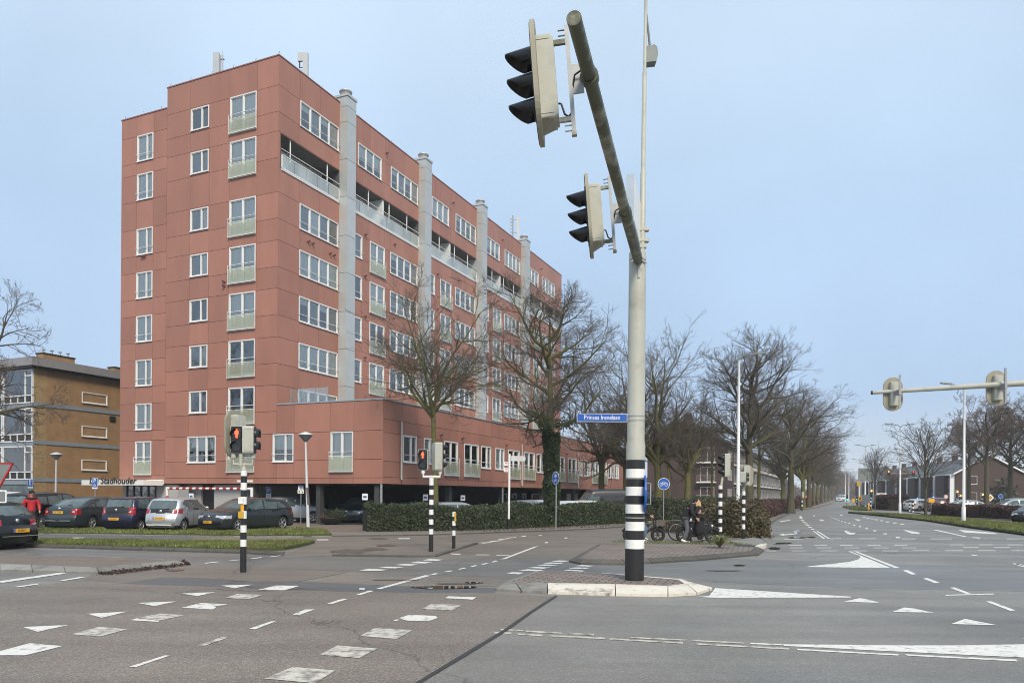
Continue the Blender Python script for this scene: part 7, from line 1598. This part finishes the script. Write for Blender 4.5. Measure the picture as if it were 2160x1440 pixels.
a = at(2142, 1105.5); rz = hd(238); make_car('black car entering at the right edge beyond the median', wheel_at(a, rz, hatch, 1, -1), rz, hatch, PT['black'], step=.05, name='driving_car')
a = at(2003, 1083); rz = hd(-75); c_ = make_car('silver car with lit headlight turning out behind the russet hedge', wheel_at(a, rz, liftback, 1, 1)+Vector((1.2, 1.5, 0)), rz, liftback, PT['lsilver'], step=.07, name='driving_car')
g = MB(); g.ball((2.2, .62, .68), (.12, .16, .08)); part('headlight', g, M['headlit'], c_)
make_car('pale estate car behind the russet hedge below the round blue sign', Vector((*at_d(2138, CY, 72).xy, 0)), hd(-80), suv, PT['lsilver'], step=.08)
make_car('dark red car seen from behind below the low orange sign', Vector((*at_d(1973, CY, 90).xy, 0)), hd(20), suv, PT['dred'], step=.08)
make_car('black parked car right of the striped bollard', Vector((*at_d(1932, CY, 97).xy, 0)), hd(60), hatch, PT['black'], step=.1)
make_car('white parked car beside the young median tree trunk', Vector((*at_d(1944, CY, 92).xy, 0)), hd(70), hatch, PT['white'], step=.1)
for px, D, k, h_, lb in ((1769, 255, 'white', 200, 'white car far ahead on the bend, nearest of the distant queue'), (1774, 275, 'lsilver', 200, 'silver car in the distant queue on the bend'), (1779, 300, 'white', 200, 'last white car of the distant queue on the bend'), (1822, 120, 'dred', 20, 'small red car stopped beyond the lit red signal')):
    make_car(lb, Vector((*at_d(px, CY, D).xy, 0)), hd(h_), van if D > 270 else suv, PT[k], step=.2, name='driving_car')
# road works truck with chevron board
p = at_d(1860.5, CY, 104); t = thing('road_works_truck', 'road works truck with red and white chevron board and blue arrow disc', 'truck', Vector((p.x, p.y, 0)))
g = MB(); g.box(-.85, .85, .1, 4.5, .5, 2.0); part('body', g, M['vis'] if 'vis' in M else PT['white'], t)
g = MB(); g.plate([(-.9, .45), (.9, .45), (.9, 1.9), (.6, 2.25), (-.6, 2.25), (-.9, 1.9)], 0, .08); bd = part('warning_board', g, M['signwhite'], t)
g = MB()
for s in (-1, 1):
    for k in range(8):
        z = .35+.28*k; q = [(s*.02, z+.25), (s*.88, z-.15), (s*.88, z-.01), (s*.02, z+.39)]
        q = [(x, min(max(zz, .46), 2.2 if abs(x) < .6 else 1.92)) for x, zz in q]; g.plate(q if s > 0 else q[::-1], -.012, -.002)
part('chevron', g, M['red'], bd)
g = MB(); g.plate(rrect(.95, .8, .1), -.03, -.014); g.v = [(x, y, z+1.6) for x, y, z in g.v]; part('light_panel', g, M['black'], bd)
g = MB(); g.plate([(.36*math.cos(a*math.pi/12), 1.0+.36*math.sin(a*math.pi/12)) for a in range(24)], -.05, -.032); d2 = part('arrow_disc', g, M['blue'], bd)
g = MB(); g.plate([(-.15, 1.08), (-.02, .95), (-.1, .88), (.12, .86), (.12, 1.08), (.05, 1.0), (-.08, 1.14)], -.056, -.051); part('arrow', g, M['signwhite'], d2)
for s in (-1, 1): w = thing('wheel', '', ''); del w['label'], w['category']; w.parent = t; w.location = (s*.75, .8, .38); w.rotation_euler = (0, math.pi/2*s, 0); link('tyre', make_wheel(.38, .25)[0], M['rubber'], w)
# ================================================================ bicycles
def make_bike(label, base, rz, R_=.34, fat=False, name='bicycle', cat='bicycle'):
    t = thing(name, label, cat, base, rz); wb = .56 if not fat else .52; tr = .05 if fat else .019
    for s in (-1, 1):
        w = thing('wheel', '', ''); del w['label'], w['category']; w.parent = t; w.location = (s*wb, 0, R_)
        g = MB(); pts = [((R_-tr)*math.cos(a*math.pi/16), 0, (R_-tr)*math.sin(a*math.pi/16)) for a in range(33)]; g.tube(pts, tr, 8, cap=False); part('tyre', g, M['rubber'], w)
        g = MB(); pts = [((R_-2*tr-.01)*math.cos(a*math.pi/16), 0, (R_-2*tr-.01)*math.sin(a*math.pi/16)) for a in range(33)]; g.tube(pts, .012, 5, cap=False)
        for k in range(6 if fat else 16): a = math.pi*2*k/(6 if fat else 16); g.tube([(0, 0, 0), ((R_-2*tr)*math.cos(a), 0, (R_-2*tr)*math.sin(a))], .014 if fat else .003, 4)
        g.tube([(0, -.05, 0), (0, .05, 0)], .035 if fat else .02, 8); part('rim', g, M['trim'] if fat else M['galv'], w)
    fr = MB(); r = .03 if fat else .018; bb = (-.06, 0, R_-.04); st = (-.2, 0, R_+.42 if not fat else R_+.34); ht = (.36, 0, R_+.40)
    fr.tube([(-wb, .05, R_), bb], r*.7, 6); fr.tube([(-wb, .05, R_), st], r*.6, 6); fr.tube([bb, st], r, 8); fr.tube([bb, (.38, 0, R_+.3)], r*1.3, 8); fr.tube([st, ht], r, 8); fr.tube([(.34, 0, R_+.52), (.42, 0, R_+.22)], r*1.1, 8)
    for s in (-.06, .06): fr.tube([(.42, s, R_+.2), (wb, s, R_)], r*.6, 6)
    if fat: fr.box(-.30, .2, -.07, .07, R_+.28, R_+.40)
    part('frame', fr, M['black'], t)
    g = MB(); g.ball((-.24 if not fat else -.18, 0, R_+.60 if not fat else R_+.48), (.14 if not fat else .36, .07 if not fat else .1, .035)); g.tube([st, (-.22, 0, R_+.58 if not fat else R_+.46)], .014, 6); part('saddle', g, M['trim'], t)
    g = MB(); g.tube([(.34, 0, R_+.5), (.30, 0, R_+.72)], .014, 6); g.tube([(.18, -.30, R_+.72), (.26, -.2, R_+.76), (.31, 0, R_+.74), (.26, .2, R_+.76), (.18, .30, R_+.72)], .014, 6)
    for s in (-1, 1): g.tube([(.18, s*.30, R_+.72), (.10, s*.31, R_+.71)], .02, 6)
    part('handlebar', g, M['trim'], t)
    g = MB(); pts = [(-wb+(R_+.03)*math.cos(a), 0, R_+(R_+.03)*math.sin(a)) for a in np.linspace(.3, 2.8, 9)]; g.tube(pts, .03 if fat else .018, 5); pts = [(wb+(R_+.03)*math.cos(a), 0, R_+(R_+.03)*math.sin(a)) for a in np.linspace(.7, 2.6, 8)]; g.tube(pts, .03 if fat else .016, 5); part('mudguard', g, M['trim'], t)
    g = MB(); g.ball((.50, 0, R_+.34), (.05, .06, .06)); part('headlight', g, M['headl'] if fat else M['chrome'], t)
    if not fat: g = MB(); g.box(-.80, -.36, -.06, .06, R_*2+.06, R_*2+.085); g.tube([(-.72, .06, R_*2+.06), (-wb, .06, R_)], .008, 4); g.tube([(-.44, .06, R_*2+.06), (-wb, .06, R_)], .008, 4); part('luggage_rack', g, M['trim'], t)
    g = MB(); g.tube([(-.06, -.1, R_-.04), (-.06, .1, R_-.04)], .02, 6); g.bar((-.06, -.09, R_-.04), (.06, -.09, R_-.17), .02, .03); g.box(.02, .12, -.16, -.08, R_-.19, R_-.165); g.bar((-.06, .09, R_-.04), (-.18, .09, R_+.09), .02, .03); g.box(-.24, -.14, .08, .16, R_+.08, R_+.105); part('crank', g, M['trim'], t)
    return t
pb = at(1443, 1141); make_bike('black city bicycle leaning behind the embracing couple, back wheel at left', pb+Vector((.35, .45, .0)), .10)
make_bike('black fat tyred electric bicycle in front of the city bicycle, beside the couple', at(1467, 1145)+Vector((.10, .02, 0)), -.08, .29, True, 'electric_bicycle')
bk3 = at(1376, 1142.5); B3 = make_bike('black fat tyred electric bicycle ridden past the right side of the mast', bk3+Vector((-.32, .0, 0)), -.05, .27, True, 'electric_bicycle')
t = thing('crate', 'small grey handlebar crate on the ridden electric bicycle', 'basket', bk3+Vector((.28, -.03, .62)), -.05)
g = MB(); g.box(-.16, .16, -.15, -.13, 0, .2); g.box(-.16, .16, .13, .15, 0, .2); g.box(-.16, -.14, -.13, .13, 0, .2); g.box(.14, .16, -.13, .13, 0, .2); g.box(-.14, .14, -.13, .13, 0, .02); part('crate_box', g, mat('crate_brown', (.10, .085, .075), .7), t)
solo('fruit_bag', MB().ball((0, 0, .06), (.09, .08, .08)), mat('orange_bag', (.7, .16, .05), .5, var=.3, scale=20), 'orange bag lying in the handlebar crate', 'bag', bk3+Vector((.30, -.03, .68)))
t = thing('shopping_bag', 'large black shopping bag hanging at the handlebar of the couple bicycle', 'bag', at(1486, 1143)+Vector((.0, -.12, .42)))
g = MB(); g.add([(-.2, -.07, 0), (.2, -.07, 0), (.2, .07, 0), (-.2, .07, 0), (-.26, -.05, .36), (.26, -.05, .36), (.26, .05, .36), (-.26, .05, .36)], [(3, 2, 1, 0), (0, 1, 5, 4), (1, 2, 6, 5), (2, 3, 7, 6), (3, 0, 4, 7), (4, 5, 6, 7)]); part('bag_body', g, M['trim'], t)
g = MB(); g.tube([(-.12, 0, .34), (-.05, 0, .52), (.05, 0, .52), (.12, 0, .34)], .01, 5); part('handle', g, M['trim'], t)
# ================================================================ people
def skin_mesh(V, E, Rr, sub=1, name='body'):
    me = bpy.data.meshes.new(name); me.from_pydata([tuple(v) for v in V], E, []); o = bpy.data.objects.new(name, me); C.objects.link(o)
    m = o.modifiers.new('s', 'SKIN'); m.use_smooth_shade = True
    if not me.skin_vertices: me.attributes
    for i, r in enumerate(Rr):
        sv = me.skin_vertices[0].data[i]; sv.radius = (r, r) if not isinstance(r, tuple) else r; sv.use_root = (i == 0)
    s = o.modifiers.new('d', 'SUBSURF'); s.levels = sub; s.render_levels = sub
    dg = bpy.context.evaluated_depsgraph_get(); dg.update(); out = bpy.data.meshes.new_from_object(o.evaluated_get(dg)); bpy.data.objects.remove(o); out.name = name
    for p_ in out.polygons: p_.use_smooth = True
    return out
def hand_mesh(g, w, d, side, k=1.0, grip=.6):
    "five fingered hand: wrist w, pointing along d; side vector carries the thumb"
    d = d.normalized(); side = (side-d*side.dot(d)).normalized(); n = d.cross(side)
    g.tube([w, w+d*.035*k, w+d*.085*k], [.026*k, .036*k, .034*k], 8)
    for i in range(4):
        o = w+d*.08*k+side*(.027-.018*i)*k; L_ = (.065, .075, .07, .055)[i]*k; a = o+(d*.9+n*.25*grip)*L_*.5; b = a+(d*.5+n*.8*grip)*L_*.35; c = b+(d*.1+n*grip)*L_*.3
        g.tube([o, a, b, c], [.0095*k, .0088*k, .008*k, .0065*k], 6)
    o = w+d*.03*k+side*.028*k; g.tube([o, o+(d*.6+side*.7)*.035*k, o+(d*1.0+side*.75+n*.3)*.06*k], [.012*k, .0105*k, .008*k], 6)
def person(label, base, rz, J, colors, hair=None, hat=None, extra=None):
    "J: joint positions in the person's own frame, facing -y"
    t = thing('person', label, 'person', base, rz); J = {k: Vector(v) for k, v in J.items()}
    V, E, R_ = [], [], []; idx = {}
    def nd(n, r): idx[n] = len(V); V.append(J[n] if n in J else n); R_.append(r); return idx[n]
    for n, r in (('pelvis', .12), ('spine', .115), ('chest', .13), ('neck', .055)): nd(n, r)
    E += [(0, 1), (1, 2), (2, 3)]
    hd_ = J['head']; nk = J['neck']; V.append(nk.lerp(hd_, .5)); R_.append(.055); E.append((3, len(V)-1)); V.append(hd_+Vector((0, 0, -.02))); R_.append(.085); E.append((len(V)-2, len(V)-1)); V.append(hd_+Vector((0, 0, .07))); R_.append(.075); E.append((len(V)-2, len(V)-1))
    for s in 'LR':
        for a, b, r in (('chest', 'sh'+s, .065), ('sh'+s, 'el'+s, .045), ('el'+s, 'wr'+s, .032), ('pelvis', 'hip'+s, .095), ('hip'+s, 'kn'+s, .062), ('kn'+s, 'an'+s, .042), ('an'+s, 'toe'+s, .035)):
            if b not in idx: nd(b, r)
            E.append((idx[a], idx[b]))
    body = link('body', skin_mesh(V, E, R_, 1), M['skin'], t)
    g = MB()
    for s in 'LR': hand_mesh(g, J['wr'+s], J['wr'+s]-J['el'+s], J.get('thumb'+s, Vector((0, -1, 0))))
    # face: nose, ears, eyes, mouth
    f = Matrix.Translation(hd_) @ Matrix.Rotation(J.get('yaw', Vector((0, 0, 0))).z if 'yaw' in J else 0, 4, 'Z'); g.T = f
    g.ball((0, 0, .01), (.078, .095, .115), 0, 12, 9); g.ball((0, -.10, -.005), (.014, .02, .025)); g.ball((-.08, .0, .0), (.012, .02, .03)); g.ball((.08, .0, .0), (.012, .02, .03))
    # join into the body so that it stays one surface
    me = body.data; bm = bmesh.new(); bm.from_mesh(me); tmp = g.mesh('t'); bm.from_mesh(tmp); bm.to_mesh(me); bm.free(); me.update()
    g = MB(); g.T = f; g.ball((-.03, -.088, .02), (.012, .008, .008)); g.ball((.03, -.088, .02), (.012, .008, .008)); g.box(-.022, .022, -.1, -.09, -.048, -.042); part('eyes_and_mouth', g, M['trim'], t)
    def cloth(nm, chain, m, sub=1):
        V, E, R_ = [], [], []; ix = {}
        for a, ra, b, rb in chain:
            for n, r in ((a, ra), (b, rb)):
                if n not in ix: ix[n] = len(V); V.append(J[n]); R_.append(r)
            E.append((ix[a], ix[b]))
        return link(nm, skin_mesh(V, E, R_, sub, nm), m, t)
    jw = colors.get('bulk', 1)
    J['wristL'], J['wristR'] = J['elL'].lerp(J['wrL'], .93), J['elR'].lerp(J['wrR'], .93); J['hem'] = J['pelvis']+Vector((0, 0, colors.get('hem', -.08))); J['collar'] = J['neck']+Vector((0, 0, .0)); J['ankL'], J['ankR'] = J['knL'].lerp(J['anL'], .92), J['knR'].lerp(J['anR'], .92)
    cloth('jacket', [('spine', .16*jw, 'chest', .175*jw), ('chest', .175*jw, 'collar', .085), ('spine', .16*jw, 'pelvis', .155*jw), ('pelvis', .155*jw, 'hem', .16*jw), ('chest', .1, 'shL', .09*jw), ('shL', .09*jw, 'elL', .07*jw), ('elL', .07*jw, 'wristL', .055), ('chest', .1, 'shR', .09*jw), ('shR', .09*jw, 'elR', .07*jw), ('elR', .07*jw, 'wristR', .055)], colors['top'])
    cloth('trousers', [('pelvis', .13, 'hipL', .105), ('hipL', .105, 'knL', .08), ('knL', .08, 'ankL', .07), ('pelvis', .13, 'hipR', .105), ('hipR', .105, 'knR', .08), ('knR', .08, 'ankR', .07)], colors['legs'])
    for s in 'LR':
        a, b = J['an'+s], J['toe'+s]; g = MB(); d = (b-a); g.tube([a+Vector((0, 0, .02))-d*.35, a+Vector((0, 0, -.01)), a.lerp(b, .6)+Vector((0, 0, -.015)), b+d*.25], [.042, .055, .048, .03], 10); g.box(0, 0, 0, 0, 0, 0) if False else None
        part('shoe', g, colors['shoes'], t)
    if hair: g = MB(); g.T = f; hair(g); part('hair', g, colors['hair'], t)
    if hat: g = MB(); g.T = f; g.lathe([(.097, .01), (.102, .03), (.098, .08), (.07, .125), (.03, .14), (.001, .143)], 14, 0, (0, .0, 0)); g.lathe([(.104, .0), (.107, .02), (.103, .045)], 14); part('beanie', g, M['blackcloth'], t)
    if extra: extra(t, J, f)
    return t
# man in the red jacket
def redx(t, J, f):
    g = MB(); c_ = J['chest']; g.ball((0, .0, c_.z+.095), (.235, .16, .085), 0, 14, 8); part('black_yoke', g, M['blackcloth'], t)
    g = MB(); g.ball((0, .10, c_.z+.20), (.13, .09, .10), 0, 12, 8); g.tube([(-.1, .02, c_.z+.17), (-.06, -.09, c_.z+.13), (.06, -.09, c_.z+.13), (.1, .02, c_.z+.17)], .035, 8); part('hood', g, M['redcloth'], t)
    g = MB(); g.box(-.19, .19, .15, .30, c_.z-.42, c_.z+.08); part('backpack', g, M['blackcloth'], t)
person('man in red and black hooded jacket and black beanie walking past the parked cars', at(66, 1124), math.radians(38), dict(pelvis=(0, 0, .93), spine=(0, .0, 1.12), chest=(0, .0, 1.33), neck=(0, -.01, 1.48), head=(0, -.05, 1.635), yaw=(0, 0, .35),
    shL=(.20, 0, 1.40), elL=(.27, -.04, 1.12), wrL=(.27, -.18, .92), shR=(-.20, 0, 1.40), elR=(-.27, .06, 1.12), wrR=(-.28, -.02, .88), hipL=(.09, 0, .88), knL=(.10, -.14, .50), anL=(.10, -.10, .08), toeL=(.11, -.24, .04), hipR=(-.09, 0, .88), knR=(-.10, .06, .48), anR=(-.10, .24, .12), toeR=(-.11, .14, .03)),
    dict(top=M['redcloth'], legs=M['blackcloth'], shoes=M['trim'], bulk=1.08, hem=-.06), hat=True, extra=redx)
cp0 = at(1452, 1145)
def shorthair(g): g.ball((0, .02, .04), (.092, .105, .105), 0, 12, 8)
def longhair(g):
    g.ball((0, .02, .03), (.095, .11, .115), 0, 12, 8)
    for k in range(11): a = math.radians(-20+k*22); x, y = .088*math.cos(a), .03+.085*math.sin(a); g.tube([(x, y, .06), (x*1.12, y*1.15, -.08), (x*1.2+.01*(k % 3), y*1.2, -.22), (x*1.05, y*1.25, -.34-.03*(k % 3))], [.035, .036, .03, .012], 6)
person('person in black puffer jacket and white trainers bending over to embrace the blond one', cp0, math.radians(78), dict(pelvis=(0, .10, .92), spine=(0, .02, 1.12), chest=(0, -.08, 1.31), neck=(0, -.17, 1.43), head=(0, -.27, 1.50), yaw=(0, 0, -.3),
    shL=(.20, -.10, 1.37), elL=(.26, -.24, 1.15), wrL=(.14, -.44, 1.10), shR=(-.20, -.10, 1.37), elR=(-.27, -.12, 1.10), wrR=(-.22, -.28, .92), hipL=(.09, .10, .87), knL=(.10, .02, .48), anL=(.10, .12, .10), toeL=(.11, -.02, .05), hipR=(-.09, .10, .87), knR=(-.10, .04, .47), anR=(-.12, .20, .10), toeR=(-.13, .05, .05)),
    dict(top=M['blackcloth'], legs=M['greycloth'], shoes=M['signwhite'], hair=M['blackcloth'], bulk=1.12, hem=-.12), hair=shorthair)
def coat(t, J, f): g = MB(); g.lathe([(.15, 1.02), (.17, .8), (.18, .55), (.19, .34), (.17, .33), (.15, .5)], 16, 0, (0, .03, 0)); part('long_coat', g, M['blackcloth'], t)
person('blond person in long black coat leaning against the one in the puffer jacket', cp0+Vector((.36, -.03, 0)), math.radians(-100), dict(pelvis=(0, .04, .88), spine=(0, .02, 1.06), chest=(0, -.02, 1.23), neck=(0, -.05, 1.36), head=(0, -.08, 1.46),
    shL=(.17, -.03, 1.29), elL=(.24, -.16, 1.08), wrL=(.10, -.36, 1.10), shR=(-.17, -.03, 1.29), elR=(-.24, -.14, 1.09), wrR=(-.12, -.34, 1.16), hipL=(.08, .04, .84), knL=(.09, -.02, .46), anL=(.09, .04, .09), toeL=(.10, -.09, .04), hipR=(-.08, .04, .84), knR=(-.09, .04, .46), anR=(-.10, .12, .09), toeR=(-.11, -.01, .04)),
    dict(top=M['blackcloth'], legs=M['blackcloth'], shoes=M['trim'], hair=M['blond'], hem=-.16), hair=longhair, extra=coat)
person('rider in dark jacket and blue jeans on the electric bicycle beside the mast', bk3+Vector((-.50, 0, 0)), math.radians(85), dict(pelvis=(0, .12, .84), spine=(0, .06, 1.02), chest=(0, -.02, 1.22), neck=(0, -.07, 1.37), head=(0, -.10, 1.50),
    shL=(.18, -.05, 1.27), elL=(.26, -.22, 1.08), wrL=(.26, -.40, .98), shR=(-.18, -.05, 1.27), elR=(-.26, -.22, 1.08), wrR=(-.26, -.40, .98), hipL=(.10, .08, .80), knL=(.14, -.28, .58), anL=(.14, -.16, .16), toeL=(.15, -.30, .10), hipR=(-.10, .08, .80), knR=(-.15, -.26, .52), anR=(-.16, -.12, .08), toeR=(-.17, -.26, .04)),
    dict(top=M['blackcloth'], legs=M['denim'], shoes=M['signwhite'], hair=M['blackcloth'], bulk=1.08), hair=shorthair)

# ---------------- damp winter air
g = MB(); g.box(-320, 520, -30, 560, -1, 45); hz = part('haze', g, bpy.data.materials.new('haze_air'), None); hz['kind'] = 'stuff'
hm_ = hz.data.materials[0]; hm_.use_nodes = True; tt = hm_.node_tree; tt.nodes.clear(); ho = tt.nodes.new('ShaderNodeOutputMaterial'); pv = tt.nodes.new('ShaderNodeVolumePrincipled')
pv.inputs['Color'].default_value = (.86, .90, .95, 1); pv.inputs['Density'].default_value = .00055; tt.links.new(pv.outputs[0], ho.inputs['Volume'])
